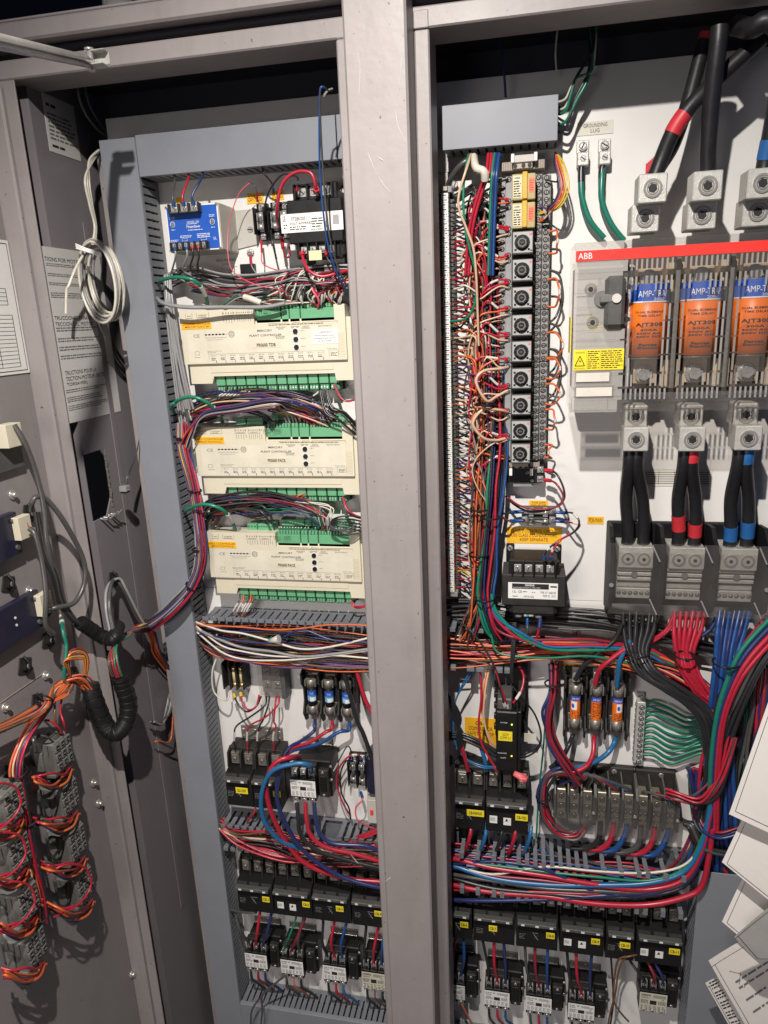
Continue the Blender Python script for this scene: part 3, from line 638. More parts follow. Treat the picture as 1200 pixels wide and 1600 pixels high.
# plant controllers
def controller(label, ax, az, name1, name2, model, k):
    x0 = ax; W = .289; H1 = .112; z1 = az; t = Thing('plant_controller', label, 'controller', (x0+W/2, 0, z1-.075), 'beige plant controllers'); zf = z1-.088   # front housing bottom
    mb = MB('lower_housing'); mb.prism([(x0+.006,z1-.122),(x0+.045,z1-.122),(x0+.049,z1-.110),(x0+W-.024,z1-.110),(x0+W-.022,z1-.122),(x0+W+.008,z1-.122),(x0+W+.008,z1-.02),(x0+.006,z1-.02)], .001, .046, beige); mb.box(x0+.045, x0+W-.026, .046, .047, z1-.104, z1-.094, beige, .0006); lower = t.done(mb)
    mb = MB('front_housing'); mb.prism([(x0,zf),(x0+W,zf),(x0+W,z1),(x0+W-.018,z1),(x0+W-.018,z1-.026),(x0+.133,z1-.026),(x0+.133,z1),(x0,z1)], .030, .052, beige)
    mb.box(x0+.002, x0+W-.002, .004, .031, zf+.004, z1-.003, beiged); f_ = t.done(mb)
    mb = MB('rail_clip'); mb.box(x0+W+.0005, x0+W+.0095, .004, .030, z1-.085, z1-.030, blk); [mb.box(x0+W+.003, x0+W+.011, .030, .034, z1-.08+.006*i, z1-.077+.006*i, blk2) for i in range(7)]; t.done(mb)
    mb = MB('rail_clip'); mb.box(x0-.004, x0-.0003, .004, .030, z1-.085, z1-.045, blk); t.done(mb)
    for n, gx0, gx1, d0 in (('n', x0+.135, x0+.178, .030), ('n', x0+.1795, x0+.192, .030), ('n', x0+.1935, x0+.211, .030), ('n', x0+.2125, x0+.270, .030)):
        mb = MB('green_connector'); mb.box(gx0, gx1, d0-.012, .046, z1-.025, z1-.004, green); mb.box(gx0, gx1, d0-.012, .0415, z1-.004, z1+.004, greend)
        m = max(2, int((gx1-gx0)/.0048)); w = (gx1-gx0)/m
        for i in range(m): mb.box(gx0+i*w+.0006, gx0+(i+1)*w-.0006, .0415, .0455, z1-.004, z1+.0035, green, .0008); mb.cyl((gx0+(i+.5)*w, .028, z1+.0035), 'z', w*.3, .0015, metal, 6)
        t.done(mb)
        mb = MB('green_connector'); mb.box(gx0, gx1, .004, .018, z1-.01, z1+.016, green)
        for i in range(m): mb.cyl((gx0+(i+.5)*w, .018, z1+.011), 'd', w*.32, .0006, greend, 6); mb.box(gx0+i*w+.0008, gx0+(i+1)*w-.0008, .018, .0188, z1-.004, z1+.005, greend, .0002)
        t.done(mb)
    for gx0, gx1 in ((x0+.074, x0+.092), (x0+.094, x0+.124)):
        if k == 0: break
        mb = MB('green_connector'); mb.box(gx0, gx1, .010, .034, z1-.004, z1+.0115, green)
        m = int((gx1-gx0)/.0048); w = (gx1-gx0)/m
        for i in range(m): mb.cyl((gx0+(i+.5)*w, .034, z1+.007), 'd', w*.34, .0006, greend, 6)
        t.done(mb)
    for i in range(12):                                                     # lower relay plugs
        gx = x0+.0485+i*.0186; mb = MB('relay_plug'); mb.box(gx, gx+.0162, .012, .038, z1-.127, z1-.111, green); mb.box(gx, gx+.0162, .012, .033, z1-.139, z1-.1275, greend)
        for q in range(3): mb.box(gx+.001+q*.005, gx+.005+q*.005, .033, .0345, z1-.137, z1-.129, green, .0003); mb.cyl((gx+.003+q*.005, .0345, z1-.133), 'd', .0014, .0004, metal, 6)
        t.done(mb)
    mb = MB('plug_shade_strip'); mb.box(x0+.045, x0+W-.018, .006, .012, z1-.140, z1-.108, blk2); t.done(mb)  # dark strip in place of the shade behind and between the plugs
    D_ = .0523; mt = MB('printing'); X = lambda u: x0+u*W; Z = lambda v: zf+v*H1*.786
    text(mt, 'MERCURY', X(.475), X(.565), Z(.56), Z(.60), D_, ink, bold=.012); text(mt, 'PLANT CONTROLLER', X(.425), X(.62), Z(.475), Z(.515), D_, ink, bold=.012)
    text(mt, 'CE', X(.075), X(.115), Z(.50), Z(.56), D_, inkg)
    for i in range(6): mt.quad([(X(.155+.022*i)+math.cos(q*.785)*.0022, -D_, Z(.545)+math.sin(q*.785)*.0014) for q in range(8)], ink)
    for q in range(3): mt.rect(X(.15), X(.29), Z(.541), Z(.546), D_, ink)
    mt.ring((X(.315), .0521, Z(.54)), .0045, .0053, .0003, inkg); [mt.rect(X(.298), X(.332), Z(.54+.02*q)-.0002, Z(.54+.02*q)+.0002, D_, inkg) for q in (-1.2,0,1.2)]; [mt.rect(X(.315)+.0025*q-.0002, X(.315)+.0025*q+.0002, Z(.50), Z(.585), D_, inkg) for q in (-1,0,1)]
    text(mt, 'Resource Data Management', X(.15), X(.285), Z(.475), Z(.495), D_, ink); text(mt, 'www.resourcedm.com', X(.16), X(.26), Z(.44), Z(.455), D_, ink)
    def brk(u0, u1, v0, v1, top=False, w=.0004):
        mt.rect(X(u0), X(u0)+w, Z(v0), Z(v1), D_, ink); mt.rect(X(u1), X(u1)+w, Z(v0), Z(v1), D_, ink); z = Z(v1) if top else Z(v0); mt.rect(X(u0), X(u1), z, z+w, D_, ink)
    brk(.04,.08,.86,.96); brk(.11,.185,.86,.96); brk(.27,.335,.86,.96); brk(.355,.43,.86,.96); brk(.45,.495,.86,.96); brk(.51,.56,.86,.96)
    text(mt, 'ETHERNET', X(.12), X(.175), Z(.90), Z(.92), D_, ink); fine(mt, X(.12), X(.175), Z(.87), Z(.89), D_, 1); fine(mt, X(.05), X(.075), Z(.895), Z(.915), D_, 1); fine(mt, X(.455), X(.49), Z(.89), Z(.94), D_, 2); fine(mt, X(.52), X(.555), Z(.88), Z(.95), D_, 3)
    for u in [.275+.016*i for i in range(5)]+[.36+.013*i for i in range(7)]: mt.rect(X(u), X(u)+.0007, Z(.74+R.uniform(0,.03)), Z(.84), D_, inkg); mt.rect(X(u)-.0002, X(u)+.001, Z(.915), Z(.94), D_, ink)
    text(mt, 'CAN BUS', X(.28), X(.33), Z(.875), Z(.895), D_, ink); text(mt, 'DISPLAY', X(.37), X(.42), Z(.875), Z(.895), D_, ink)
    brk(.545,.665,.665,.70,1); brk(.69,.735,.665,.70,1); brk(.75,.80,.665,.70,1); brk(.805,.955,.665,.70,1)
    fine(mt, X(.55), X(.955), Z(.66), Z(.69), D_, 1); text(mt, 'ANALOGUE\nINPUTS', X(.59), X(.645), Z(.585), Z(.64), D_, ink); fine(mt, X(.68), X(.73), Z(.60), Z(.64), D_, 2); text(mt, 'INPUTS\nUNIVERSAL', X(.74), X(.795), Z(.585), Z(.64), D_, ink); text(mt, 'STATUS INPUTS', X(.84), X(.92), Z(.61), Z(.635), D_, ink)
    text(mt, 'NETWORK\nADDRESS', X(.58), X(.64), Z(.42), Z(.47), D_, ink)
    for i in range(3): text(mt, 'SW %d' % (i+1), X(.735), X(.76), Z(.545-.145*i), Z(.565-.145*i), D_, ink)
    brk(.075,.10,.17,.235); brk(.075,.10,.17,.235,1); fine(mt, X(.07), X(.115), Z(.12), Z(.135), D_, 1)
    text(mt, 'RELAY OUTPUTS', X(.155), X(.245), Z(.225), Z(.24), D_, ink); fine(mt, X(.155), X(.235), Z(.2), Z(.215), D_, 1)
    mt.rect(X(.16), X(.865), Z(.175), Z(.175)+.0003, D_, ink); mt.rect(X(.16), X(.16)+.0003, Z(.06), Z(.175), D_, ink); mt.rect(X(.865), X(.865)+.0003, Z(.06), Z(.175), D_, ink)
    for i in range(12):
        u = .175+.0595*i; text(mt, 'RLY%d' % (i+1), X(u), X(u+.032), Z(.135), Z(.155), D_, ink); fine(mt, X(u), X(u+.03), Z(.055), Z(.115), D_, 2)
    brk(.895,.95,.06,.18,1); fine(mt, X(.905), X(.945), Z(.07), Z(.15), D_, 3); text(mt, 'SUPPLY INPUT', X(.885), X(.945), Z(.20), Z(.215), D_, ink)
    for i in range(8): z = Z(.06+.055*i); [mt.rect(X(.955), X(.99), z+q, z+q+.0003, D_, copper) for q in (0, .003)]; mt.rect(X(.955), X(.955)+.0003, z, z+.003, D_, copper)
    t.done(mt, f_)
    mb = MB('overlay_sheet'); mb.box(X(.035), X(.95), .052, .05212, Z(.02), Z(.62), mat('beige_overlay', (.68,.64,.52), .35)); t.done(mb, f_)
    mb = MB('model_sticker'); mb.box(X(.435), X(.61), .0521, .0525, Z(.265), Z(.375), beige, .0001); ms = t.done(mb, f_)
    mb = MB('model_lettering'); text(mb, model, X(.465), X(.61-.03), Z(.285), Z(.35), .0528, ink, bold=.02); t.done(mb, f_)
    for i in range(3):
        mb = MB('rotary_switch'); cx, cz = X(.705), Z(.545-.145*i); mb.cyl((cx, .0522, cz), 'd', .0062, .0003, white, 16); mb.cyl((cx, .0522, cz), 'd', .0042, .0022, blk, 12)
        for q in range(10): a_ = q*.628; mb.rect(cx+math.cos(a_)*.0054-.0004, cx+math.cos(a_)*.0054+.0004, cz+math.sin(a_)*.0054-.0004, cz+math.sin(a_)*.0054+.0004, .0526, ink)
        t.done(mb)
    mb = MB('pen_mark')
    for i in range(12):
        u = X(.205+.0595*i); c_ = fblue if i in ((1,2,9,10),(0,1,2,6),(0,1,3,4,5))[k] else ink
        mb.quad([(u,-D_-.0002,zf+.001),(u+.001,-D_-.0002,zf+.001),(u+.0002,-D_-.0002,zf+.0055),(u-.0006,-D_-.0002,zf+.0055)], c_)
    t.done(mb, f_)
    mb = MB('amber_sticker'); mb.box(X(-.0)+.002, X(.195), .0522, .0528, Z(.66), Z(.80), yel, .0001); st = t.done(mb)
    mb = MB('sticker_lettering'); text(mb, name1, X(.012), X(.19), Z(.735), Z(.775), .0531, mat('brown_ink',(.25,.10,.02),.6), bold=.01); text(mb, name2, X(.03), X(.18), Z(.68), Z(.72), .0531, mat('brown_ink',(.25,.10,.02),.6), bold=.01); t.done(mb, st)
    if k == 0:
        mb = MB('notice_sticker'); mb.box(X(.80), X(.955), .0523, .0527, Z(.30), Z(.56), white, .001); ns = t.done(mb)
        mb = MB('notice_lettering'); text(mb, '** IMPORTANT **', X(.835), X(.92), Z(.495), Z(.525), .053, ink); text(mb, 'CAN BUS network must be', X(.815), X(.93), Z(.44), Z(.465), .053, ink)
        text(mb, 'terminated at each end with', X(.81), X(.94), Z(.39), Z(.415), .053, ink); text(mb, '120 Ohm Resistor', X(.835), X(.92), Z(.34), Z(.365), .053, ink); t.done(mb, ns)
    else:
        mb = MB('hanging_tab'); mb.prism([(x0+.131,z1-.003),(x0+.159,z1-.003),(x0+.159,z1+.014),(x0+.156,z1+.018),(x0+.134,z1+.018),(x0+.131,z1+.014)], .004, .008, navy); mb.box(x0+.1435,x0+.1465,.008,.0086,z1+.002,z1+.013,whink); t.done(mb)
    return t
controller('beige plant controller at the top with square white notice sticker', -.5805, 1.527, 'CONDENSER CONTROLLER', 'MERCURY PLANT #4', 'PR0600 TDB', 0)
controller('beige plant controller in the middle of the three', -.5785, 1.3305, 'RACK 12 CONTROLLER', 'MERCURY PLANT/PACK #1', 'PR0600 PACK', 1)
controller('beige plant controller at the bottom, above the open duct', -.576, 1.137, 'RACK 3 CONTROLLER', 'MERCURY PLANT/PACK #2', 'PR0600 PACK', 2)
# green network leads
for y0, pts, l in ((0, [(247,445,.03),(252,438,.07),(275,433,.09),(303,438,.09),(318,455,.07),(325,476,.045)], 'teal network lead curving onto the top controller'),
               (1, [(268,638,.03),(274,628,.08),(298,620,.095),(322,628,.09),(339,643,.07),(348,660,.045)], 'teal network lead curving onto the middle controller'),
               (2, [(288,802,.03),(293,796,.08),(318,788,.095),(345,795,.09),(360,810,.07),(368,828,.045)], 'teal network lead curving onto the bottom controller')):
    o = wire(pts, .0030, 'green', l, 'teal network leads', 'network_lead', 'cable', marks=[(.72,.86)])
    e = P(*pts[-1]); mb = MB('plug'); mb.box(e.x-.006, e.x+.006, .032, .046, e.z-.008, e.z+.004, clear('clear_plug', (.8,.82,.8), .35)); mb.build(parent=o, off=P(*pts[0]))
wire([(272,645,.05),(268,634,.08),(276,628,.08)], .0030, 'green', 'short teal lead end tucked into the duct slots')

# fuse block with three blue fuses (left bay)
def fuse_block(label, x0, x1, z0, z1, n, bodym, labm, top, group, big=True):
    t = Thing('fuse_block', label, 'fuse block', ((x0+x1)/2, 0, (z0+z1)/2), group); w = (x1-x0)/n; H = z1-z0
    mb = MB('base'); mb.box(x0, x1, .0005, .016, z0+.01, z1-.006, blk2, .002); mb.box(x0-.001, x1+.001, .0005, .006, z0+.03, z1-.03, blk); t.done(mb)
    for k in range(n+1):
        mb = MB('barrier'); x = x0+k*w; mb.prism([(.016,z0-.004),(.030,z0+.0),(.042,z0+.022),(.030,z0+.045),(.030,z1-.045),(.042,z1-.03),(.042,z1-.01),(.018,z1-.004)], x-.0014, x+.0014, blk2, 'x'); t.done(mb)
    out = []
    for k in range(n):
        xc = x0+(k+.5)*w; r = w*.255
        mb = MB('fuse'); mb.cyl((xc, .034, z0+H*.24), 'z', r*.93, H*.52, bodym, 20); mb.cyl((xc, .034, z0+H*.17), 'z', r, H*.16, dmetal, 20); mb.cyl((xc, .034, z0+H*.67), 'z', r, H*.15, dmetal, 20)
        for zz in (z0+H*.25, z0+H*.75): mb.cyl((xc+r*.25, .034+r*.97, zz), 'd', .0012, .0008, steel, 8)
        f_ = t.done(mb)
        mb = MB('fuse_label'); nn_ = 18; a0, a1 = -math.pi*1.0, 0; rr = r*.93+.0004
        def cyq(z_0, z_1, m, b0=0, b1=1, ex=0):
            ps = []
            for q in range(nn_+1):
                tt = a0+(a1-a0)*(b0+(b1-b0)*q/nn_); ps.append((xc+math.cos(tt)*(rr+ex), -.034+math.sin(tt)*(rr+ex)))
            for q in range(nn_): mb.quad([(ps[q][0],ps[q][1],z_0),(ps[q+1][0],ps[q+1][1],z_0),(ps[q+1][0],ps[q+1][1],z_1),(ps[q][0],ps[q][1],z_1)], m)
        f2 = lambda u, v: (xc+math.sin((u-xc)/rr)*(rr+.0006), -.034-math.cos((u-xc)/rr)*(rr+.0006), v)
        if big:
            cyq(z0+H*.335, z0+H*.665, labm); cyq(z0+H*.60, z0+H*.665, fblue, ex=.0002)
            text(mb, 'AMP-TRAP', xc-r*.75, xc+r*.75, z0+H*.615, z0+H*.645, 0, whink, frame=f2)
            if k != 1:
                cyq(z0+H*.47, z0+H*.59, white, .42-.2*(k==0), .78-.2*(k==0), .0003); s_ = -r*.5 if k == 0 else r*.1
                fx = lambda u, v: f2(u+s_, v); q = [(xc+math.cos(p*.785)*r*.28, z0+H*.53+math.sin(p*.785)*H*.035) for p in range(8)]; mb.quad([(fx(*p)[0], fx(*p)[1]-.0003, p[1]) for p in q], fblue)
            else: fine(mb, xc-r*.75, xc+r*.8, z0+H*.45, z0+H*.59, 0, 6, ink, f2)
            fine(mb, xc-r*.7, xc+r*.8, z0+H*.35, z0+H*.45, 0, 4, ink, f2)
        else:
            cyq(z0+H*.42, z0+H*.62, mat('fuse_sky', (.04,.30,.62), .4)); cyq(z0+H*.54, z0+H*.62, fblue, ex=.0002)
            cyq(z0+H*.43, z0+H*.50, white, .45, .9, .0003); fine(mb, xc-r*.7, xc+r*.1, z0+H*.44, z0+H*.52, 0, 3, whink, f2); text(mb, 'FUSE', xc-.1*r, xc+r*.6, z0+H*.56, z0+H*.59, 0, whink, frame=f2)
        t.done(mb, f_)
        for zz in (z0+H*.25, z0+H*.75):
            mb = MB('fuse_clip')
            for s in (-1, 1):
                xs = xc+s*(r+.0012); mb.box(xs-.0008, xs+.0008, .016, .040, zz-H*.06, zz+H*.06, dmetal, .0003); mb.tube([Vector((xs, -.040, zz-H*.055)), Vector((xs, -.040, zz+H*.055))], .0016, dmetal, 6)
            mb.box(xc-r-.0015, xc+r+.0015, .0162, .0185, zz-H*.07, zz+H*.09*(1 if zz > (z0+z1)/2 else .7), dmetal, .0004); t.done(mb)
        if top:
            mb = MB('terminal_lug'); zt = z1-H*.08; mb.box(xc-.0065, xc+.0065, .016, .034, zt-.011, zt+.010, metal, .001); mb.screw(xc, zt-.003, .034, .0042, dmetal, h=.001); t.done(mb)
        mb = MB('terminal_lug'); zb = z0+H*.085; mb.box(xc-.0065, xc+.0065, .016, .030, zb-.007, zb+.006, dmetal, .001); t.done(mb); out.append(xc)
    return out
a, b = P(469,1046,.03), P(560,1128,.03)
FX = fuse_block('three pole fuse block with sky blue banded fuses, left bay', a.x+.004, b.x-.002, b.z-.004, a.z+.006, 3, blk, None, False, 'three pole fuse blocks', False); FZ = b.z-.004
a, b = P(884,1046,.03), P(978,1158,.03)
GX = fuse_block('three pole fuse block with orange banded fuses, right bay', a.x, b.x, b.z, a.z, 3, blk, orng, True, 'three pole fuse blocks', True); GZ0, GZ1 = b.z, a.z
tag(877,1036,906,1044,.0005,'250V FUSES','yellow fuse sticker half hidden above the orange banded fuses')
# small two pole fuse holder with yellow crimps and clear covered relay beside it
t = Thing('fuse_holder', 'dusty double fuse holder with yellow sleeve by the left duct', 'fuse holder', tuple(P(360,1062,.01)))
a, b = P(346,1032,.03), P(384,1080,.03); mb = MB('base'); mb.box(a.x, b.x, .0005, .014, b.z, a.z, blk2); 
for u in (0,.33,.66,1): mb.box(a.x+(b.x-a.x-.003)*u, a.x+(b.x-a.x-.003)*u+.003, .014, .036, b.z+.004, a.z-.004, blk2)
t.done(mb)
for u in (.5,.83):
    xc = a.x+(b.x-a.x)*u; mb = MB('fuse'); mb.cyl((xc,.026,b.z+.012),'z',.004,.034,mat('fuse_cream',(.6,.5,.25),.4)); mb.cyl((xc,.026,b.z+.008),'z',.0045,.008,brass); mb.cyl((xc,.026,b.z+.042),'z',.0045,.008,brass); t.done(mb)
    term_screw(t, xc, b.z+.004, .016, .0036, brass, .0045)
t = Thing('relay_socket', 'clear covered terminal pair beside the small dusty fuse holder', 'terminal block', tuple(P(420,1060,.01)))
a, b = P(402,1040,.035), P(441,1090,.035); mb = MB('base'); mb.box(a.x, b.x, .0005, .018, b.z, a.z, mgr); t.done(mb)
mb = MB('side_shell'); mb.box(b.x-.001, b.x+.008, .0005, .034, b.z-.004, a.z+.004, dgr); t.done(mb)
for u in (.27,.72):
    xc = a.x+(b.x-a.x)*u
    for v in (.3,.72): term_screw(t, xc, b.z+(a.z-b.z)*v, .022, .0052, metal, .0066)
mb = MB('clear_cover'); mb.box(a.x-.001, b.x, .034, .0352, b.z+.002, a.z, smoke2, .0003); t.done(mb)

# breakers
def breaker(label, x0, w, z1, poles, group='black circuit breakers', step=True, bars=1):
    """moulded case breaker: terminal shelf, body, tie bar, lower face; returns thing"""
    t = Thing('circuit_breaker', label, 'circuit breaker', (x0+w/2, 0, z1), group); pw = w/poles; zb = z1-.118
    mb = MB('base'); mb.box(x0+.0006, x0+w-.0006, .0008, .036, zb, z1, blk2, .001); t.done(mb)
    mb = MB('case'); mb.prism([(.030,z1-.037),(.044,z1-.037),(.064,z1-.041),(.068,z1-.052),(.070,zb+.008),(.064,zb+.001),(.03,zb+.001)], x0+.0006, x0+w-.0006, blk, 'x'); cs = t.done(mb)
    for k in range(poles+1):
        mb = MB('phase_barrier'); x = x0+k*pw; x = min(max(x, x0+.0014), x0+w-.0014); mb.prism([(.030,z1-.037),(.052,z1-.037),(.048,z1-.006),(.034,z1+.001),(.030,z1)], x-.0014, x+.0014, blk2, 'x'); t.done(mb)
    for k in range(poles):
        xc = x0+(k+.5)*pw; mb = MB('terminal'); mb.box(xc-pw*.30, xc+pw*.30, .034, .043, z1-.034, z1-.008, mat('tin_terminal',(.20,.18,.155),.45,.3,var=.4), .001); tm_ = t.done(mb)
        mb = MB('terminal_screw'); mb.box(xc-pw*.22, xc+pw*.22, .043, .0445, z1-.032, z1-.012, dmetal, .0006); mb.cyl((xc, .0445, z1-.021), 'd', .0050, .003, dmetal, 14, .0038); mb.cyl((xc, .0475, z1-.021), 'd', .0016, .0003, blk, 6); t.done(mb, tm_)
        mb = MB('pole_ridge'); mb.prism([(.0645,z1-.0405),(.0668,z1-.041),(.0708,z1-.050),(.0708,z1-.054),(.068,z1-.054)], xc-pw*.40, xc+pw*.40, blk2, 'x')
        t.done(mb, cs)
    mb = MB('toggle_tie_bar'); mb.box(x0+.003, x0+w-.004, .070, .082, z1-.0505, z1-.0435, dgr, .001)
    for k in range(poles):
        xc = x0+(k+.5)*pw; mb.box(xc-.0032, xc+.0032, .082, .0823, z1-.0490, z1-.0450, whink, .0001)
    t.done(mb)
    return t, cs
def lbl(t, par, x0, x1, z0, z1, d, m, txt=None, name='sticker'):
    mb = MB(name); mb.box(x0, x1, d, d+.0004, z0, z1, m, .0001); s_ = t.done(mb, par)
    if txt:
        mb = MB('sticker_lettering'); w, h = x1-x0, z1-z0; text(mb, txt, x0+.12*w, x1-.12*w, z0+.27*h, z1-.27*h, d+.0007, ink, bold=.02); t.done(mb, s_)
def dress_breaker(t, cs, x0, w, z1, code, kind, poles, cu=None):
    pw = w/poles; zt = z1-.068; f = .0718
    if kind == 'w':
        lbl(t, cs, x0+w*.10, x0+w*.10+.014, zt-.024, zt-.008, f, white, None, 'approval_sticker'); lbl(t, cs, x0+w*.42, x0+w*.42+.014, zt-.026, zt-.010, f, white, None, 'approval_sticker')
        mb = MB('approval_print'); fine(mb, x0+w*.10+.001, x0+w*.10+.010, zt-.019, zt-.011, f+.0007, 4, inkg); mb.quad([(x0+w*.42+.003,-f-.0007,zt-.018),(x0+w*.42+.009,-f-.0007,zt-.017),(x0+w*.42+.006,-f-.0007,zt-.011)], ink); t.done(mb, cs)
    else:
        mb = MB('moulded_print'); fine(mb, x0+w*.08, x0+w*.08+.013, zt-.022, zt-.008, f+.0002, 4, inkg)
        for a_ in (0, 1): mb.quad([(x0+w*.42,-f-.0002,zt-.008-.012*a_),(x0+w*.42+.001,-f-.0002,zt-.007-.012*a_),(x0+w*.42+.009,-f-.0002,zt-.020+.012*a_),(x0+w*.42+.008,-f-.0002,zt-.021+.012*a_)], mgr)
        fine(mb, x0+w*.40, x0+w*.58, zt-.006, zt-.003, f+.0002, 1, mgr); t.done(mb, cs)
    u = .80 if cu is None else cu
    e_ = .008+.0016*max(0, len(code)-4); lbl(t, cs, x0+w*u-e_, x0+w*u+e_, zt-.013, zt+.001, f+.0003, yel2, code)
def brk_row(x0, w, poles, code, kind, label, z1, cu=None):
    t, cs = breaker(label, x0, w, z1, poles); dress_breaker(t, cs, x0, w, z1, code, kind, poles, cu); return x0, w, z1
ZB1 = .414
for a_ in ((-.589,.079,3,'CB-1','m','lower row breaker at the far left by the duct fingers',ZB1,.82), (-.508,.083,3,'CB-2','w','lower row breaker with two white squares, second from left duct',ZB1,.86),
           (-.423,.081,3,'CB-3','m','lower row breaker third from the left duct',ZB1,.72), (-.340,.085,3,'CB-4','m','lower row breaker partly hidden at left edge of the post',ZB1,.66),
           (-.150,.055,2,'CB-6','m','lower row breaker just right of the post, cut off by it',ZB1,.72), (-.093,.081,3,'CB-7','m','right bay lower breaker second from the post, sticker at mid face',ZB1,.48),
           (-.010,.080,3,'CB-8','m','right bay lower breaker left of the one with white squares',ZB1,.82), (.073,.083,3,'CB-9','w','right bay lower breaker, white squares, in the middle of its row',ZB1,.80),
           (.158,.053,2,'CB-10','m','narrow two pole breaker in the right bay lower row',ZB1,.66), (.213,.083,3,'CB-11','w','rightmost breaker of the lower row beside the slotted duct',ZB1,.82)): brk_row(*a_)
ZB2 = .676; x0 = -.587
brk_row(-.587,.057,2,'CB-CONT','m','upper left breaker under the red and black leads',ZB2,.62); brk_row(-.529,.057,2,'CB-5','m','upper left breaker half covered by the arching blue cable',ZB2,.9)
mb = MB('backing_bracket'); mb.box(x0+.015, x0+.105, .001, .004, ZB2-.01, ZB2+.030, dmetal); [mb.screw(x0+.02+.026*k, ZB2+.020, .004, .0045, steel) for k in range(4)]; [mb.screw(x0+.02+.026*k, ZB2+.005, .004, .004, dmetal) for k in range(4)]; props(mb.build(off=(x0+.05,-.002,ZB2)), 'zinc bracket with screws behind the upper left breakers', 'bracket')
ZB3 = .676
brk_row(-.127,.058,2,'CB-PAPASS','m','right bay upper breaker beside the post under the coiled black wires',ZB3,.70); brk_row(-.068,.079,3,'CB-VSD','w','right bay upper breaker with white squares below the black motor monitor',ZB3,.84)
# contactors
def contactor(label, x, z, cream=False, up=0):
    """definite purpose contactor; x,z = top left of the front label"""
    w = .0505; h = .0365 if not cream else .044; f0 = .060+up; t = Thing('contactor', label, 'contactor', (x+w/2, 0, z-.03), 'black contactors with printed front plates')
    mb = MB('mounting_plate'); mb.box(x+.004, x+.066, .0008, .0028, z-.045, z+.044, dmetal, .001); mb.tube([Vector((x+.006,-.004,z+.030)), Vector((x+.064,-.004,z+.030))], .0024, steel, 8); t.done(mb)
    mb = MB('slot_screw'); mb.screw(x+.036, z+.038, .0028, .0045, steel); t.done(mb)
    mb = MB('coil_housing'); mb.box(x+.003, x+.076, .0028, f0-.026, z-.052, z+.028, blk, .002); mb.box(x+w+.002, x+.073, f0-.026, f0-.014, z-.046, z+.016, blk2, .002); mb.box(x+w+.006, x+.069, f0-.014, f0-.011, z-.030, z+.004, blk, .001); ch = t.done(mb)
    for q in ((x+.062,z+.011,f0-.0138),(x+.062,z-.040,f0-.0138),(x+.0755,z-.012,f0-.0258),(x+.0755,z+.018,f0-.0258)): term_screw(t, q[0], q[1], q[2], .0030, steel, parent=ch)
    mb = MB('front_body'); mb.box(x, x+w, f0-.026, f0-.001, z-.046, z+.004, blk, .001); mb.box(x+.001, x+w-.001, f0-.026, f0-.014, z+.004, z+.026, blk2, .001); fb = t.done(mb)
    for k in range(3):
        xc = x+.0085+.0168*k
        for s, zz, dd in ((1, z+.012, f0-.012), (-1, z-.042, f0-.004)):
            mb = MB('lug_terminal'); mb.box(xc-.0056, xc+.0056, dd-.012, dd+.002, zz-.0075, zz+.0075, metal, .0008); mb.cyl((xc, dd+.002, zz-.001), 'd', .0040, .0034, steel, 12, .003); mb.cyl((xc, dd+.0054, zz-.001), 'd', .0014, .0003, ink, 6); mb.box(xc-.0056, xc-.0042, dd+.002, dd+.006, zz-.0075, zz+.009, metal, .0003); mb.box(xc+.0042, xc+.0056, dd+.002, dd+.006, zz-.0075, zz+.009, metal, .0003); t.done(mb)
        if k < 2: mb = MB('barrier'); mb.box(xc+.0074, xc+.0092, f0-.014, f0+.002, z+.004, z+.024, blk, .0004); t.done(mb)
    mb = MB('front_label'); mb.box(x, x+w, f0+.0002, f0+.0008, z-h, z, mat('cream_label',(.60,.57,.46),.45) if cream else white, .0003); fl = t.done(mb)
    mb = MB('label_print'); f = f0+.0011; U = lambda u: x+u*w; V = lambda v: z-h+v*h
    mb.rect(U(.38), U(.62), V(.40), V(.62), f, ink)
    if cream: text(mb, 'SIEMENS', U(.05), U(.40), V(.84), V(.94), f, ink, bold=.02); text(mb, '42BE35AJ', U(.05), U(.33), V(.70), V(.78), f, ink)
    else: fine(mb, U(.04), U(.3), V(.84), V(.94), f, 1); text(mb, '200', U(.33), U(.43), V(.84), V(.93), f, ink, bold=.02); text(mb, '45GG20AJ', U(.05), U(.27), V(.70), V(.80), f, ink, bold=.01)
    fine(mb, U(.50), U(.95), V(.78), V(.94), f, 3); text(mb, 'UL', U(.80), U(.9), V(.66), V(.77), f, ink, bold=.02)
    fine(mb, U(.05), U(.33), V(.42), V(.64), f, 3); fine(mb, U(.67), U(.96), V(.42), V(.62), f, 4)
    for k in range(6): fine(mb, U(.05+.155*k), U(.15+.155*k), V(.06), V(.34), f, 5, inkg)
    t.done(mb, fl); return t
CON = []
for px, py, lab, cr in ((382,1489,'lower left contactor nearest the duct fingers',0),(438,1499,'lower contactor second from the left duct, green and red wires above',0),
                    (504,1508,'lower contactor third from the left duct',0),(565,1518,'lower contactor with cream plate beside the post, left bay',1),
                    (688,1536,'lower contactor mostly hidden behind the right edge of the post',0),(757,1547,'lower contactor nearest the post that shows whole, right bay',0),
                    (822,1556,'lower contactor in the middle of the right bay row',0),(888,1567,'lower contactor rightmost of those with white plates',0),(1000,1550,'lower contactor with cream plate at far right',1)):
    v = P(px, py, .0608); contactor(lab, v.x, v.z, cr); CON.append(v)
v = P(453,1218,.0838); contactor('upper contactor below the three arching cables, left bay', v.x, v.z, False, .023); CUP = v
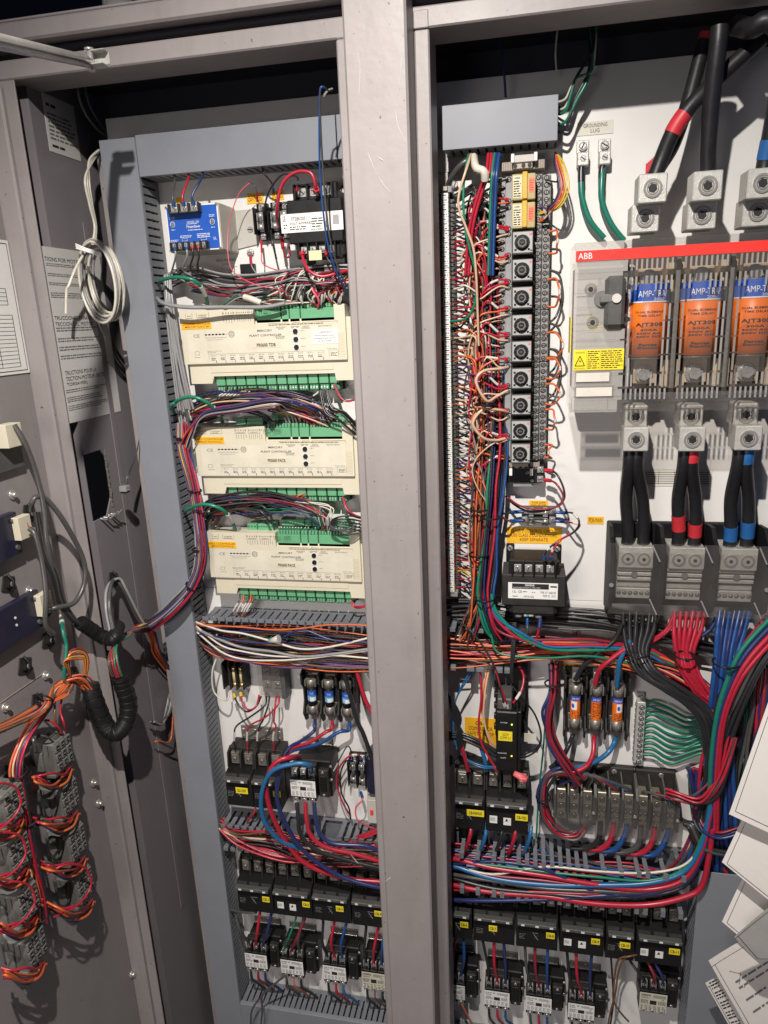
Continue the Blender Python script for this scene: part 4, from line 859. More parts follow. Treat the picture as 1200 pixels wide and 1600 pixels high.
# thin auxiliaries near post
fuse_holder(548,1187,1235,4,'small upright fuse holder, left of the pair by the post', group='small fuse pair by the post'); fuse_holder(562,1188,1238,4,'small upright fuse holder, right of the pair by the post', group='small fuse pair by the post')
tag(545,1179,569,1187,.0005,'CFH','yellow sticker over the small fuse pair by the post'); tag(484,1152,496,1161,.0005,'','bit of yellow sticker above the upper contactor')
t = Thing('push_button_block', 'beige button block with small red button behind the post', 'switch', tuple(P(582,1268,.03)))
a, b = P(573,1250,.05), P(588,1287,.05); mb = MB('housing'); mb.box(a.x, b.x+.02, .0008, .05, b.z, a.z, beiged); t.done(mb); mb = MB('red_button'); mb.box(a.x+.006, a.x+.012, .05, .053, (a.z+b.z)/2-.005, (a.z+b.z)/2+.006, redp); t.done(mb)
t = Thing('round_module', 'dark rounded module tucked behind the left post edge', 'module', tuple(P(580,1215,.02)))
a, b = P(570,1182,.05), P(590,1245,.05); mb = MB('housing'); mb.box(a.x, b.x+.03, .0008, .05, b.z, a.z, navy, .006); t.done(mb)
# ---------------- devices in the right bay ----------------
# long terminal block strip
a, b = P(690,302,.04), P(704,925,.04); tz1, tz0 = a.z, b.z; tx0, tx1 = -.157, -.1210
t = Thing('terminal_block_strip', 'long vertical strip of feed through terminals with white number markers', 'terminal strip', (tx0, 0, tz0))
mb = MB('mounting_rail'); mb.box(tx0-.002, tx1+.004, .0006, .008, tz0-.02, tz1+.035, steel); t.done(mb)
NT = 98; ph = (tz1-tz0)/NT; TCOL = [dgr, dgr, blk2, dgr, mat('block_red',(.30,.04,.05),.5), dgr, dgr, blk2, mat('block_green',(.05,.18,.10),.5), dgr, mat('block_brown',(.3,.14,.06),.5), dgr]
for k in range(NT):
    z = tz1-k*ph; m = TCOL[R.randrange(len(TCOL))] if 18 < k < NT-15 else (dgr if k < 18 else R.choice([mat('block_orange',(.45,.2,.04),.5), TCOL[4], dgr]))
    mb = MB('terminal_block'); mb.box(tx0, tx1, .008, .040, z-ph+.0006, z-.0002, m, .0004); mb.box(tx1, tx1+.006, .008, .026, z-ph+.0008, z-.0006, dgr, .0004)
    mb.cyl((tx0+.0075, .040, z-ph/2), 'd', ph*.33, .0003, ink, 8); mb.cyl((tx0+.0075, .0402, z-ph/2), 'd', ph*.2, .0003, dmetal, 6); t.done(mb)
nm = 12; mh = (tz1-tz0)/nm
for k in range(nm):
    z1_ = tz1-k*mh; mb = MB('marker_strip'); mb.box(tx1-.0115, tx1-.0015, .0405, .0428, z1_-mh+.0006, z1_-.0004, white, .0003)
    for q in range(8):
        zz = z1_-mh*(q+.5)/8; fine(mb, tx1-.0105, tx1-.0035, zz-.0016, zz+.0016, .0431, 1, ink, fill=1); mb.rect(tx1-.0115, tx1-.0015, z1_-mh*(q+1)/8-.0002, z1_-mh*(q+1)/8+.0002, .0430, inkg)
    t.done(mb)
term_screw(t, tx1+.006, tz1+.016, .008, .005, steel, name='mounting_screw')
mb = MB('end_clamp'); mb.box(tx0, tx1+.004, .008, .040, tz1+.0005, tz1+.010, mgr); mb.box(tx0+.01, tx1-.002, .04, .046, tz1+.002, tz1+.009, dmetal); t.done(mb)
mb = MB('end_clamp'); mb.box(tx0, tx1+.004, .008, .040, tz0-.009, tz0-.0005, mgr); t.done(mb)

# relay column: sockets with timers
cx = P(813,500,.08).x-.001; RW = .060; sx0, sx1 = cx-.034, cx+.044
rows = [290, 335, 378, 421, 464, 507, 548, 590, 631, 671, 707]          # pixel y of each module centre
zs = [P(813, y, .075).z for y in rows]
mb = MB('mounting_rail'); mb.box(cx-.012, cx+.016, .0006, .010, zs[-1]-.055, zs[0]+.045, steel); props(mb.build(off=(cx,0,zs[0])), 'bright mounting rail behind the column of relay sockets', 'rail')
SL, SR = [], []
def relay(i, z, kind, label):
    hh = .0205; t = Thing('timer_relay' if kind else 'relay_module', label, 'relay', (cx, 0, z), 'timer relays stacked in the socket column' if kind else 'amber relays at the head of the column')
    mb = MB('socket'); mb.box(sx0, sx1, .010, .022, z-hh, z+hh, mgr); mb.box(sx0+.0005, sx0+.011, .022, .030, z-hh+.001, z+hh-.001, mgr); mb.box(sx0+.011, sx0+.021, .022, .040, z-hh+.001, z+hh-.001, mgr); mb.box(sx1-.0125, sx1-.0005, .022, .030, z-hh+.001, z+hh-.001, mgr)
    mb.box(sx1-.0245, sx1-.0130, .022, .040, z-hh+.001, z+hh-.001, mgr); mb.box(sx0+.021, sx1-.025, .022, .032, z-hh+.0005, z+hh-.0005, blk); sk = t.done(mb)
    for xc, dd in ((sx1-.007, .030), (sx1-.019, .040)):
        for k in range(4):
            zz = z+.0150-k*.0100; mb = MB('socket_terminal'); mb.cyl((xc, dd, zz), 'd', .0040, .0004, ink, 12); mb.screw(xc, zz, dd+.0002, .0029, dmetal, h=.0008); mb.box(xc+.0042, xc+.0054, dd-.001, dd+.0004, zz-.003, zz+.003, ink, .0002); t.done(mb, sk); SR.append((sx1, zz))
    for xc, dd, ks in ((sx0+.0058, .030, (1,2)), (sx0+.016, .040, (0,3))):
        for k in ks:
            zz = z+.0150-k*.0100; mb = MB('socket_terminal'); mb.cyl((xc, dd, zz), 'd', .0040, .0004, ink, 12); mb.screw(xc, zz, dd+.0002, .0029, dmetal, h=.0008); t.done(mb, sk)
    mb = MB('body'); x0_, x1_ = sx0+.022, sx1-.0255; bz0, bz1 = z-.0175, z+.0145
    if kind:
        mb.box(x0_, x1_, .032, .078, bz0, bz1, dgr, .001); bd = t.done(mb)
        mb = MB('dial_plate'); mb.box(x0_+.0015, x1_-.0010, .078, .0788, bz0+.0022, bz1-.0012, mat('dial_grey',(.40,.40,.39),.5), .001); xm = x1_-(x1_-x0_)*.52; zm = (bz0+bz1)/2
        for k in range(12): a_ = k*.5236; q = .0114; mb.rect(xm+math.cos(a_)*q-.0003, xm+math.cos(a_)*q+.0003, zm+math.sin(a_)*q-.0003, zm+math.sin(a_)*q+.0003, .0791, ink)
        mb.cyl((xm, .0788, zm), 'd', .0112, .0004, blk, 24)
        for sxx, szz in ((-1,-1),(-1,1),(1,-1)): mb.rect(xm+sxx*.0096-.0016, xm+sxx*.0096+.0016, zm+szz*.0095-.0016, zm+szz*.0095+.0016, .0791, blk)
        text(mb, 'ABB', x1_-.0055, x1_-.0018, bz1-.006, bz1-.003, .0792, redp); fine(mb, x1_-.004, x1_-.001, bz0+.003, bz0+.007, .0792, 1); dp = t.done(mb, bd)
        mb = MB('timer_dial'); mb.cyl((xm, .0790, zm), 'd', .0088, .0055, blk, 28, .0080); mb.ring((xm, .0845, zm), .0045, .0062, .0004, inkg)
        for k in range(7):
            a_ = .3+k*.85+i*.13; mb.rect(xm+math.cos(a_)*.0069-.0005, xm+math.cos(a_)*.0069+.0005, zm+math.sin(a_)*.0069-.0005, zm+math.sin(a_)*.0069+.0005, .0849, inkg)
        mb.cyl((xm, .0845, zm), 'd', .0028, .0012, blk2, 10); mb.box(xm-.0022, xm+.0022, .0857, .0860, zm-.0004, zm+.0004, inkg, .0001); t.done(mb, bd)
    else:
        bz1 += .002; bz0 -= .001; x1_ += .002; x0_ -= .001
        mb.box(x0_, x1_, .032, .070, bz0, bz1, amber, .001); bd = t.done(mb); w_ = x1_-x0_
        mb = MB('pull_tab'); mb.box(x0_+w_*.45, x0_+w_*.66, .0702, .074, bz0+.001, bz1+.002, amber2); t.done(mb, bd)
        mb = MB('relay_print'); mb.rect(x0_+w_*.05, x0_+w_*.42, bz0+.003, bz1-.002, .0704, mat('straw_label',(.66,.62,.44),.4)); mb.rect(x0_+w_*.72, x0_+w_*.95, bz0+.009, bz1-.006, .0704, mat('coral_label',(.8,.2,.1),.4))
        fine(mb, x0_+w_*.08, x0_+w_*.38, bz0+.004, bz1-.008, .0707, 7, ink); text(mb, 'ABB', x0_+w_*.1, x0_+w_*.34, bz1-.0065, bz1-.004, .0707, ink); fine(mb, x0_+w_*.74, x0_+w_*.93, bz0+.011, bz1-.008, .0707, 5, redp)
        for k in range(8): mb.rect(x0_+w_*.48, x0_+w_*.63, bz0+.004+k*.0034, bz0+.0045+k*.0034, .0742, copper)
        t.done(mb, bd)
for i, z in enumerate(zs):
    o = ['first', 'second', 'third', 'fourth', 'fifth', 'sixth', 'seventh', 'eighth', 'ninth']
    relay(i, z, i > 1, ('amber faced relay at the very top of the column' if i == 0 else 'amber faced relay directly above the first dial timer') if i < 2 else 'black dial timer relay, %s dial from the top of the column%s' % (o[i-2], '' if i < 10 else ', lowest of all'))
def rail_end(z, s, label):
    t = Thing('rail_end_clamp', label, 'end clamp', (cx, 0, z), 'beige ribbed rail end clamps')
    mb = MB('clamp_body'); mb.box(sx0+.004, sx1-.010, .006, .034, z-.006, z+.006, mat('clamp_beige',(.42,.36,.30),.5)); mb.box(cx-.012, cx+.016, .034, .044, z-.006, z+.006, mat('clamp_beige',(.42,.36,.30),.5))
    for k in range(7):
        for x in (sx0+.004+k*.0027, sx1-.0285+k*.0027): mb.box(x, x+.0014, .034, .0352, z-.006, z+.006, mat('clamp_dark',(.25,.21,.18),.5), .0002)
    c_ = t.done(mb)
    mb = MB('clamp_tab'); mb.box(cx-.010, cx+.018, .044, .047, z+s*.002, z+s*.012, beiged); mb.box(cx-.015, cx-.010, .044, .049, z+s*.002, z+s*.014, white); mb.box(cx+.018,cx+.023,.044,.049,z+s*.002,z+s*.014,white); t.done(mb)
    for x in (cx-.009, cx+.003, cx+.012): mb = MB('clamp_screw'); mb.cyl((x, .0442, z-.002), 'd', .003, .0008, ink, 10); t.done(mb)
rail_end(zs[0]+.034, 1, 'beige ribbed end clamp above the amber relays'); rail_end(zs[-1]-.030, -1, 'beige ribbed end clamp below the lowest dial timer')

# contact block below the relays
a, b = P(790,731,.05), P(853,758,.05)
t = Thing('contact_block', 'black two row contact block below the relay column', 'terminal block', ((a.x+b.x)/2, 0, b.z))
mb = MB('body'); mb.box(a.x+.002, b.x-.004, .0008, .034, b.z, a.z, blk, .001); mb.box(a.x+.01, b.x-.02, .034, .048, b.z+.016, a.z-.002, blk); mb.box(a.x+.012, b.x-.02, .0008, .030, b.z-.008, b.z, mgr); t.done(mb)
for r_ in (0, 1):
    zz = a.z-.006-r_*.016; term_screw(t, b.x-.009, zz, .037, .0042, metal, .005); term_screw(t, b.x-.022 if r_ else b.x-.03, zz-.002, .050 if not r_ else .037, .003, dmetal)
KB = (b.x-.004, a.z-.006, a.z-.022); KBL = a.x
# horizontal fuse pair
a, b = P(815,797,.03), P(868,820,.03); tag(827,782,856,793,.0005,'TX7R 2AMP\n250V FUSES','yellow two line fuse sticker right under the contact block jumpers')
FH = []
for r_ in (0, 1):
    z = a.z-.006-r_*.0155; x0, x1 = a.x, b.x
    t = Thing('fuse_holder', ('upper' if r_ == 0 else 'lower')+' horizontal fuse holder over the orange class 2 sticker', 'fuse holder', ((x0+x1)/2, 0, z), 'horizontal fuse holders')
    mb = MB('base'); mb.box(x0, x1, .0008, .010, z-.007, z+.0065, dgr); mb.box(x0+.010, x0+.020, .0008, .012, z-.011, z-.006, blk); mb.box(x1-.022, x1-.012, .0008, .012, z-.011, z-.006, blk); mb.box(x0+.02,x1-.02,.01,.028,z+.005,z+.0065,dgr); t.done(mb)
    mb = MB('fuse'); mb.cyl((x0+.013, .021, z), 'x', .0038, x1-x0-.026, mat('fuse_grey',(.32,.33,.28),.35)); mb.cyl((x0+.012, .021, z), 'x', .0043, .009, metal); mb.cyl((x1-.021, .021, z), 'x', .0043, .009, metal); t.done(mb)
    for x in (x0+.005, x1-.005): term_screw(t, x, z, .014, .0038, metal, .005)
    for x in (x0+.016, x1-.017): mb = MB('clip'); [mb.box(x-.004, x+.004, .012, .026, z+s*.0055-.0008, z+s*.0055+.0008, metal, .0003) for s in (-1,1)]; t.done(mb)
    FH.append((x0, x1, z))
tag(792,823,877,850,.0005,'CLASS 2 CONTROL CIRCUIT\nUSE CLASS 2 CONDUCTORS\nKEEP SEPARATE','large orange class 2 control circuit sticker above the transformer', group=None, fill=.86)
tag(918,807,943,819,.0005,'PDB-MAIN','yellow sticker left of the largest power block'); 
# second transformer
c0 = P(792,880,.088); c1 = P(880,940,.088)
transformer('black control transformer under the orange class 2 sticker', -.0380, .0645, 1.0290, 1.0830, .098, 4, 0, None, blk2, P(794,909,.084).x, P(872,909,.084).x, P(832,936,.084).z, P(832,911,.084).z,
    [(None,.08,.82,.62,.95,1), ('SIEMENS', .34,.53,.80,.92,0), ('Siemens Energy & Automation, Inc., Made in Mexico', .10,.66,.65,.75,0), (None,.85,.98,.7,.92,0), ('UL  CE', .09,.28,.38,.52,0), (None,.3,.38,.40,.50,0), (None,.48,.55,.38,.46,0), ('TYPE  KT  50/60 HZ', .65,.96,.36,.5,0), ('TEMP CL  130 C', .70,.96,.16,.28,0), (None,.09,.2,.1,.2,0), ('MT0150J', .32,.52,.06,.20,0)])
tx = (c0.x, c1.x, c0.z, c1.z)
# the four front screws of its lower terminals with clips
a, b = P(803,953,.075), P(866,968,.075); t = Thing('fuse_clip_block', 'terminal block with bright clips and small glass fuse under the transformer', 'fuse holder', ((a.x+b.x)/2, -.03, b.z))
mb = MB('body'); mb.box(a.x-.002, b.x+.002, .03, .058, b.z-.01, a.z+.006, blk, .001); t.done(mb); w = (b.x-a.x)/4
for k in (0, 2): mb = MB('clip'); xx = a.x+(k+.45)*w; mb.box(xx-w*.36, xx+w*.36, .058, .074, b.z-.001, a.z-.001, steel, .003); t.done(mb)
term_screw(t, a.x+3.5*w, (a.z+b.z)/2, .062, .0045, metal, .006)
mb = MB('glass_fuse'); xx = a.x+1.45*w; mb.cyl((xx-w*.45, .070, (a.z+b.z)/2), 'x', .0062, w*.95, mat('fuse_white',(.75,.78,.74),.25)); mb.cyl((xx-w*.2, .070, (a.z+b.z)/2), 'x', .0064, w*.25, mat('fuse_teal',(.08,.45,.35),.3)); t.done(mb)

# grounding lugs
tag(902,192,958,208,.0005,'GROUNDING\nLUG','cream grounding lug label at the top of the right bay', mat('aged_label',(.66,.63,.55),.5), fill=.66)
tag(1009,1184,1056,1199,.0005,'GROUNDING\nLUG','white grounding lug label beside the green wired ground bar', panel, fill=.62)
for px, lab in ((911,'aluminium grounding lug on the left with a dark green tail'), (945,'aluminium grounding lug on the right with a dark green tail')):
    v = P(px, 233 if px < 930 else 231, .012); t = Thing('grounding_lug', lab, 'grounding lug', tuple(v), 'pair of grounding lugs')
    mb = MB('tongue'); mb.box(v.x-.009, v.x+.009, .0006, .004, v.z-.004, v.z+.014, lugm, .001); t.done(mb)
    mb = MB('barrel'); mb.box(v.x-.0085, v.x+.0085, .0006, .020, v.z-.024, v.z-.005, lugm, .0015); bl_ = t.done(mb)
    mb = MB('bolt'); mb.cyl((v.x, .004, v.z+.005), 'd', .0062, .005, metal, 14); mb.screw(v.x, v.z+.005, .009, .0055, metal, h=.001); t.done(mb)
    mb = MB('set_screw'); mb.screw(v.x, v.z-.014, .020, .0045, metal, h=.001); t.done(mb, bl_)
wire([(909,258,.012),(908,285,.016),(910,310,.018),(922,345,.018),(944,372,.014)], .0046, 'dgreen', 'thick green ground cable below the left grounding lug', cat='cable', name='ground_cable')
wire([(942,258,.012),(940,285,.018),(941,315,.020),(955,350,.018),(975,376,.014)], .0046, 'dgreen', 'thick green ground cable below the right grounding lug', cat='cable', name='ground_cable')
for px, w_ in ((909,908),(942,940)): wire([(px,256,.012),(w_,270,.0145),(w_,284 if px < 920 else 292,.0165)], .0050, 'black', 'black tape sleeve on the ground cable under the %s grounding lug' % ('left' if px < 920 else 'right'), cat='tape', name='tape_sleeve')

# main fused switch
bx0, bx1 = P(896,500,.13).x, .40; bz1, bz0 = P(897,380,.13).z, P(893,645,.13).z; BD = .128
t = Thing('fused_disconnect_switch', 'large fused disconnect switch with smoky clear cover and red stripe', 'switch', ((bx0+bx1)/2, 0, bz0))
H = bz1-bz0; W = bx1-bx0
mb = MB('base'); mb.box(bx0+.010, bx1-.004, .004, .052, bz0+.022, bz1-.012, mat('switch_base',(.14,.135,.13),.5), .003); mb.box(bx0+.002, bx0+.085, .052, .096, bz0+.03, bz1-.03, mat('switch_mech',(.60,.58,.54),.5), .003); base = t.done(mb)
pitch = P(1098,500,.11).x-P(1016,500,.11).x; fx = [P(1016,500,.11).x+k*pitch for k in range(3)]
for k in range(4):
    x = fx[0]-pitch/2+k*pitch; mb = MB('phase_wall'); mb.box(x-.003, x+.003, .052, .105, bz0+.03, bz1-.022, mat('switch_base',(.14,.135,.13),.5)); t.done(mb, base)
# cover as slotted clear sheet
PZ = lambda v: bz1-v*H
mb = MB('clear_cover'); cv0, cv1 = BD-.002, BD
slots = []
for k in range(3):
    xs = fx[k]-.036; n = 10; sp = .0066
    for r_, (va, vb) in enumerate(((.085,.17),(.205,.285),(.365,.455),(.465,.56),(.57,.655),(.665,.76),(.775,.845))):
        for q in range(n):
            if r_ in (2,3,4,5) and .0145*0+1 < q < 8 and not (r_ == 5 and False):
                if 1 < q < 7: continue
            if r_ in (1,6) and q in (3,4): continue
            slots.append((xs+q*sp, xs+q*sp+.0040, PZ(vb), PZ(va)))
    for q in range(n): slots.append((xs+q*sp, xs+q*sp+.0040, PZ(.925), PZ(.86)))
# strips between slots: decompose the sheet in rows
hx0, hx1, hz0_, hz1_ = bx0+.048, bx0+.092, PZ(.50), PZ(.28)
slots.append((hx0, hx1, hz0_, hz1_)); xs_ = [s[0] for s in slots]; zz_ = sorted(set([bz0, bz1]+[round(s[2], 5) for s in slots]+[round(s[3], 5) for s in slots]))
for i in range(len(zz_)-1):
    za, zb_ = zz_[i], zz_[i+1]
    if zb_-za < 1e-5: continue
    zm = (za+zb_)/2; cuts = sorted((s[0], s[1]) for s in slots if s[2]-1e-5 <= zm <= s[3]+1e-5); x = bx0
    for c in cuts:
        if c[0] > x: mb.box(x, c[0], cv0, cv1, za, zb_, (smokeg if c[0]-x < .006 else smoke) if c[0] > fx[0]-.03 else smoked, 0)
        x = max(x, c[1])
    if x < bx1 and x > bx0+.001: mb.box(x, bx1, cv0, cv1, za, zb_, smoke, 0)
    elif x < bx1: mb.box(x, fx[0]-.042, cv0, cv1, za, zb_, smoked, 0); mb.box(fx[0]-.042, bx1, cv0, cv1, za, zb_, smoke, 0)
mb.box(bx0-.0016, bx0, .030, cv1, bz0, bz1, smoke, .0003); mb.box(bx0, bx1, .030, cv0, bz1-.0016, bz1, smoke, .0003); mb.box(bx0, bx1, .030, cv0, bz0, bz0+.0016, smoke, .0003)
cvr = t.done(mb)
for k in range(4):
    x = fx[0]-pitch/2+k*pitch+.004; mb = MB('cover_seam'); mb.box(x-.0008, x+.0008, cv1, cv1+.0016, bz0, bz1-.036*0-.026, smoke, .0003); t.done(mb, cvr)
for k, (u0, u1) in enumerate(((0,.148*W/W),(.15,.40),(.41,.53),(.535,.66),(.665,.79),(.795,.92))):
    mb = MB('cover_rib'); mb.box(bx0+u0*W, bx0+u1*W, cv1, cv1+.0012, bz0+.002, bz0+.004, smoke, .0003); mb.box(bx0+u0*W, bx0+u1*W, cv1, cv1+.0012, bz0+.022, bz0+.024, smoke, .0003); mb.box(bx0+u0*W, bx0+u0*W+.0015, cv1, cv1+.0012, bz0+.0045, bz0+.0215, smoke, .0002); t.done(mb, cvr)
mb = MB('red_stripe'); mb.box(bx0+.001, bx1, cv1+.0003, cv1+.0010, bz1-.0245, bz1-.0105, redp, .0001); rs = t.done(mb, cvr)
mb = MB('stripe_lettering'); text(mb, 'ABB', bx0+.004, bx0+.023, bz1-.0215, bz1-.0135, cv1+.0014, whink, bold=.04); t.done(mb)
mb = MB('warning_sticker'); a, b = P(896,547,.129), P(974,577,.129); mb.box(a.x+.0005, b.x, cv1+.0003, cv1+.0008, b.z, a.z, yel2, .0001); ws = t.done(mb)
mb = MB('warning_print'); f = cv1+.0011; w, h = b.x-a.x, a.z-b.z; U = lambda u: a.x+u*w; V = lambda v: b.z+v*h
tri = [(.04,.22),(.23,.22),(.135,.70)]; 
for (p, q) in ((0,1),(1,2),(2,0)):
    A, B = Vector((U(tri[p][0]), -f, V(tri[p][1]))), Vector((U(tri[q][0]), -f, V(tri[q][1]))); nn_ = (B-A).cross(Vector((0,1,0))).normalized()*.0006; mb.quad([A-nn_, B-nn_, B+nn_, A+nn_], ink)
mb.quad([(U(.145),-f,V(.58)),(U(.115),-f,V(.42)),(U(.14),-f,V(.43)),(U(.125),-f,V(.28)),(U(.16),-f,V(.48)),(U(.135),-f,V(.47))], ink)
text(mb, 'WARNING', U(.04), U(.23), V(.82), V(.91), f, ink); text(mb, 'RISK OF SHOCK', U(.02), U(.24), V(.05), V(.13), f, ink); mb.rect(U(.262), U(.266), V(.02), V(.98), f, ink); mb.rect(U(.535), U(.539), V(.02), V(.98), f, ink)
fine(mb, U(.285), U(.52), V(.06), V(.96), f, 9); fine(mb, U(.555), U(.98), V(.06), V(.96), f, 9); t.done(mb, ws)
for q0, q1 in (((896,580),(955,599)), ((896,603),(959,622))):
    a, b = P(*q0, .129), P(*q1, .129); mb = MB('legend_strip'); mb.box(a.x+.002, b.x, cv1+.0003, cv1+.0012, b.z, a.z, smoke, .0003); mb.box(a.x+.004, b.x-.003, cv1+.0013, cv1+.0018, b.z+.003, a.z-.003, mat('legend_cream',(.66,.62,.55),.5), .0002); t.done(mb)
mb = MB('side_sticker'); mb.box(bx0-.003, bx0-.0018, .075, .115, PZ(.64), PZ(.42), yel2, .0002); t.done(mb)
a, b = P(924,480,.11), P(963,513,.11); mb = MB('yellow_tag'); mb.box(a.x-.004, b.x-.006, .0975, .0985, b.z-.004, a.z, yel2, .0002); fine(mb, a.x-.002, b.x-.007, b.z, a.z-.002, .0989, 8); t.done(mb)
# rotary handle
hx, hz = P(947,467,.12).x, P(947,467,.12).z; mb = MB('rotary_handle'); mb.cyl((hx-.004, .097, hz), 'd', .021, .018, dgr, 28); mb.ring((hx-.004, .115, hz), .016, .019, .002, dgr, 28); mb.box(hx-.003, hx+.024, .10, .138, hz-.040, hz+.030, dgr, .005)
mb.cyl((hx-.006, .117, hz), 'd', .013, .014, mat('handle_grey',(.16,.16,.15),.45), 20, .011); mb.box(hx-.010, hx+.018, .131, .139, hz-.006, hz+.006, mat('handle_grey',(.16,.16,.15),.45), .002); hd = t.done(mb)
mb = MB('handle_cap'); mb.cyl((hx+.012, .139, hz), 'd', .0062, .002, mat('cap_white',(.6,.58,.54),.4), 18); t.done(mb, hd)
mb = MB('indicator'); mb.box(hx-.011, hx-.006, .112, .116, hz+.018, hz+.032, mat('plum',(.18,.01,.05),.4)); t.done(mb, hd)
for px, py in ((923,452),(983,448),(926,504),(981,499)):
    v = P(px, py, .129); mb = MB('cover_boss'); mb.ring((v.x, cv1, v.z), .0046, .0085, .0018, smoke2); mb.cyl((v.x, cv1, v.z), 'd', .0036, .0004, ink, 10); t.done(mb, cvr)
mb = MB('window_frame'); a, b = P(900,463,.128), P(925,492,.128); mb.box(a.x, b.x, cv1, cv1+.0012, a.z-.0012, a.z, smoke2, .0002); mb.box(a.x, b.x, cv1, cv1+.0012, b.z, b.z+.0012, smoke2, .0002); t.done(mb, cvr)
# the three fuses behind the cover
for k in range(3):
    x = fx[k]; z1f, z0f = P(1016,447,.11).z, P(1016,557,.11).z; r = .0275; Hf = z1f-z0f
    for s in (1, -1):
        zz = (bz1-.050) if s == 1 else (bz0+.050)
        mb = MB('contact_blade'); mb.box(x-.016, x+.016, .082, .086, min(zz, (z1f if s == 1 else z0f))-.014, max(zz, (z1f if s == 1 else z0f))+.014, copper, .001); bl_ = t.done(mb)
        mb = MB('blade_bolt'); mb.cyl((x-.002, .086, zz), 'd', .0125, .004, metal, 20); mb.cyl((x-.002, .090, zz), 'd', .009, .008, metal, 6); t.done(mb, bl_)
        for xx in (x-.028, x+.028): mb = MB('spring_contact'); mb.box(xx-.004, xx+.004, .060, .088, zz-.020, zz+.020, copper); t.done(mb)
        mb = MB('arc_chute'); mb.box(x-.034, x+.034, .056, .062, zz-.030, zz+.030, mat('chute_brown',(.10,.07,.05),.6)); t.done(mb)
    fz = Thing('cartridge_fuse', 'large orange cartridge fuse behind the smoky cover, %s' % ('nearest the rotary handle', 'centre pole', 'rightmost pole cut by the photo edge')[k], 'fuse', (x, -.095, z0f), 'large orange cartridge fuses')
    mb = MB('barrel'); mb.cyl((x, .088, z0f), 'z', r, Hf, orng, 36); mb.cyl((x, .088, z0f-.004), 'z', r*.93, .004, dmetal, 30); mb.cyl((x, .088, z1f), 'z', r*.93, .004, dmetal, 30); bar = fz.done(mb)
    rr = r+.0004; f2 = lambda u, v: (x+math.sin(u/rr)*(rr+.0004), -.088-math.cos(u/rr)*(rr+.0004), v); zb2 = z1f-.021
    mb = MB('blue_band'); ps = [(x+math.sin(-1.5+3*q/24)*rr, -.088-math.cos(-1.5+3*q/24)*rr) for q in range(25)]
    for q in range(24): mb.quad([(*ps[q], zb2), (*ps[q+1], zb2), (*ps[q+1], z1f+.003), (*ps[q], z1f+.003)], fblue)
    for q in range(24): mb.quad([(ps[q][0], ps[q][1]-.0003, zb2-.001), (ps[q+1][0], ps[q+1][1]-.0003, zb2-.001), (ps[q+1][0], ps[q+1][1]-.0003, zb2+.0008), (ps[q][0], ps[q][1]-.0003, zb2+.0008)], whink)
    fz.done(mb, bar)
    mb = MB('fuse_lettering'); text(mb, 'AMP-TRAP', -.019, .024, zb2+.0065, zb2+.0150, 0, whink, frame=f2, bold=.03); text(mb, '2000', .002, .018, zb2+.0015, zb2+.0050, 0, whink, frame=f2)
    L = zb2-z0f; V = lambda v: z0f+v*L
    for s, w_, v0, v1, bo in (('DUAL ELEMENT',.022,.80,.835,.01),('TIME DELAY',.018,.735,.77,.01),('AJT300',.021,.545,.625,.02),('300A',.013,.475,.51,.02),('600V AC',.019,.415,.45,.02),('500V DC',.019,.355,.39,.02),('Ferraz',.014,.20,.245,.03),('Shawmut',.016,.145,.19,.03)):
        text(mb, s, -w_*.9-.002, w_*.9-.002, V(v0), V(v1), 0, ink, frame=f2, bold=bo)
    fz.done(mb, bar)
# big cast lugs above and below
def big_lug(px, py, s, label, d=.09):
    v = P(px, py, d+.02); t = Thing('cable_lug', label, 'cable lug', (v.x, -d+.03, v.z), 'cast aluminium cable lugs on the switch'); h = s
    mb = MB('body'); mb.box(v.x-h, v.x+h, d-.020, d+.020, v.z-h, v.z+h, lugm, .0015); b_ = t.done(mb)
    mb = MB('set_screw'); mb.ring((v.x, d+.020, v.z), .0092, .0122, .0016, steel, 28); mb.cyl((v.x, d+.0203, v.z), 'd', .0092, .0003, lugm, 24); mb.ring((v.x, d+.0206, v.z), .0066, .0080, .0010, dmetal, 24); mb.cyl((v.x, d+.0207, v.z), 'd', .0062, .0003, ink, 6); t.done(mb, b_); return v
LUGS = []
for k, (x1_, y1_, x2_, y2_) in enumerate(((1020,294,1008,341),(1106,290,1097,336),(1192,286,1184,331))):
    n_ = ('leftmost','middle','right edge')[k]
    LUGS.append(big_lug(x1_, y1_, .0185, 'upper cast lug of the %s pole above the switch' % n_, .10)); big_lug(x2_, y2_, .0185, 'lower cast lug of the %s pole above the switch' % n_, .078)
LUGB = []
for k, (x1_, y1_, x2_, y2_) in enumerate(((994,651,994,687),(1080,651,1082,687),(1166,648,1170,685))):
    n_ = ('leftmost','middle','right')[k]; big_lug(x1_, y1_, .0165, 'upper cast lug of the %s pole below the switch' % n_, .066)
    LUGB.append(big_lug(x2_, y2_, .0180, 'lower cast lug of the %s pole below the switch' % n_, .088))
RT = tag(969,733,1111,760,.0005,'','worn ruled data label behind the black cables under the switch', mat('aged_label',(.66,.63,.55),.5))
mb = MB('ruled_lines'); a, b = P(973,736,0), P(1107,757,0)
for k in range(6): z = b.z+(a.z-b.z)*(k+.5)/6; mb.rect(a.x, b.x, z-.0006, z+.0006, .0012, inkg)
for u in (.08,.42,.6): mb.rect(a.x+(b.x-a.x)*u, a.x+(b.x-a.x)*u+.0008, b.z, a.z, .0012, inkg)
RT.done(mb)

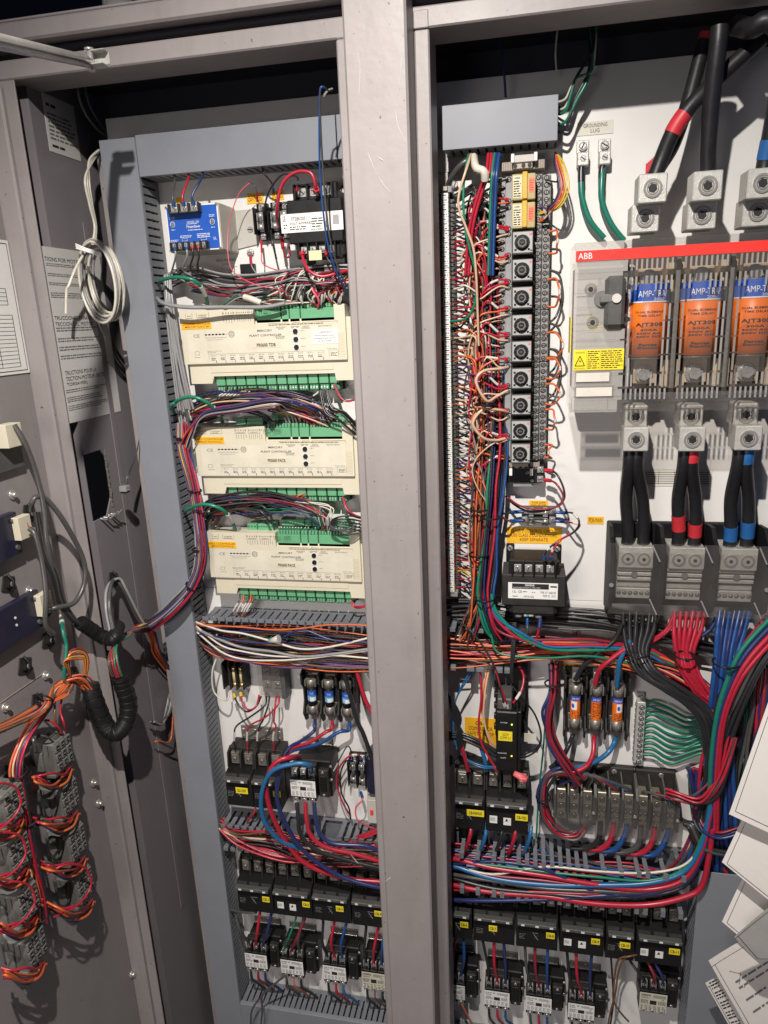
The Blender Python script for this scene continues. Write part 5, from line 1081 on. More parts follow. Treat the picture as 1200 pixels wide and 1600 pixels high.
# main power distribution block
pit = mat('shade_black', (.007,.007,.008), .6, spec=.25)  # blacker than the other plastics, the block's inner shadow put into the colour
p0, p1 = P(954,849,.085), P(1199,968,.085); gx0, gx1, gz1, gz0 = p0.x, p1.x, p0.z, p1.z
t = Thing('power_distribution_block', 'largest power distribution block, three poles under a clear cover', 'power block', ((gx0+gx1)/2, 0, gz0)); pw = (gx1-gx0-.008)/3
mb = MB('base'); mb.box(gx0+.002, gx1-.002, .0008, .014, gz0-.012, P(960,816,.014).z, pit, .002); t.done(mb)
for k in range(4):
    x = gx0+.004+k*pw; mb = MB('barrier'); mb.prism([(.014,gz0-.014),(.060,gz0-.004),(.082,gz0+.01),(.082,gz1-.002),(.066,gz1+.004),(.050,P(960,822,.05).z),(.014,P(960,816,.014).z)], x-.0030, x+.0030, pit, 'x'); t.done(mb)
PD = []
for k in range(3):
    x0 = gx0+.004+k*pw+.012; x1 = x0+pw-.024; xm = (x0+x1)/2
    mb = MB('pole_block'); A = gz1-.012; Hh = gz1-gz0
    mb.box(x0, x1, .014, .064, A-Hh*.30, A, lugm, .001)
    for q in range(3): mb.box(x0, x1, .014, .058-.001*q, A-Hh*(.36+.075*q), A-Hh*(.31+.075*q), lugm, .001)
    mb.box(x0, x1, .014, .050, A-Hh*.62, A-Hh*.545, lugm, .001); mb.box(x0, x1, .014, .052, A-Hh*.78, A-Hh*.63, lugm, .001); pb = t.done(mb)
    for u in (.27,.73):
        mb = MB('large_set_screw'); xc = x0+(x1-x0)*u; mb.ring((xc, .064, A-Hh*.17), .0075, .0105, .0012, steel); mb.cyl((xc, .064, A-Hh*.17), 'd', .0072, .002, lugm, 20); mb.cyl((xc, .066, A-Hh*.17), 'd', .0030, .0006, ink, 6); t.done(mb, pb)
    for q in range(6):
        mb = MB('small_set_screw'); xc = x0+(x1-x0)*(q+.5)/6; mb.cyl((xc, .052, A-Hh*.70), 'd', .0036, .0004, ink, 10); mb.screw(xc, A-Hh*.70, .0522, .0028, steel, h=.001); t.done(mb, pb)
    mb = MB('centre_screw'); mb.cyl((xm, .058, A-Hh*.41), 'd', .0052, .001, inkg, 14); t.done(mb, pb); PD.append((x0, x1, A, A-Hh*.78))
mb = MB('clear_cover'); mb.box(gx0, gx1, .084, .086, gz0, gz1, smoke2, .0004); cvb = t.done(mb)
for k in range(1,4):
    for zz in (gz1-.018, gz0+.012): mb = MB('cover_stiffener'); x = gx0+.004+k*pw-.012; mb.tube([Vector((x-.006,-.0875,zz+.016)), Vector((x+.006,-.0875,zz-.010))], .0014, mgr, 6); t.done(mb, cvb)
for xx in (gx0+.004, gx1-.006): mb = MB('cover_screw'); mb.cyl((xx, .086, (gz0+gz1)/2-.01), 'd', .0035, .002, steel, 12); t.done(mb, cvb)

# three smaller power blocks in a row
a0 = P(868,1239,.062); a1 = P(1065,1252,.062); z1_ = a0.z; z0_ = P(868,1290,.062).z; bw = (P(1065,1252,.062).x-a0.x)/3
SB = []
for k, lab in enumerate(('small clear covered power block at left of the three, above tall duct fingers','small clear covered power block in the middle of the three','small clear covered power block at right of the three by cable loop')):
    x0 = a0.x+k*bw; x1 = x0+bw-.002; t = Thing('power_distribution_block', lab, 'power block', ((x0+x1)/2, 0, z0_), 'small three pole power blocks'); w = (x1-x0)/3; H_ = z1_-z0_
    mb = MB('base'); mb.box(x0, x1, .0008, .014, z0_-.004, z1_+.030, blk2, .002); b_ = t.done(mb)
    for xx in ((x0+x1)/2,): term_screw(t, xx+.01*(k-1), z1_+.022, .014, .0050, steel, name='mounting_screw')
    for q in range(4): mb = MB('barrier'); mb.prism([(.014,z0_-.004),(.050,z0_),(.060,z0_+.01),(.060,z1_-.004),(.045,z1_+.012),(.014,z1_+.022)], x0+q*w-.0012, x0+q*w+.0012, dgr, 'x'); t.done(mb)
    for q in range(3):
        xc = x0+(q+.5)*w; mb = MB('pole_block'); mb.box(xc-w*.34, xc+w*.34, .014, .044, z0_+H_*.05, z1_-H_*.05, mat('tin_block',(.45,.40,.32),.4,.7), .001); mb.box(xc-w*.34, xc+w*.34, .044, .047, z0_+H_*.42, z0_+H_*.60, dgr); pb = t.done(mb)
        pts_ = ((0,.80,.0045),(0,.50,.004),(0,.22,.004)) if k == 0 else ((0,.78,.0045),(-.4,.45,.0024),(.4,.45,.0024),(-.4,.28,.0024),(.4,.28,.0024),(0,.13,.0024))
        for dx, v_, r_ in pts_: mb = MB('set_screw'); mb.cyl((xc+dx*w*.45, .0472, z0_+H_*v_), 'd', r_*1.2, .0004, ink, 12); mb.screw(xc+dx*w*.45, z0_+H_*v_, .0474, r_, mat('tin_screw',(.6,.55,.42),.3,.9), h=.001); t.done(mb, pb)
        SB.append((xc, z1_, z0_, w))
    mb = MB('clear_cover'); mb.box(x0, x1, .060, .0612, z0_-.012, z1_+.002, smoke2, .0003); t.done(mb)
    mb = MB('cover_screw'); mb.cyl((x1-.002, .0614, (z0_+z1_)/2), 'd', .003, .002, steel, 10); t.done(mb)
tag(935,1207,957,1218,.0005,'PDB-VSD','yellow sticker above the middle small power block'); tag(996,1213,1017,1223,.0005,'PDB-FAN','yellow sticker above the right small power block'); tag(859,1200,868,1208,.0005,'','tiny yellow sticker behind red looping cables')
# ground bar with green wires
a, b = P(1001,1093,.012), P(996,1188,.012); xg = (a.x+b.x)/2+.000
t = Thing('ground_bar', 'upright tin ground bar with green wires leaving its right side', 'ground bar', (xg, 0, b.z))
mb = MB('bar'); mb.box(xg-.0075, xg+.0075, .008, .022, b.z, a.z, lugm, .001); bar = t.done(mb); n = 11
GB = []
for k in range(n):
    z = a.z-.010-(a.z-b.z-.014)*k/(n-1); GB.append(z); mb = MB('bar_screw'); mb.cyl((xg+.001, .022, z), 'd', .0048, .0004, ink, 12); mb.screw(xg+.001, z, .0222, .0038, metal, h=.0008); t.done(mb, bar); mb = MB('bar_notch'); mb.box(xg-.009, xg-.0074, .010, .018, z-.003, z+.003, dmetal); t.done(mb, bar)
for z in (a.z+.004, b.z-.005): mb = MB('bar_foot'); mb.box(xg-.006, xg+.006, .0006, .010, z-.007, z+.007, lugm); mb.screw(xg, z, .010, .005, metal); t.done(mb)
for k in range(n-1):
    z = GB[k]; yy = 1093+9.2*k; e = 1118+k*6.5
    wire([Vector((xg+.006, -.015, z)), (1020,yy+4,.018), (1045,yy+17-(4 if k < 3 else 0),.022), (1072,(yy+22+e)/2+4-(k>6)*6,.022), (1098,e,.022), (1118,e+6,.022), (1122,e+30,.02)], .0023, 'dgreen' if k % 3 else 'green', 'green wire fanning right from the upright ground bar', 'green wires of the ground bar')
# motor monitor module
a, b = P(775,1112,.085), P(808,1207,.085)
t = Thing('motor_monitor', 'tall black motor monitor module with two status lights and amber sticker', 'module', ((a.x+b.x)/2, 0, b.z))
mb = MB('rail_base'); mb.box(a.x-.004, b.x+.016, .0008, .022, b.z+.03, a.z+.085, blk2, .002)
for k in range(5): mb.box(a.x-.006, a.x+.004, .022, .032, b.z+.05+.022*k, b.z+.060+.022*k, blk)
mb.screw(b.x+.01, a.z+.078, .022, .004, steel); mb.screw(b.x+.01, b.z+.035, .022, .004, steel); t.done(mb)
mb = MB('housing'); mb.box(a.x, b.x, .022, .084, b.z, a.z, blk, .002); mb.box(a.x+.002, b.x-.010, .022, .078, a.z, a.z+.022, dgr, .002); hs = t.done(mb)
mb = MB('side_rib'); mb.box(b.x, b.x+.006, .02, .078, b.z-.004, a.z-.002, blk, .001); t.done(mb, hs)
mb = MB('module_print'); W_2 = b.x-a.x; Hm = a.z-b.z; text(mb, 'POWER', a.x+.008, a.x+.020, b.z+Hm*.815, b.z+Hm*.835, .0846, whink); text(mb, 'UNLOADER', a.x+.003, a.x+.019, b.z+Hm*.30, b.z+Hm*.32, .0846, whink); text(mb, 'ALERT', a.x+.008, a.x+.018, b.z+Hm*.22, b.z+Hm*.24, .0846, whink); t.done(mb, hs)
mb = MB('amber_sticker'); mb.box(a.x+.004, b.x-.009, .0842, .0847, b.z+Hm*.52, b.z+Hm*.68, yel2, .0001); st = t.done(mb, hs); mb = MB('sticker_lettering'); text(mb, 'SSCM\nCOMP 2-1', a.x+.007, b.x-.012, b.z+Hm*.55, b.z+Hm*.65, .085, ink); t.done(mb, st)
for v_, c in ((.80, mat('led_green',(.5,1,.1),.4,emit=2)), (.27, mat('led_amber',(1,.6,.05),.4,emit=2))): mb = MB('status_light'); mb.cyl((b.x-.010, .084, b.z+Hm*v_), 'd', .0014, .0008, c, 10); t.done(mb, hs)
MM = (a.x, b.x, a.z, b.z)
tag(726,1120,776,1165,.0005,'CB-1\nCOMPRESSOR\nSAFETY LOOP\n24V CHECK','large amber compressor sticker behind the brown and red wires')
tag(816,1145,838,1160,.03,'','slanted cream paper tag on the black wires', mat('aged_label',(.66,.63,.55),.5))
t = Thing('wire_nut', 'pink red wire nut below the black motor monitor', 'wire nut', tuple(P(806,1213,.09))); v = P(803,1208,.09); mb = MB('cap'); mb.cyl((v.x, .09, v.z), (1,-.1,-.45), .0045, .024, mat('pink_nut',(.75,.16,.17),.45), 14, .0075); t.done(mb)
for k in range(2): mb = MB('wing'); mb.box(v.x+.010, v.x+.022, .082+.012*k, .086+.012*k, v.z-.012, v.z-.004, mat('pink_nut',(.75,.16,.17),.45)); t.done(mb)
t = Thing('wire_nut', 'frosted clear wire nut on the white wire over the open duct', 'wire nut', tuple(P(428,1003,.09))); v = P(436,998,.09); mb = MB('cap'); mb.cyl((v.x, .09, v.z), (-1,.1,-.35), .0075, .022, mat('nut_clear',(.5,.48,.45),.3), 14, .0035); t.done(mb)
# cable clamps and standoffs on the panel
for px, py, lab in ((900,990,'zinc clamp tab with screw below the black transformer'),):
    v = P(px, py, 0); t = Thing('panel_clamp', lab, 'clamp', tuple(v)); mb = MB('tab'); mb.box(v.x-.007, v.x+.007, .0006, .003, v.z-.012, v.z+.012, metal, .001); t.done(mb); mb = MB('screw'); mb.screw(v.x, v.z+.003, .003, .005, metal); t.done(mb)
# hanging drawing sheets at the lower right, near the camera
def sheet(label, px, d, lines, folded=None):
    q = [P(x, y, dd) for (x, y), dd in zip(px, d)]; t = Thing('drawing_sheet', label, 'paper sheet', tuple(q[0]), 'dog eared drawing sheets'); n = 8
    def S_(u, v, o=0):
        p = q[0].lerp(q[1], u).lerp(q[3].lerp(q[2], u), v); return p+Vector((0, -(.012*math.sin(u*2.6+v)+.006*math.sin(v*5))-o, 0))
    mb = MB('sheet')
    for k in range(3):                                                 # a thin stack of leaves
        o = .0012*k-.003; vs = [S_(i/n, j/n, o)+Vector((.001*(2-k)*-1, 0, -.0012*(2-k))) for i in range(n+1) for j in range(n+1)]
        mb.add(vs, [(i*(n+1)+j, (i+1)*(n+1)+j, (i+1)*(n+1)+j+1, i*(n+1)+j+1) for i in range(n) for j in range(n)], paperm, True)
    s_ = t.done(mb); mb = MB('printed_border')
    def line(u0, v0, u1, v1, w=.0007, m=ink):
        for k in range(8):
            a_, b_ = k/8, (k+1)/8; A, B = S_(u0+(u1-u0)*a_, v0+(v1-v0)*a_, .0012), S_(u0+(u1-u0)*b_, v0+(v1-v0)*b_, .0012); nn_ = (B-A).cross(Vector((0,1,0))); nn_ = nn_.normalized()*w*.5; mb.quad([A-nn_, B-nn_, B+nn_, A+nn_], m)
    e = .055; line(e, e, 1-e, e); line(e, e, e, 1-e); line(1-e, e, 1-e, 1-e); line(e, 1-e, 1-e, 1-e)
    for l in lines: line(*l)
    t.done(mb, s_); return t, S_
# ---------------- papers at the lower right ----------------
def sheet(label, px, d, extra=None, m=None):
    q = [P(x, y, dd) for (x, y), dd in zip(px, d)]; t = Thing('drawing_sheet', label, 'paper sheet', tuple(q[0]), 'dog eared drawing sheets'); n = 8
    def S_(u, v, o=0):
        p = q[0].lerp(q[1], u).lerp(q[3].lerp(q[2], u), v); return p+Vector((0, -(.010*math.sin(u*2.6+v)*u)-o, 0))
    mb = MB('sheet')
    for k in range(3):
        o = .0009*k-.002; dx = Vector((.0012*(2-k), 0, -.0010*(2-k)))
        vs = [S_(i/n, j/n, o)+dx for i in range(n+1) for j in range(n+1)]+[S_(i/n, j/n, o+.0003)+dx for i in range(n+1) for j in range(n+1)]
        N_ = (n+1)**2; fs = [(b+i*(n+1)+j, b+(i+1)*(n+1)+j, b+(i+1)*(n+1)+j+1, b+i*(n+1)+j+1) for b in (0, N_) for i in range(n) for j in range(n)]
        for i in range(n): fs += [(i, i+1, i+1+N_, i+N_), (i*(n+1), (i+1)*(n+1), (i+1)*(n+1)+N_, i*(n+1)+N_)]
        mb.add(vs, fs, m or paperm, False)
    s_ = t.done(mb); mb = MB('printed_border')
    def line(u0, v0, u1, v1, w=.0007, m=ink):
        for k in range(8):
            A, B = S_(u0+(u1-u0)*k/8, v0+(v1-v0)*k/8, .0012), S_(u0+(u1-u0)*(k+1)/8, v0+(v1-v0)*(k+1)/8, .0012); nn_ = (B-A).cross(Vector((0,1,0))).normalized()*w*.5; mb.quad([A-nn_, B-nn_, B+nn_, A+nn_], m)
    line(0, .045, 1, .045); line(.035, .045, .035, .96); line(.035, .96, 1, .96)
    t.done(mb, s_)
    if extra:
        mb = MB('printed_text'); f = lambda u, v: S_(u, 1-v, .0013); extra(mb, f, line); t.done(mb, s_)
# corner order: top-left, top-right, bottom-right, bottom-left
def e1(mb, f, line): line(.3,.35,1,.25) ; line(.3,.35,.36,.55)
def e5(mb, f, line):
    [fine(mb, .06+.0*k, .22, .06+.12*k, .16+.12*k, 0, 3, ink, f, fill=1) for k in range(8)]
def e4(mb, f, line):
    for v in (.75,.70,.60,.50): fine(mb, .12, .12+R.uniform(.2,.6), v, v+.035, 0, 1, inkg, f)
    line(.12,.14,.2,.2); line(.2,.2,.14,.26); line(.16,.30,.24,.27)
sheet('top drawing sheet leaning in at the right edge, widest margin showing', [(1216,1052),(1400,1120),(1340,1360),(1139,1272)], (.24,.30,.30,.24), e1)
sheet('second drawing sheet down, corner pointing left over the grey duct cover', [(1168,1262),(1340,1330),(1310,1490),(1128,1347)], (.215,.28,.28,.215))
sheet('third drawing sheet down with its left corner beside the duct cover', [(1174,1342),(1320,1420),(1300,1580),(1128,1440)], (.19,.25,.25,.19))
sheet('grey folded sheet curling across the lower papers', [(1147,1464),(1290,1330),(1330,1500),(1180,1498)], (.26,.34,.34,.27), m=mat('grey_sheet',(.42,.41,.39),.6))
sheet('lower drawing sheet with hand sketches tilted near the bottom right corner', [(1107,1501),(1250,1405),(1380,1560),(1215,1690)], (.17,.18,.24,.20), e4)
sheet('lowest sheet with a printed dark strip along its left edge', [(1102,1536),(1180,1490),(1260,1640),(1172,1662)], (.14,.15,.18,.16), e5)

# ---------------- wiring: left bay ----------------
MIXL = ['black','dgrey','brown','navy','grey','tan','purple','black','brown','pink']
g = 'wires fanning from the top controller connectors'
lab = 'thin sleeved wire rising from the top controller green connectors'
for k in range(26):
    x = 416+k*4.4; col = R.choice(['white','red','black','white','tan','dgrey','black'] if k < 19 else ['orange','yellow','brown','black']); y0 = 482-R.uniform(0,5)
    cx_, cy_ = 438+k*3.9, 424+R.uniform(-4, 12)+(8 if k < 8 else 0)
    wire([(x,y0,.034),(x-2+R.uniform(-4,4),y0-16,.045),(x+R.uniform(-6,6)+(10 if k > 12 else 0),(y0+cy_)/2,.055),(cx_+20,cy_,.048),(cx_+70,cy_-6+R.uniform(-6,4),.035)], .0011, col, lab, g, marks=[(.25,.42)] if k % 2 else ())
bundle([(262,440,.03),(300,428,.035),(350,440,.045),(400,440,.04),(450,430,.045),(510,424,.05),(575,420,.04)], 11, .010, ['black','dgrey','black','grey','dgrey'], (.0014,.0024), 'black or grey wire running right under the blue relay and fuses', 'wires under the top row devices', rd=.012)
bundle([(270,425,.035),(292,432,.04),(340,450,.04),(372,462,.045),(392,468,.05)], 5, .008, ['dgrey','black','grey'], (.0012,.002), 'dark wire sloping down to the grey cable splice, top controller', 'wires at the top controller splice', rd=.01)
wire([(246,466,.05),(256,474,.08),(290,480,.085),(350,480,.075),(410,480,.07),(445,474,.065)], .0034, 'grey', 'fat grey cable lying across the top edge of top controller', cat='cable', name='grey_cable')
wire([(382,464,.055),(395,468,.06),(408,473,.06)], .0052, 'white', 'pale taped splice on the grey cable above top controller', cat='splice', name='cable_splice')
for k, c in enumerate(('white','green','red','black','white')):
    wire([(408,472,.06),(430,468+k*2,.06),(452,470+k,.055),(470+6*k,472,.045)], .0009, c, 'hair thin %s%s core fanning right from the taped splice' % (c, ' upper' if k == 0 else ' lower' if k == 4 else ''))
for k, c in enumerate(('green','dgrey','grey')): wire([(384,464,.055),(370,460+3*k,.06),(352,474+2*k,.06),(346,478+k,.05)], .0010, c, 'hair thin %s core left of the taped splice' % ('green','dark','grey')[k])
bundle([(300,440,.03),(360,452,.04),(420,446,.05),(470,438,.055),(520,440,.055),(570,432,.045)], 14, .012, ['black','dgrey','red','black','grey','maroon','navy'], (.0010,.0020), 'dark wire tangled above the top controller', 'dark tangle above the top controller', rd=.014, jit=.6)
for k in range(34):
    x = R.uniform(430,535); y0 = R.uniform(468,484); wire([(x,y0,.045),(x+R.uniform(-14,10),y0-R.uniform(14,24),.06),(x+R.uniform(-10,26),y0-R.uniform(34,50),.06),(x+R.uniform(10,60),y0-R.uniform(44,60),.045)], R.choice((.0009,.0013,.0017)), R.choice(['white','black','dgrey','red','white','pink','grey']), 'thin wire in the tangle over the top controller plugs', 'tangle over the top controller plugs', marks=[(.2,.38)] if k % 3 == 0 else ())
bundle([(300,636,.03),(340,628,.045),(400,622,.05),(450,626,.05),(490,640,.045),(520,655,.04)], 22, .014, ['brown','dgrey','black','navy','grey','tan','maroon','purple','black'], (.0009,.0015), 'thin wire tangled between the upper two controllers', 'tangle between the upper two controllers', rd=.014, jit=.6)
bundle([(300,650,.04),(350,640,.05),(410,632,.055),(450,640,.055),(482,652,.05),(495,666,.04)], 6, .006, ['red','red','maroon','black'], .0019, 'red wire arching over the middle controller to its plugs', 'red wires over the middle controller', rd=.008)
bundle([(310,800,.03),(350,792,.04),(410,786,.045),(470,792,.05),(505,812,.045)], 18, .014, ['dgrey','black','navy','maroon','green','orange','brown','black'], (.0009,.0015), 'thin wire tangled between the lower two controllers', 'tangle between the lower two controllers', rd=.014, jit=.6)
for k in range(16):
    x = 505+R.uniform(-6,10); wire([(x,832,.04),(x+R.uniform(-6,8),812,.06),(x+R.uniform(-14,4),795+R.uniform(-6,6),.06),(470+R.uniform(-20,10),784,.05)], .0010, R.choice(['white','black','green','dgrey','navy','red']), 'thin wire dropping into the lowest controller plugs', 'thin drops into the lowest controller', marks=[(.2,.4)] if k % 2 else ())
# wires in/over the left vertical duct alongside controllers
bundle([(262,430,.045),(264,480,.058),(276,540,.060),(286,600,.06),(296,640,.055)], 6, .007, ['grey','dgrey','grey','grey'], (.0016,.0022), 'grey wire running down beside the duct slots, upper left', 'grey wires beside the upper duct slots', rd=.006)
bundle([(300,605,.03),(335,618,.045),(370,608,.05)], 0, .01, ['grey'], .001, '', '')
for k in range(10):
    x = 353+k*5.6 if k < 8 else 500; wire([(x,605,.035),(x-4,614,.045),(x-22,624,.045),(x-50,632+R.uniform(-3,3),.04),(300,640+R.uniform(-6,6),.04)], .0011, R.choice(['dgrey','grey','black']), 'dark sleeved wire dropping left from the top controller plugs', 'wires from the top controller plugs', marks=[(.18,.36)])
# arch of multicoloured wires over the middle controller into the left harness
def arch(y, label, grp, n, cols, xr, spread, reds=False):
    for k in range(n):
        u = k/(n-1); xe = xr[0]+(xr[1]-xr[0])*u; ye = y+36+R.uniform(-3,3); o = u*spread+R.uniform(-3,3); c = cols[k % len(cols)]
        d = .03+.03*R.random(); xj = 283+R.uniform(-5,9)
        wire([(xe,ye,.036),(xe-6,ye-16,.05),(xe-26+R.uniform(-4,4),y+14-o*.28,.05+d*.3),(430,y+2-o*.6+8,d+.03),(370,y+10-o*.5+8,d+.03),(318,y+26-o*.35,d+.025),(xj+10,y+52,d+.02),(xj,y+84,.06)], .0012 if not reds or c != 'red' else .0017, c, label, grp, marks=[(.06,.12)] if k % 2 else ())
arch(628, 'thin coloured wire arching left over the middle controller', 'coloured wires arching over the middle controller', 28, ['navy','brown','purple','yellow','black','tan','red','grey','orange','black','navy','white'], (446,520), 26, True)
bundle([(300,662,.035),(330,650,.05),(370,640,.05),(410,648,.055),(428,664,.05)], 5, .006, ['black','dgrey'], .0018, 'black cable strand curving to the small green plugs, middle controller', 'black leads to the middle small plugs', rd=.008)
for y, l in ((610,'middle'),(0,'')): pass
bundle([(508,610,.05),(515,640,.06),(535,650,.06),(560,676,.05)], 6, .008, ['black','dgrey','black'], (.0012,.0018), 'black wire looping at the right end of the middle controller', 'black wires at the middle controller right end', rd=.012)
bundle([(522,600,.04),(530,622,.05),(545,628,.05),(566,622,.04)], 4, .004, ['red','black','maroon','dgrey'], .0015, 'red or black supply wire right of the top controller plugs', 'supply wires right of top controller plugs', rd=.004)
bundle([(534,778,.04),(541,795,.05),(552,805,.05),(570,812,.04)], 3, .003, ['red','black','maroon'], .0016, 'red or black supply wire right of the middle controller plugs', 'supply wires right of middle controller plugs', rd=.004)
bundle([(548,940,.04),(553,948,.045),(562,950,.04),(580,945,.03)], 2, .002, ['black','red'], .0014, 'dark supply wire right of the lowest controller plugs', 'supply wires right of lowest controller plugs')
# lower controller feeds
bundle([(310,815,.05),(325,788,.055),(360,780,.055),(400,776,.05),(460,784,.05),(500,800,.055),(512,822,.045),(514,834,.035)], 9, .008, ['navy','maroon','dgrey','navy','green','black'], .0012, 'thin wire running over the lowest controller to its connectors', 'wires over the lowest controller', rd=.008)
bundle([(318,830,.03),(330,800,.04),(372,790,.045),(410,795,.05),(424,815,.05)], 5, .006, ['black','dgrey'], .0018, 'black cable strand curving to the small green plugs, lowest controller', 'black leads to the lowest small plugs', rd=.008)
bundle([(330,815,.03),(350,790,.035),(400,800,.035),(440,788,.035),(480,775,.035)], 9, .012, ['orange','navy','brown','dgrey','red','black','orange'], .0012, 'coloured wire crossing the panel between the two lower controllers', 'wires between the lower controllers', rd=.006)
for k in range(5): wire([(515+R.uniform(0,4),828,.04),(520,812+2*k,.07),(545,806+5*k,.07),(575,812+5*k,.05)], .0015, 'black', 'black wire looping at the right end of the lowest controller', 'black loops at the lowest controller')
for k in range(4): wire([(575,808+7*k,.05),(545,826+3*k,.075),(518,828-2*k,.07),(516,815,.06)], .0012, 'dgrey', 'dark returning loop above the lowest controller right end', 'dark loops at the lowest controller')
for k, (x, c) in enumerate(((375,'dgrey'),(381,'orange'),(392,'orange'),(396,'brown'),(388,'dgrey'))):
    wire([(x,928,.035),(x-1,938,.045),(x-8,950,.05),(x-13,962,.045)], .0013, c, 'short sleeved wire under the lowest controller plugs', 'short wires into the open duct', marks=[(.45,.8)])
# left harness falling down the duct then over its cover to the side wall
HC = ['dgrey','navy','dgrey','grey','purple','yellow','maroon','dgrey','grey','brown','tan','navy','grey','dgrey','red','navy','dgrey','pink','blue','maroon']
bundle([(284,660,.052),(287,700,.062),(302,760,.066),(312,820,.070),(316,870,.076),(303,912,.085),(276,946,.092),(240,974,.088),(212,984,.075)], 20, [.010,.010,.009,.008,.010,.009,.009,.010,.006], HC, (.0013,.0018), 'coloured wire of the harness crossing in front of the left duct', 'left harness wires over the duct cover', rd=[.010]*6+[.012]*2+[.006], jit=.18, inorder=True)
bundle([(262,470,.050),(272,560,.056),(284,650,.052),(298,750,.056),(310,840,.062),(304,900,.08),(272,940,.09),(236,970,.085),(212,984,.075)], 6, .006, ['grey','grey','dgrey','white'], .0017, 'grey wire of the harness crossing in front of the left duct', 'left harness grey wires', rd=.006, jit=.2)
for p, q, r in (((285,684,.060),(1,0,8),.013),((304,766,.066),(1,0,6),.012),((311,858,.074),(.2,0,8),.012),((300,916,.085),(-.8,0,-1),.012),((231,976,.086),(-1,0,-.6),.010)): cable_tie(P(*p), (q[0], q[1], q[2]), r, 'black cable tie around the left coloured harness')
# side wall harness: grey loop up to the mount, coloured to the spiral wrap
bundle([P(228,980,.085), PX(215,960,XW+.035), PX(196,920,XW+.030), PX(184,904,XW+.022), PX(172,915,XW+.025), PX(170,950,XW+.035), PX(178,990,XW+.045)], 5, .006, ['dgrey','grey','dgrey'], (.002,.0028), 'grey cable looping up to the tie mount on the side wall', 'grey cables on the side wall mount', rd=.006, cat='cable', name='grey_cable', jit=.2)
bundle([P(232,976,.083), PX(215,980,XW+.05), PX(196,994,XW+.045), PX(178,1012,XW+.05), PX(176,1035,XW+.06), PX(184,1056,XW+.06)], 12, .009, ['orange','red','navy','green','yellow','brown','dgrey','orange','red'], .0016, 'coloured wire turning down toward the black spiral wrap', 'wires entering the spiral wrap', rd=.008, jit=.25)
bundle([P(236,986,.075), PX(240,1000,XW+.04), PX(246,1020,XW+.03), PX(262,1046,XW+.02)], 7, .008, ['purple','navy','orange','red','brown','yellow'], .0014, 'coloured wire tail slipping behind the left duct', 'wire tails behind the left duct', rd=.008)
bundle([PX(268,1080,XW+.01), PX(262,1115,XW+.015), PX(250,1132,XW+.02), PX(236,1128,XW+.02)], 6, .006, ['dgrey','dgrey','grey'], .0017, 'grey wire curl low on the side wall near the duct', 'grey curls low on the side wall', rd=.006)
wire([PX(270,1120,XW+.02), PX(268,1150,XW+.02), PX(262,1160,XW+.02), PX(245,1158,XW+.02), PX(240,1162,XW+.01)], .0013, 'orange', 'thin orange lead bent low on the side wall')
wire([PX(272,1170,XW+.02), PX(262,1166,XW+.02), PX(250,1160,XW+.02)], .0016, 'black', 'short black lead low on the side wall')
def spiral(label, pts, r):
    pp = cat_rom(pts, 8); o = MB('spiral_wrap'); L = len(pp); rr = []; q = []
    for i in range(L-1):
        for k in range(6): q.append(pp[i].lerp(pp[i+1], k/6))
    step = 21
    for i in range(len(q)): ph_ = (i % step)/step; rr.append(r*(.95+.09*ph_) if ph_ < .93 else r*.86)
    o.tube(q, rr, blk, 18); ob = o.build(off=q[0]); return props(ob, label, 'spiral wrap')
spiral('thick black spiral wrapped harness hanging in a loop between door and cabinet', [PX(140,1070,XD+.055), PX(147,1092,XD+.06), PX(160,1124,XD+.065), Vector(PX(172,1142,XD+.075)), PX(186,1143,XW+.05), PX(199,1122,XW+.06), PX(200,1095,XW+.062), PX(192,1070,XW+.06), PX(188,1056,XW+.06)], .0155)
spiral('black spiral wrapped harness entering under the lower door display', [PX(125,972,XD+.05), PX(140,982,XD+.055), PX(160,995,XD+.065), PX(178,998,XW+.05), PX(182,985,XW+.045), PX(184,978,XW+.04)], .0125)
# mid-left: wires in the open duct
OD = ['orange','brown','dgrey','navy','orange','dgrey','tan','black','orange','brown','red','purple','navy','green','black','brown']
bundle([(306,985,.035),(345,1003,.045),(440,1010,.050),(530,1016,.050),(640,1022,.045)], 46, [.018,.032,.038,.036,.032], OD, (.0011,.0017), 'thin wire packed in the open duct under the lowest controller', 'wires packed in the left open duct', rd=[.012,.014,.014,.014,.014], jit=.28)
for k, (c, ys, r) in enumerate((('white',(972,985,990,1002,1014,1010,993),.0018),('white',(978,1008,1018,1025,1026,1024,1030),.0016),('grey',(982,1000,1012,1018,1026,1022,1012),.0024),('white',(986,1018,1030,1032,1030,1024,1014),.0016),('navy',(990,996,1002,1004,984,1000,1004),.0016),('orange',(975,978,980,984,982,976,978),.0014))):
    wire([(306,ys[0],.05)]+[(x, y, .072) for x, y in zip((345,380,425,470,520,590), ys[1:])], r, c, '%s wire lying in front of the packed open duct, %s' % (c, ('with the wire nut','lower of the pale pair','thick','lowest pale one','wavy','along the finger tips')[k]))
wire([(342,1020,.04),(332,1048,.05),(334,1080,.05),(350,1094,.05),(357,1090,.04),(358,1080,.035)], .0015, 'white', 'white wire looping out around the small dusty fuse holder')
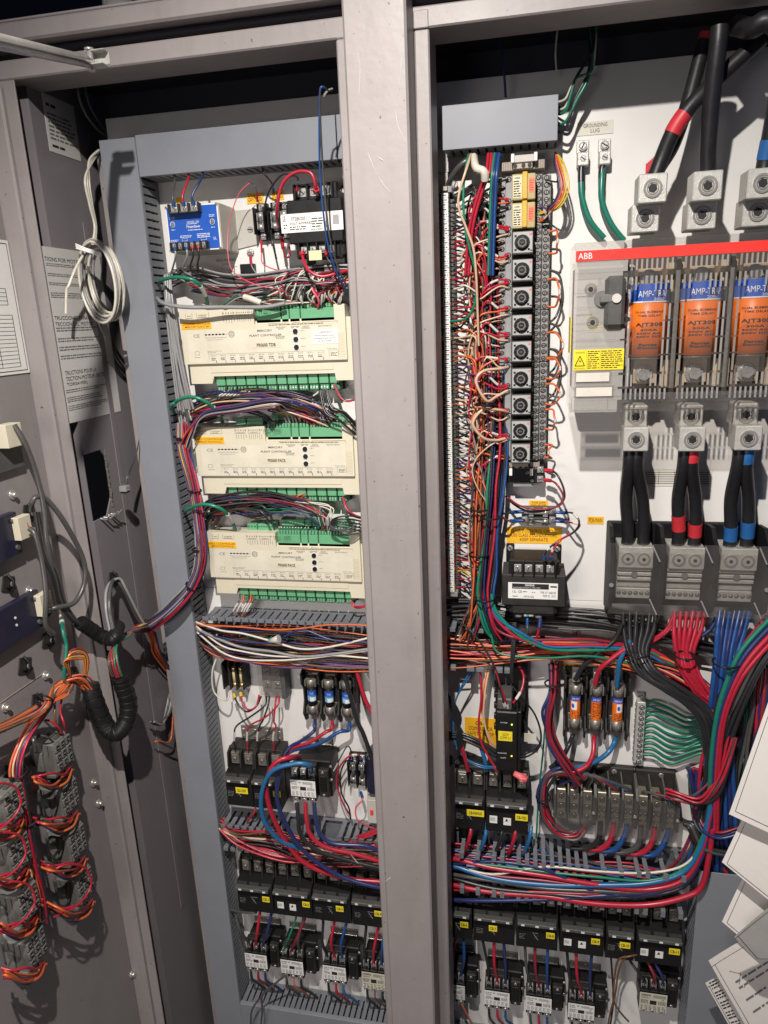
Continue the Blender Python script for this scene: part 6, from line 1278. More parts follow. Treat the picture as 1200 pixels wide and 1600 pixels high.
# devices under it
wire([(365,1084,.03),(372,1100,.045),(385,1112,.05),(400,1104,.05),(408,1088,.03)], .0016, 'black', 'black jumper sagging between dusty fuse holder and clear pair', tips=[(0,.12,'yellow')])
wire([(376,1082,.03),(379,1098,.045),(388,1109,.05),(400,1104,.05),(405,1086,.03)], .0017, 'red', 'red jumper sagging between dusty fuse holder and clear pair', tips=[(0,.12,'yellow')])
for k, (xs, xe, c) in enumerate(((416,366,'black'),(436,386,'red'),(421,402,'black'),(432,427,'red'))):
    wire([(xs,1088,.035),(xs-2,1102,.05),((xs*.6+xe*.4)-2,1118+3*k,.055),(xe+4,1134,.055),(xe,1150,.055),(xe+1,1172,.050)], .0015, c, '%s sleeved wire %s into the upper left breakers' % (c, ('first from left','second','third','rightmost')[k]), marks=[(.72,.86)])
for k, (x, c) in enumerate(zip(FX, ('navy','maroon','navy'))):
    v = Vector((x, -.026, FZ+.004)); cc = ('navy','red','blue')[k]
    wire([v, v+Vector((0,-.006,-.018)), (489-k*2+k*22,1144,.045),(470+k*14,1158+k*2,.05),(455,1166+4*k,.05),(444,1180+5*k,.06)], .0030, cc, 'thick %s cable curving left below the sky blue banded fuses' % ('dark navy','red','blue')[k], cat='cable', name='power_cable')
wire([(468,1182,.06),(455,1183,.10),(430,1192,.115),(416,1225,.12),(424,1270,.115),(450,1320,.10),(482,1352,.09),(540,1372,.08),(600,1378,.07),(660,1380,.05)], .0040, 'red', 'thick red cable arching down over the upper contactor', cat='cable', name='power_cable')
wire([(486,1206,.08),(484,1196,.11),(462,1193,.12),(425,1205,.128),(409,1240,.13),(412,1280,.125),(436,1312,.11),(470,1326,.09)], .0040, 'sky', 'thick bright blue cable arching down over the upper contactor', cat='cable', name='power_cable')
wire([(462,1184,.08),(450,1188,.10),(436,1210,.11),(433,1250,.112),(448,1290,.11),(475,1330,.10),(530,1368,.09),(600,1388,.08),(660,1392,.05)], .0036, 'navy', 'thick navy cable sweeping from upper contactor toward the post', cat='cable', name='power_cable')
for k, (x, c, y2) in enumerate(((464,'black',1356),(477,'red',1350),(491,'navy',1340))):
    wire([(x,1254,.085),(x+2,1280,.095),(x+6+k*2,1304,.10),(x+30,1328-k*5,.10),(x+80,y2-12-k*3,.09),(604,y2-k*4+2,.08),(670,y2+8,.05)], .0036, c, 'thick %s cable leaving the bottom of the upper contactor rightward' % ('black','red','navy')[k], cat='cable', name='power_cable')
for (xs, ys, xe, ye, c, r, l) in ((536,1046,600,1240,'black',.0038,'thick black cable plunging right of the sky blue fuses'),(556,1044,600,1160,'red',.0036,'thick red cable plunging right of the sky blue fuses'),(566,1040,612,1120,'grey',.0016,'thin grey wire right of the red plunging cable'),(570,1042,612,1090,'dgrey',.0014,'thin dark wire beside the post below the open duct')):
    wire([(xs,ys,.05),((xs*.6+xe*.4)-4,(ys*.6+ye*.4),.055),((xs+xe)/2+2,(ys+ye)/2+10,.055),(xe,ye,.05)], r, c, l)
wire([(552,1189,.03),(549,1174,.045),(543,1166,.05),(534,1180,.05),(524,1200,.045),(516,1212,.04)], .0011, 'black', 'thin black loop above the small fuse pair by the post', marks=[(.72,.86)])
wire([(565,1189,.03),(560,1180,.045),(545,1182,.05),(530,1200,.05),(526,1225,.05),(536,1255,.05),(548,1275,.04)], .0015, 'red', 'red lead curving left from the small fuse pair by post', tips=[(0,.08,'blue')], marks=[(.2,.28)])
wire([(550,1189,.03),(540,1190,.045),(532,1210,.05),(534,1240,.05),(545,1262,.05),(548,1280,.04)], .0014, 'black', 'black lead curving left from the small fuse pair by post', tips=[(0,.08,'blue')])
wire([(564,1238,.03),(566,1250,.05),(556,1262,.055),(558,1280,.06),(572,1290,.05),(584,1294,.04)], .0014, 'pink', 'pink lead under the small fuse pair', tips=[(0,.15,'blue')])
# lower left tangled reds
g = 'wires spilling from the left duct above the lower breakers'
bundle([(344,1286,.045),(372,1304,.055),(430,1312,.055),(500,1330,.055),(600,1334,.05),(650,1336,.04)], 22, [.008,.016,.02,.02,.02,.02], ['red','red','maroon','black','red','brown','tan','blue','dgrey','pink'], (.0014,.0022), 'red or dark wire spilling along the slotted duct above lower breakers', g, rd=.014, jit=.5)
bundle([(346,1292,.06),(372,1316,.07),(420,1336,.075),(460,1343,.07),(500,1336,.06),(560,1310,.055),(610,1290,.05)], 5, .006, ['red','red','maroon'], .0019, 'red wire sagging in front of the lower left breakers', 'red wires sagging by the lower left breakers', rd=.006)
wire([(400,1252,.05),(398,1268,.06),(392,1276,.055),(386,1284,.05)], .0018, 'red', 'short red wire under the upper left breaker sticker')
# drops between lower breakers and contactors
def drops(v, xs, cols, ybr, nm, skip=()):
    for k in range(3):
        if k in skip: continue
        xt = v.x+.0085+.0168*k; top = P(xs[k], ybr, .055); end = Vector((xt, -.052, v.z+.022))
        mid = top.lerp(end, .5)+Vector((R.uniform(-.004,.006), -.014, .004)); e2 = Vector((xt, -.053, v.z+.014))
        wire([top+Vector((0,0,.012)), top, mid, end, e2], .0026 if cols[k] not in ('green','grey') else .0018, cols[k], '%s wire, %s of three, dropping into %s' % (cols[k], ('left','middle','right')[k], nm))
drops(CON[0], (368,406,424), ('dgrey','red','navy'), 1428, 'the leftmost lower contactor')
drops(CON[1], (462,476,474), ('green','maroon','dgrey'), 1436, 'the lower contactor with green lead')
drops(CON[2], (505,522,541), ('black','red','blue'), 1443, 'the third lower contactor')
drops(CON[3], (572,591,600), ('black','red','blue'), 1450, 'the cream plate contactor by the post')
drops(CON[4], (700,712,724), ('black','maroon','blue'), 1462, 'the contactor cut off by the post')
drops(CON[5], (754,772,787), ('black','red','navy'), 1468, 'the right bay contactor nearest the post')
drops(CON[6], (820,836,856), ('dgrey','maroon','blue'), 1476, 'the middle contactor of the right bay')
drops(CON[7], (886,900,925), ('black','red','navy'), 1488, 'the rightmost white plate contactor')
drops(CON[8], (985,1012,1022), ('black','maroon','navy'), 1502, 'the cream plate contactor at far right')
for v, nm, cols in ((CON[0],'leftmost lower contactor',('black','maroon','navy')),(CON[1],'green lead contactor',('dgrey','orange','black')),(CON[2],'third lower contactor',('black','red','sky')),(CON[3],'cream contactor by the post',('black','brown','black')),(CON[5],'right bay contactor nearest the post',('black','red','blue')),(CON[6],'middle right bay contactor',('dgrey','red','blue')),(CON[7],'rightmost white plate contactor',('black','maroon','navy'))):
    for k in range(3):
        x = v.x+.0085+.0168*k; a_ = Vector((x, -.056, v.z-.050)); wire([a_, a_+Vector((.002,-.004,-.02)), a_+Vector((.006+.004*k,.012,-.05)), a_+Vector((.014+.004*k,.03,-.085))], .0022 if cols[k] not in ('orange','brown') else .0014, cols[k], '%s lead, %s of three, below the %s' % (cols[k] if cols[k] != 'dgrey' else 'dark grey', ('left','middle','right')[k], nm))
wire([(378,1422,.04),(400,1425,.06),(372,1424,.06),(352,1418,.05)], .0026, 'dgrey', 'dark cable end tucked under the first lower breaker')
for k, e in enumerate(((392,1600),(408,1600))): wire([(447,1524,.085),(432,1535,.09),(410,1555,.095),(e[0]+2,1578,.095),(e[0],1600,.09),(e[0]-2,1640,.08)], .0016, 'dgrey', 'dark lead looping down over the bottom duct cover, %s of two' % ('left','right')[k])
# cable coil hanging beside the duct, white
g = 'white cable coil hanging by the left duct'
for k in range(3):
    wire([PX(158,232,XW+.03+.004*k), PX(140-3*k+6,250,XW+.035), PX(133+3*k,280,XW+.04), PX(140+2*k,320,XW+.04), PX(148+k,355,XW+.04), PX(143+2*k,388,XW+.045)], .0022, 'white', 'white cable dropping to its coil beside the duct top', g, name='white_cable', cat='cable')
cc_ = PX(152,440,XW+.05)
for k in range(10):
    ang = [i*2*math.pi/16 for i in range(17)]; rx_, rz_ = .043+R.uniform(-.005,.005), .058+R.uniform(-.006,.006); ox, oz = R.uniform(-.004,.004), R.uniform(-.004,.004)
    q = [Vector((cc_.x+.010+ox+rx_*math.cos(t_+1.6)*.9, cc_.y-.003*k+.012+.012*math.sin(t_), cc_.z+oz+rz_*math.sin(t_+1.6)-.004*math.cos(t_+1.6))) for t_ in ang]
    wire(q, .0023, 'white' if k % 4 else 'grey', 'loop of white cable in the coil beside the duct', g, name='white_cable', cat='cable', sub=2)
wire([PX(132,395,XW+.045), PX(118,420,XW+.045), PX(108,445,XW+.04), PX(104,455,XW+.035), PX(103,490,XW+.03)], .0021, 'white', 'free white cable end hanging over the instruction sheet', name='white_cable', cat='cable')
mb = MB('cable_tie'); 
for k in range(3): a_ = PX(138,393,XW+.06); mb.tube([a_+Vector((-.02,0,.006+.003*k)), a_+Vector((0,-.006,.002*k)), a_+Vector((.022,0,-.008+.002*k))], .0016, white, 5)
props(mb.build(off=a_), 'clear tie binding the white cable coil', 'cable tie')
for k, p in enumerate(((118,112),(130,112))): wire([PX(p[0],p[1],XW+.02), PX(p[0]+8,160,XW+.02), PX(p[0]+28,195,XW+.02), PX(178,222,XW+.02)], .0022, 'grey', 'grey cable in shadow reaching down from the header, %s' % ('left','right')[k], name='grey_cable', cat='cable')
# small plug hanging by duct
t = Thing('hanging_plug', 'small grey plug hanging loose near the knock out opening', 'connector', tuple(PX(197,765,XW+.04))); v = PX(197,760,XW+.04); mb = MB('plug_body'); mb.box(v.x-.006, v.x+.008, -v.y, -v.y+.014, v.z-.007, v.z+.003, mgr); mb.box(v.x-.005,v.x+.007,-v.y+.0005,-v.y+.0135,v.z-.010,v.z-.0075,blk); t.done(mb)
for k in range(4): wire([PX(218,684,XW+.03), PX(212,712,XW+.035), PX(200+k*1.2,738,XW+.04), PX(197+k*.9,756,XW+.04)], .0010, 'dgrey', 'thin grey lead of the loose hanging plug', 'leads of the loose hanging plug')

# ---------------- wiring: door ----------------
def dw(pts, r, c, l, g=None, **k): return wire([PX(x, y, XD+h) for x, y, h in pts], r, c, l, g, **k)
for i, cpt in enumerate((dc0, dc1, dc2)):
    pt = {0:[(22,664,.03),(38,690,.04),(55,735,.045),(68,790,.05),(74,850,.055),(90,920,.05),(104,960,.045)],
          1:[(46,826,.035),(56,838,.045),(66,880,.05),(72,930,.055),(71,975,.05),(84,990,.05)],
          2:[(72,952,.035),(90,949,.05),(118,940,.06),(133,905,.065),(128,868,.065),(100,815,.06),(74,782,.05),(58,776,.045),(50,786,.04),(49,798,.03)]}[i]
    dw(pt, .0042, 'dgrey', ('sheathed cable sweeping down from the cream plug at the photo edge','sheathed cable dropping from the upper display plug','sheathed cable looping from the lower display plug up to mount')[i], name='control_cable', cat='cable')
    for k in range(6):
        a_ = cpt+Vector((R.uniform(-.004,.006), 0, .014-.0055*k)); b_ = PX(*pt[0][:2], XD+pt[0][2]); wire([a_, a_.lerp(b_, .5)+Vector((.003*R.uniform(-1,1),0,.004*R.uniform(-1,1))), b_], .0007, ('blue','red','white','dgrey','maroon','grey')[k], 'hair thin core at the %s cream plug' % ('topmost','upper display','lower display')[i], 'cores at the %s cream plug' % ('topmost','upper display','lower display')[i], sub=4)
for k in range(4): dw([(55+2*k,800,.04),(66+3*k,860,.05),(82+3*k,900,.055),(92+3*k,940,.05),(112+2*k,968,.05),(128,978,.05)], .0030, 'dgrey' if k % 2 else 'black', 'dark cable strand running down the door to the spiral wrap', 'dark cables running down the door', name='control_cable', cat='cable')
dw([(96,962,.03),(98,985,.05),(104,1010,.055),(101,1040,.055),(100,1062,.05)], .0030, 'dgreen', 'dark green ground wire on the door with clear ring end', marks=[(0,.14)])
for k, c in enumerate(('red','yellow','red','yellow','orange')):
    dw([(110,1056,.05),(104-2*k+4,1035,.06),(110,1018+3*k,.065),(126,1014+4*k,.065),(138-2*k,1028,.065),(136-k,1052,.06),(128,1072,.055)], .0016, c, 'bright looped wire beside the mouth of the large spiral wrap', 'looped wires at the spiral wrap mouth')
bundle([PX(138,1075,XD+.055), PX(118,1060,XD+.05), PX(95,1078,XD+.045), PX(60,1108,XD+.045), PX(20,1130,XD+.045), PX(-30,1150,XD+.045)], 20, .014, ['red','orange','yellow','navy','orange','tan','brown','navy','orange','dgrey'], (.0014,.0019), 'coloured door wire fanning left from the spiral wrap', 'coloured door harness fanning left', rd=.010, jit=.25)
bundle([PX(80,1098,XD+.045), PX(55,1130,XD+.045), PX(36,1160,XD+.045), PX(26,1200,XD+.045), PX(32,1240,XD+.045), PX(42,1290,XD+.045), PX(52,1350,XD+.045), PX(64,1400,XD+.045), PX(68,1440,XD+.04)], 10, .008, ['orange','navy','red','orange','navy','tan','black'], (.0015,.002), 'coloured door wire running down between the contact blocks', 'coloured door wires between contact blocks', rd=.006, jit=.25)
for p in ((70,1092),(29,1208),(46,1282),(64,1432)): cable_tie(PX(*p, XD+.045), (.1,.2,-1) if p[1] > 1100 else (0,.8,.5), .013, 'black cable tie around the door wiring')
# contact blocks on the door
def cblock(px, py, label, s=1.0):
    v = PX(px+9, py, XD+.05); t = Thing('contact_block', label, 'contact block', tuple(v), 'dusty grey contact blocks on the door'); x, d, z = v.x, -v.y, v.z; w, h = .021*s, .030*s
    bg = mat('dusty_grey_block', (.15,.15,.14), .65, var=.3, vscale=70, bump=.4); bd = mat('block_shade', (.07,.07,.066), .7, var=.3)
    mb = MB('body'); mb.box(XD+.012, x, d-w, d+w, z-h*.8, z+h, bg, .002); mb.box(XD+.001, XD+.0125, d-w*.8, d+w*.8, z-h*.6, z+h*.7, bd, .002); mb.box(x-.018, x-.002, d-w*.9, d+w+.004, z-h, z-h*.78, bg, .001); mb.box(XD+.016, XD+.030, d+w-.001, d+w+.005, z-h*.62, z+h*.5, bg, .001)
    b_ = t.done(mb)
    for k in range(3): mb = MB('body_groove'); mb.box(XD+.020+.010*k, XD+.0215+.010*k, d+w, d+w+.0009, z+h*.3, z+h*.9, bd, .0002); t.done(mb, b_)
    for i in range(3):
        for j in range(3):
            mb = MB('terminal_port'); dd = d-w*.64+i*w*.64; zz = z+h*.66-j*h*.56; mb.box(x-.0005, x+.0032, dd-.0058, dd+.0058, zz-.0072, zz+.0072, bg, .0012); mb.add([(x+.0034, -(dd+math.cos(q*.628)*.0038), zz+math.sin(q*.628)*.0050) for q in range(10)], [tuple(range(10))], ink); mb.box(x+.0036, x+.0044, dd-.0022, dd+.0022, zz-.0004, zz+.0004, metal, .0001); t.done(mb, b_)
    for k in range(3): mb = MB('top_clamp'); mb.box(XD+.018+.011*k, XD+.025+.011*k, d-w*.4, d+w*.3, z+h, z+h+.003, bd, .0006); t.done(mb, b_)
    mb = MB('clamp_screw'); mb.cyl((XD+.006, d+w*.3, z+h*.6), 'z', .004, .014, metal, 10); t.done(mb, b_)
    return v
blocks = [((90,1178),'dusty grey contact block highest in the right door column'),((100,1247),'dusty grey contact block second in the right door column'),((112,1318),'dusty grey contact block third in the right door column'),((124,1385),'dusty grey contact block fourth in the right door column'),((48,1482),'dusty grey contact block at the bottom of the door group'),
          ((14,1258),'dusty grey contact block at the left edge, uppermost'),((22,1335),'dusty grey contact block at the left edge, second down'),((36,1412),'dusty grey contact block at the left edge, third down')]
BV = [cblock(*p, l) for p, l in blocks]
for i, (p, l) in enumerate(blocks):
    x, y = p; last = i in (3, 4); tn = 'near '+l.replace('dusty grey ', '').replace('contact block ', 'contact block, ')
    src = (54, 1225+i*62) if i < 4 else (x-40, y+40)
    tn = 'looping under the %s contact block' % ('highest right','second right','third right','fourth right','bottom','uppermost left','second left','third left')[i]
    dw([(src[0],src[1],.04),(x-38,y+36,.05),(x-10,y+52,.055),(x+14,y+44,.06),(x+22,y+24,.045)], .0021, 'orange', 'orange wire '+tn); dw([(src[0],src[1]+3,.04),(x-34,y+42,.05),(x-8,y+56,.055),(x+8,y+46,.05),(x+14,y+28,.045)], .0020, 'navy', 'navy wire '+tn)
    dw([(src[0]-6,src[1]-10,.04),(x-28,y+34,.055),(x-6,y+30,.065),(x+10,y+32,.06),(x+20,y+20,.045)], .0020, 'red', 'red wire '+tn)
    for q in range(4): dw([(src[0]+R.uniform(-3,6),src[1]+R.uniform(-14,10),.035),(x-34+R.uniform(-6,6),y+38+R.uniform(-8,8),.045+.01*q),(x-8,y+46+R.uniform(-6,10),.05+.006*q),(x+12+R.uniform(-4,8),y+36+R.uniform(-6,6),.05),(x+4+q*7,y+24,.04)], .0018, ('orange','dgrey','red','orange')[q], 'extra wire looping under the door contact blocks', 'extra loops under the door contact blocks')
    if i in (5,6,7,3): dw([(x-50,y-20,.05),(x-20,y-34,.07),(x+10,y-28,.075),(x+18,y,.075),(x-4,y+30,.07),(x-40,y+48,.06)], .0017, 'red', 'red wire hooped around the %s contact block' % ('fourth right','','uppermost left','second left','third left')[(3,0,5,6,7).index(i) if i != 3 else 0])
dw([(98,1085,.04),(94,1110,.05),(100,1130,.06),(104,1150,.045)], .0018, 'red', 'red wire entering the highest right contact block from above'); dw([(70,1125,.04),(82,1128,.05),(94,1140,.055),(101,1152,.045)], .0018, 'red', 'second red wire entering the highest right contact block'); dw([(86,1090,.04),(86,1120,.05),(92,1150,.045)], .0018, 'brown', 'brown wire entering the highest right contact block'); dw([(58,1148,.04),(74,1152,.05),(86,1162,.045)], .0018, 'dgrey', 'dark wire entering the highest right contact block')
# ---------------- wiring: right bay ----------------
g = 'thick service cables at the top right'
def big(pts, label, bands=(), r=.0105):
    pp = pts3(pts); o = wire(pp, r, cab_blk, label, g, name='service_cable', cat='cable', n=16, sub=8); q = cat_rom(pp, 8); L = len(q)-1
    for t0, t1, c in bands:
        a_, b_ = t0*L, t1*L; s_ = []
        for k in range(5): t = a_+(b_-a_)*k/4; i = min(int(t), L-1); s_.append(q[i].lerp(q[i+1], t-i))
        mb = MB('tape_band'); mb.tube(s_, r*1.06, mat('tape_'+c, {'red':(.52,.03,.04),'blue':(.02,.11,.32)}[c], .45), 16); mb.build(parent=o, off=pp[0])
big([(1106,52,.07),(1096,82,.07),(1075,160,.08),(1052,225,.09),(1030,262,.095),(1022,280,.095)], 'thick black cable behind, red tape tip at its top', [(0,.10,'red')], .0095)
big([(1190,60,.10),(1160,88,.10),(1120,125,.10),(1085,160,.105),(1055,200,.105),(1035,245,.10),(1022,280,.10)], 'thick black cable slanting up right with red tape band', [(.58,.70,'red')])
big([(1124,42,.13),(1122,70,.13),(1116,120,.125),(1110,180,.115),(1106,240,.105),(1106,278,.10)], 'thick black cable rising straight from the middle upper lug', (), .011)
big([(1230,100,.11),(1215,150,.11),(1203,215,.105),(1196,250,.10),(1192,275,.10)], 'thick black cable at the photo edge with blue tape band', [(.52,.75,'blue')])
big([(1240,60,.14),(1200,34,.14),(1175,44,.13),(1150,40,.10)], 'dark cable bend in the shadow at the top right corner', (), .012)
mb = MB('tape_scrap'); v = P(1016,262,.075)
for k in range(5): mb.box(v.x-.006+.002*k, v.x+.004+.002*k, .074+.002*k, .0745+.002*k, v.z-.008+.003*k, v.z+.006+.0015*k, mat('tape_red', (.72,.03,.03), .45))
props(mb.build(off=v), 'crumpled scrap of red tape beside the leftmost upper lug', 'tape')
# wires beyond the right duct end
for k, (c, y) in enumerate((('white',160),('white',172),('green',178),('green',196),('black',168),('black',206))):
    wire([(868,y,.03),(884,y-6,.045),(900,y-38-8*(k%3),.05),(925-4*(k%2),y-90-10*k+40,.05),(932-6*(k%3),40,.04),(934-8*(k%3),10,.03)], .0022 if k > 1 else .0018, c if k not in (2,3) else 'green', '%s wire rising from the short duct end, %s' % (c, ('upper pale','lower pale','upper','lower','upper','lower')[k]))
wire([(790,152,.03),(788,120,.04),(783,80,.04),(770,40,.03)], .0018, 'navy', 'dark blue wire in shadow above the short duct'); wire([(870,120,.02),(868,80,.03),(872,40,.03)], .0014, 'white', 'faint pale wire in shadow above the duct end')
wire([(700,300,.02),(704,280,.045),(722,256,.055),(745,244,.05)], .0045, 'dgrey', 'fat dark cable turning under the right duct to terminal strip top', name='control_cable', cat='cable')
# right-hand loop with yellow and orange beside amber relays
for k, (c, x0_) in enumerate((('yellow',877),('yellow',873),('orange',870),('orange',866),('purple',864),('black',862))):
    e = 858 if c == 'black' else 850; ye = (333, 331, 344, 342, 324, 345)[k]
    wire([(868,238,.03),(x0_+4,256,.055),(x0_+12,288,.065),(x0_+6,312,.065),(x0_-6,326,.06),(e-2,ye,.045),(e-12,ye+3,.036)], .0014, c, '%s wire curling down beside the amber relays, strand %s' % (c, ('outer','inner','outer','inner','single','single')[k]), marks=[(.7,.8)] if k < 3 else ())
wire([(852,281,.034),(866,284,.04),(878,286,.05),(884,310,.05),(872,322,.05),(855,322,.036)], .0012, 'black', 'black jumper at the right of the top amber relay')
# orange jumpers down the right side of the timers
xr = 850
yy_ = {}
def jump(i0, j0, i1, j1, bul, label):
    z0_ = zs[i0]+.0150-j0*.0100; z1__ = zs[i1]+.0150-j1*.0100; x = sx1-.007; a_ = Vector((x+.004, -.036, z0_)); b_ = Vector((x+.004, -.036, z1__)); m_ = (a_+b_)/2
    wire([a_, a_+Vector((.012,-.006,.001)), m_.lerp(a_, .45)+Vector((bul,-.016,0)), m_+Vector((bul*1.12,-.018,0)), m_.lerp(b_, .45)+Vector((bul,-.016,0)), b_+Vector((.012,-.006,-.001)), b_], .0016, 'orange', label, marks=[(.42,.56)])
for a_ in ((2,0,2,3,.012,'short orange jumper on the first dial timer'),(3,3,4,3,.016,'orange jumper from second to third dial timer'),(5,3,6,3,.022,'orange jumper from fourth to fifth dial timer'),(6,3,7,2,.019,'orange jumper from fifth to sixth dial timer'),(7,3,8,2,.020,'orange jumper from sixth to seventh dial timer'),(8,3,9,2,.014,'orange jumper from seventh to eighth dial timer'),(10,1,10,3,.006,'small orange jumper on the lowest dial timer')): jump(*a_)
for i, (ka, kb) in enumerate(((3,5),(5,7),(6,8))): wire([Vector((sx1,-.02,zs[ka])), Vector((sx1+.016,-.014,zs[ka]-.010)), Vector((sx1+.020,-.012,(zs[ka]+zs[kb])/2)), Vector((sx1+.012,-.014,zs[kb]+.01)), Vector((sx1,-.02,zs[kb]))], .0018, 'dgrey', 'dark wire lying on the panel behind the orange jumpers, %s' % ('upper','middle','lower')[i])
# left side of the relays
g = 'wires landing on the left of the relay sockets'
for i, z in enumerate(zs):
    for k, (c, dz) in enumerate((('black' if i < 2 else 'tan', .015), ('white' if i < 2 else 'tan', .006), ('black' if i < 2 else 'brown', -.004), ('red', -.014), ('red' if i % 2 else 'orange', -.017))):
        if i > 1 and k == 2 and i % 2: c = 'dgrey'
        x1_ = sx0+.015 if k in (0, 3, 4) else sx0+.005; d1 = .043 if k in (0,3,4) else .034
        a_ = Vector((x1_, -d1, z+dz)); dx = R.uniform(.030,.050); q = [a_, a_+Vector((-.014,-.005,R.uniform(-.004,.004))), a_+Vector((-dx,-.010,R.uniform(-.016,.020))), a_+Vector((-dx-.012,0,-R.uniform(.02,.05))), a_+Vector((-dx-R.uniform(-.004,.008),.004,-R.uniform(.07,.10)))]
        wire(q, .0016 if c in ('red','black') else .0014, c, 'sleeved wire landing on the left terminals of the relay column', g, marks=[(.26,.40)] if k % 2 or i < 2 else (), tips=[(0,.1,'red')] if c == 'red' else ())
for (ya, yb, x, l) in ((582,612,746,'upper pale tan hoop bowing left of the dial timers'),(640,684,741,'lower pale tan hoop bowing left of the dial timers')):
    wire([(793,ya-8 if ya < 600 else ya+4,.042),(782,ya-6 if ya<600 else ya+1,.055),(755,ya-2 if ya<600 else ya,.07),(x-2,(ya+yb)/2,.075),(x+14,yb+(14 if ya<600 else 0),.07),(775,yb+(8 if ya < 600 else 4),.055),(793,yb-2 if ya<600 else yb,.042)], .0024, 'tan', l)
wire([(790,688,.04),(772,692,.055),(748,712,.06),(738,735,.06),(746,762,.06),(764,790,.05)], .0012, 'tan', 'thin tan wire bowing left under the relay column', marks=[(.1,.25)])
# long green and tan wires hanging past the terminal strip
wire([(732,240,.05),(728,262,.085),(724,300,.09),(726,350,.09),(734,390,.085),(742,420,.08),(745,450,.075),(740,480,.07),(728,498,.06),(704,502,.042)], .0019, 'green', 'green wire hanging in an S past the terminal strip top')
wire([(736,240,.05),(730,260,.09),(718,300,.095),(717,325,.095),(730,360,.09),(740,390,.085),(744,430,.08),(746,480,.07),(748,540,.06)], .0019, 'tan', 'pale tan wire hanging in an S past the terminal strip top')
wire([(740,245,.05),(744,262,.08),(756,268,.085),(758,282,.08)], .006, 'white', 'pale wrapped bundle under the short right duct', cat='cable', name='wrapped_cable')
for x0_, c, l in ((768,'red','first'),(763,'red','second'),(780,'blue','first'),(776,'navy','second'),(773,'green','single')):
    wire([(x0_,240,.05),(x0_-4,270,.07),(x0_-(18 if c == 'red' else 6),310,.065),(x0_-(30 if c == 'red' else 8),360,.06),(x0_-(36 if c=='red' else 10),430,.05)], .0024, c, 'thick %s wire falling from the short right duct, %s strand' % (c, l))
# wires leaving the terminal strip
g = 'wires leaving the right side of the terminal strip'
for k in range(86):
    z = tz1-(k+.5)*(tz1-tz0)/86; u = k/86
    if u < .07: cs = ['black','black','dgrey']
    elif u < .28: cs = ['red','maroon','black','white','red','dgrey']
    elif u < .82: cs = ['orange','navy','dgrey','brown','orange','grey','purple','black','tan']
    else: cs = ['red','yellow','grey','orange','navy','red','white']
    c = R.choice(cs); a_ = Vector((tx1+.004, -.026, z)); dx = R.uniform(.022,.038); xb = P(750, 600, .05).x+R.uniform(-.012,.012)
    wire([a_, a_+Vector((.010,-.008,R.uniform(-.002,.004))), a_+Vector((dx,-R.uniform(.010,.030),R.uniform(-.006,.010))), Vector((xb, -R.uniform(.03,.055), z-R.uniform(.015,.04))), Vector((xb+R.uniform(-.004,.008), -R.uniform(.02,.045), z-R.uniform(.06,.10)))], R.choice((.0012,.0014,.0016)), c, 'sleeved wire curling away from the long terminal strip', g, marks=[(.2,.34)] if R.random() < .28 else (), sub=5)
# vertical trunk between strip and relays
TC = ['black','navy','orange','brown','red','navy','black','blue','tan','green','dgrey','orange','maroon','blue','dgreen','purple']
bundle([(762,330,.02),(758,420,.03),(757,520,.035),(757,620,.035),(757,700,.035),(752,790,.04),(748,860,.045),(750,930,.055),(738,975,.06),(728,1000,.05)], 24, .016, ['navy','orange','brown','black','red','tan','purple','dgrey','orange'], (.0013,.0017), 'thin coloured wire in the trunk right of the terminal strip', 'thin trunk wires right of the terminal strip', rd=.016, jit=.3)
bundle([(776,300,.02),(776,420,.02),(778,560,.025),(778,690,.04),(774,760,.05),(768,830,.055),(762,890,.06),(760,930,.065),(770,975,.07),(785,1000,.06)], 16, .013, ['black','blue','green','red','navy','black','blue','maroon','dgreen'], (.0019,.0026), 'thick dark trunk wire falling below the relay column', 'thick trunk wires below the relay column', rd=.012, jit=.25)
for p in ((750,795,.055),(766,808,.065),(748,866,.06),(758,935,.075),(757,632,.06)): cable_tie(P(*p), (0,0,1), .016, 'black cable tie around the right bay trunk')
# contact block leads
kx, kz1, kz2 = KB
wire([Vector((kx,-.042,kz1)), Vector((kx+.014,-.048,kz1)), (872,744,.06),(881,765,.065),(880,782,.065),(862,795,.06),(830,800,.05),(806,790,.04),(790,775,.03)], .0018, 'black', 'black lead looping from contact block back over the fuses', tips=[(.02,.14,'red')])
wire([Vector((kx,-.042,kz2)), Vector((kx+.012,-.048,kz2)), (870,757,.06),(880,775,.065),(874,790,.065),(845,796,.06),(812,790,.05),(792,776,.03)], .0018, 'maroon', 'dark red lead looping from contact block back over the fuses', tips=[(.02,.14,'red')])
(fx0, fx1_, fz0), (_, _, fz1) = FH
wire([Vector((fx1_-.004,-.019,fz0)), Vector((fx1_+.014,-.022,fz0)), (895,802,.05),(905,815,.06),(898,830,.075),(878,842,.09),(862,853,.095),(853,862,.095),(850,874,.092)], .0017, 'black', 'black lead looping from the upper horizontal fuse to transformer', tips=[(.02,.16,'blue'),(.93,1,'blue')], marks=[(.26,.33),(.78,.84)])
wire([Vector((fx1_-.004,-.019,fz1)), Vector((fx1_+.014,-.022,fz1)), (895,817,.05),(906,820,.06),(896,832,.075),(878,842,.095),(866,856,.1),(862,864,.098),(861,874,.092)], .0017, 'red', 'red lead looping from the lower horizontal fuse to transformer', tips=[(.02,.16,'blue'),(.93,1,'blue')], marks=[(.26,.33),(.78,.84)])
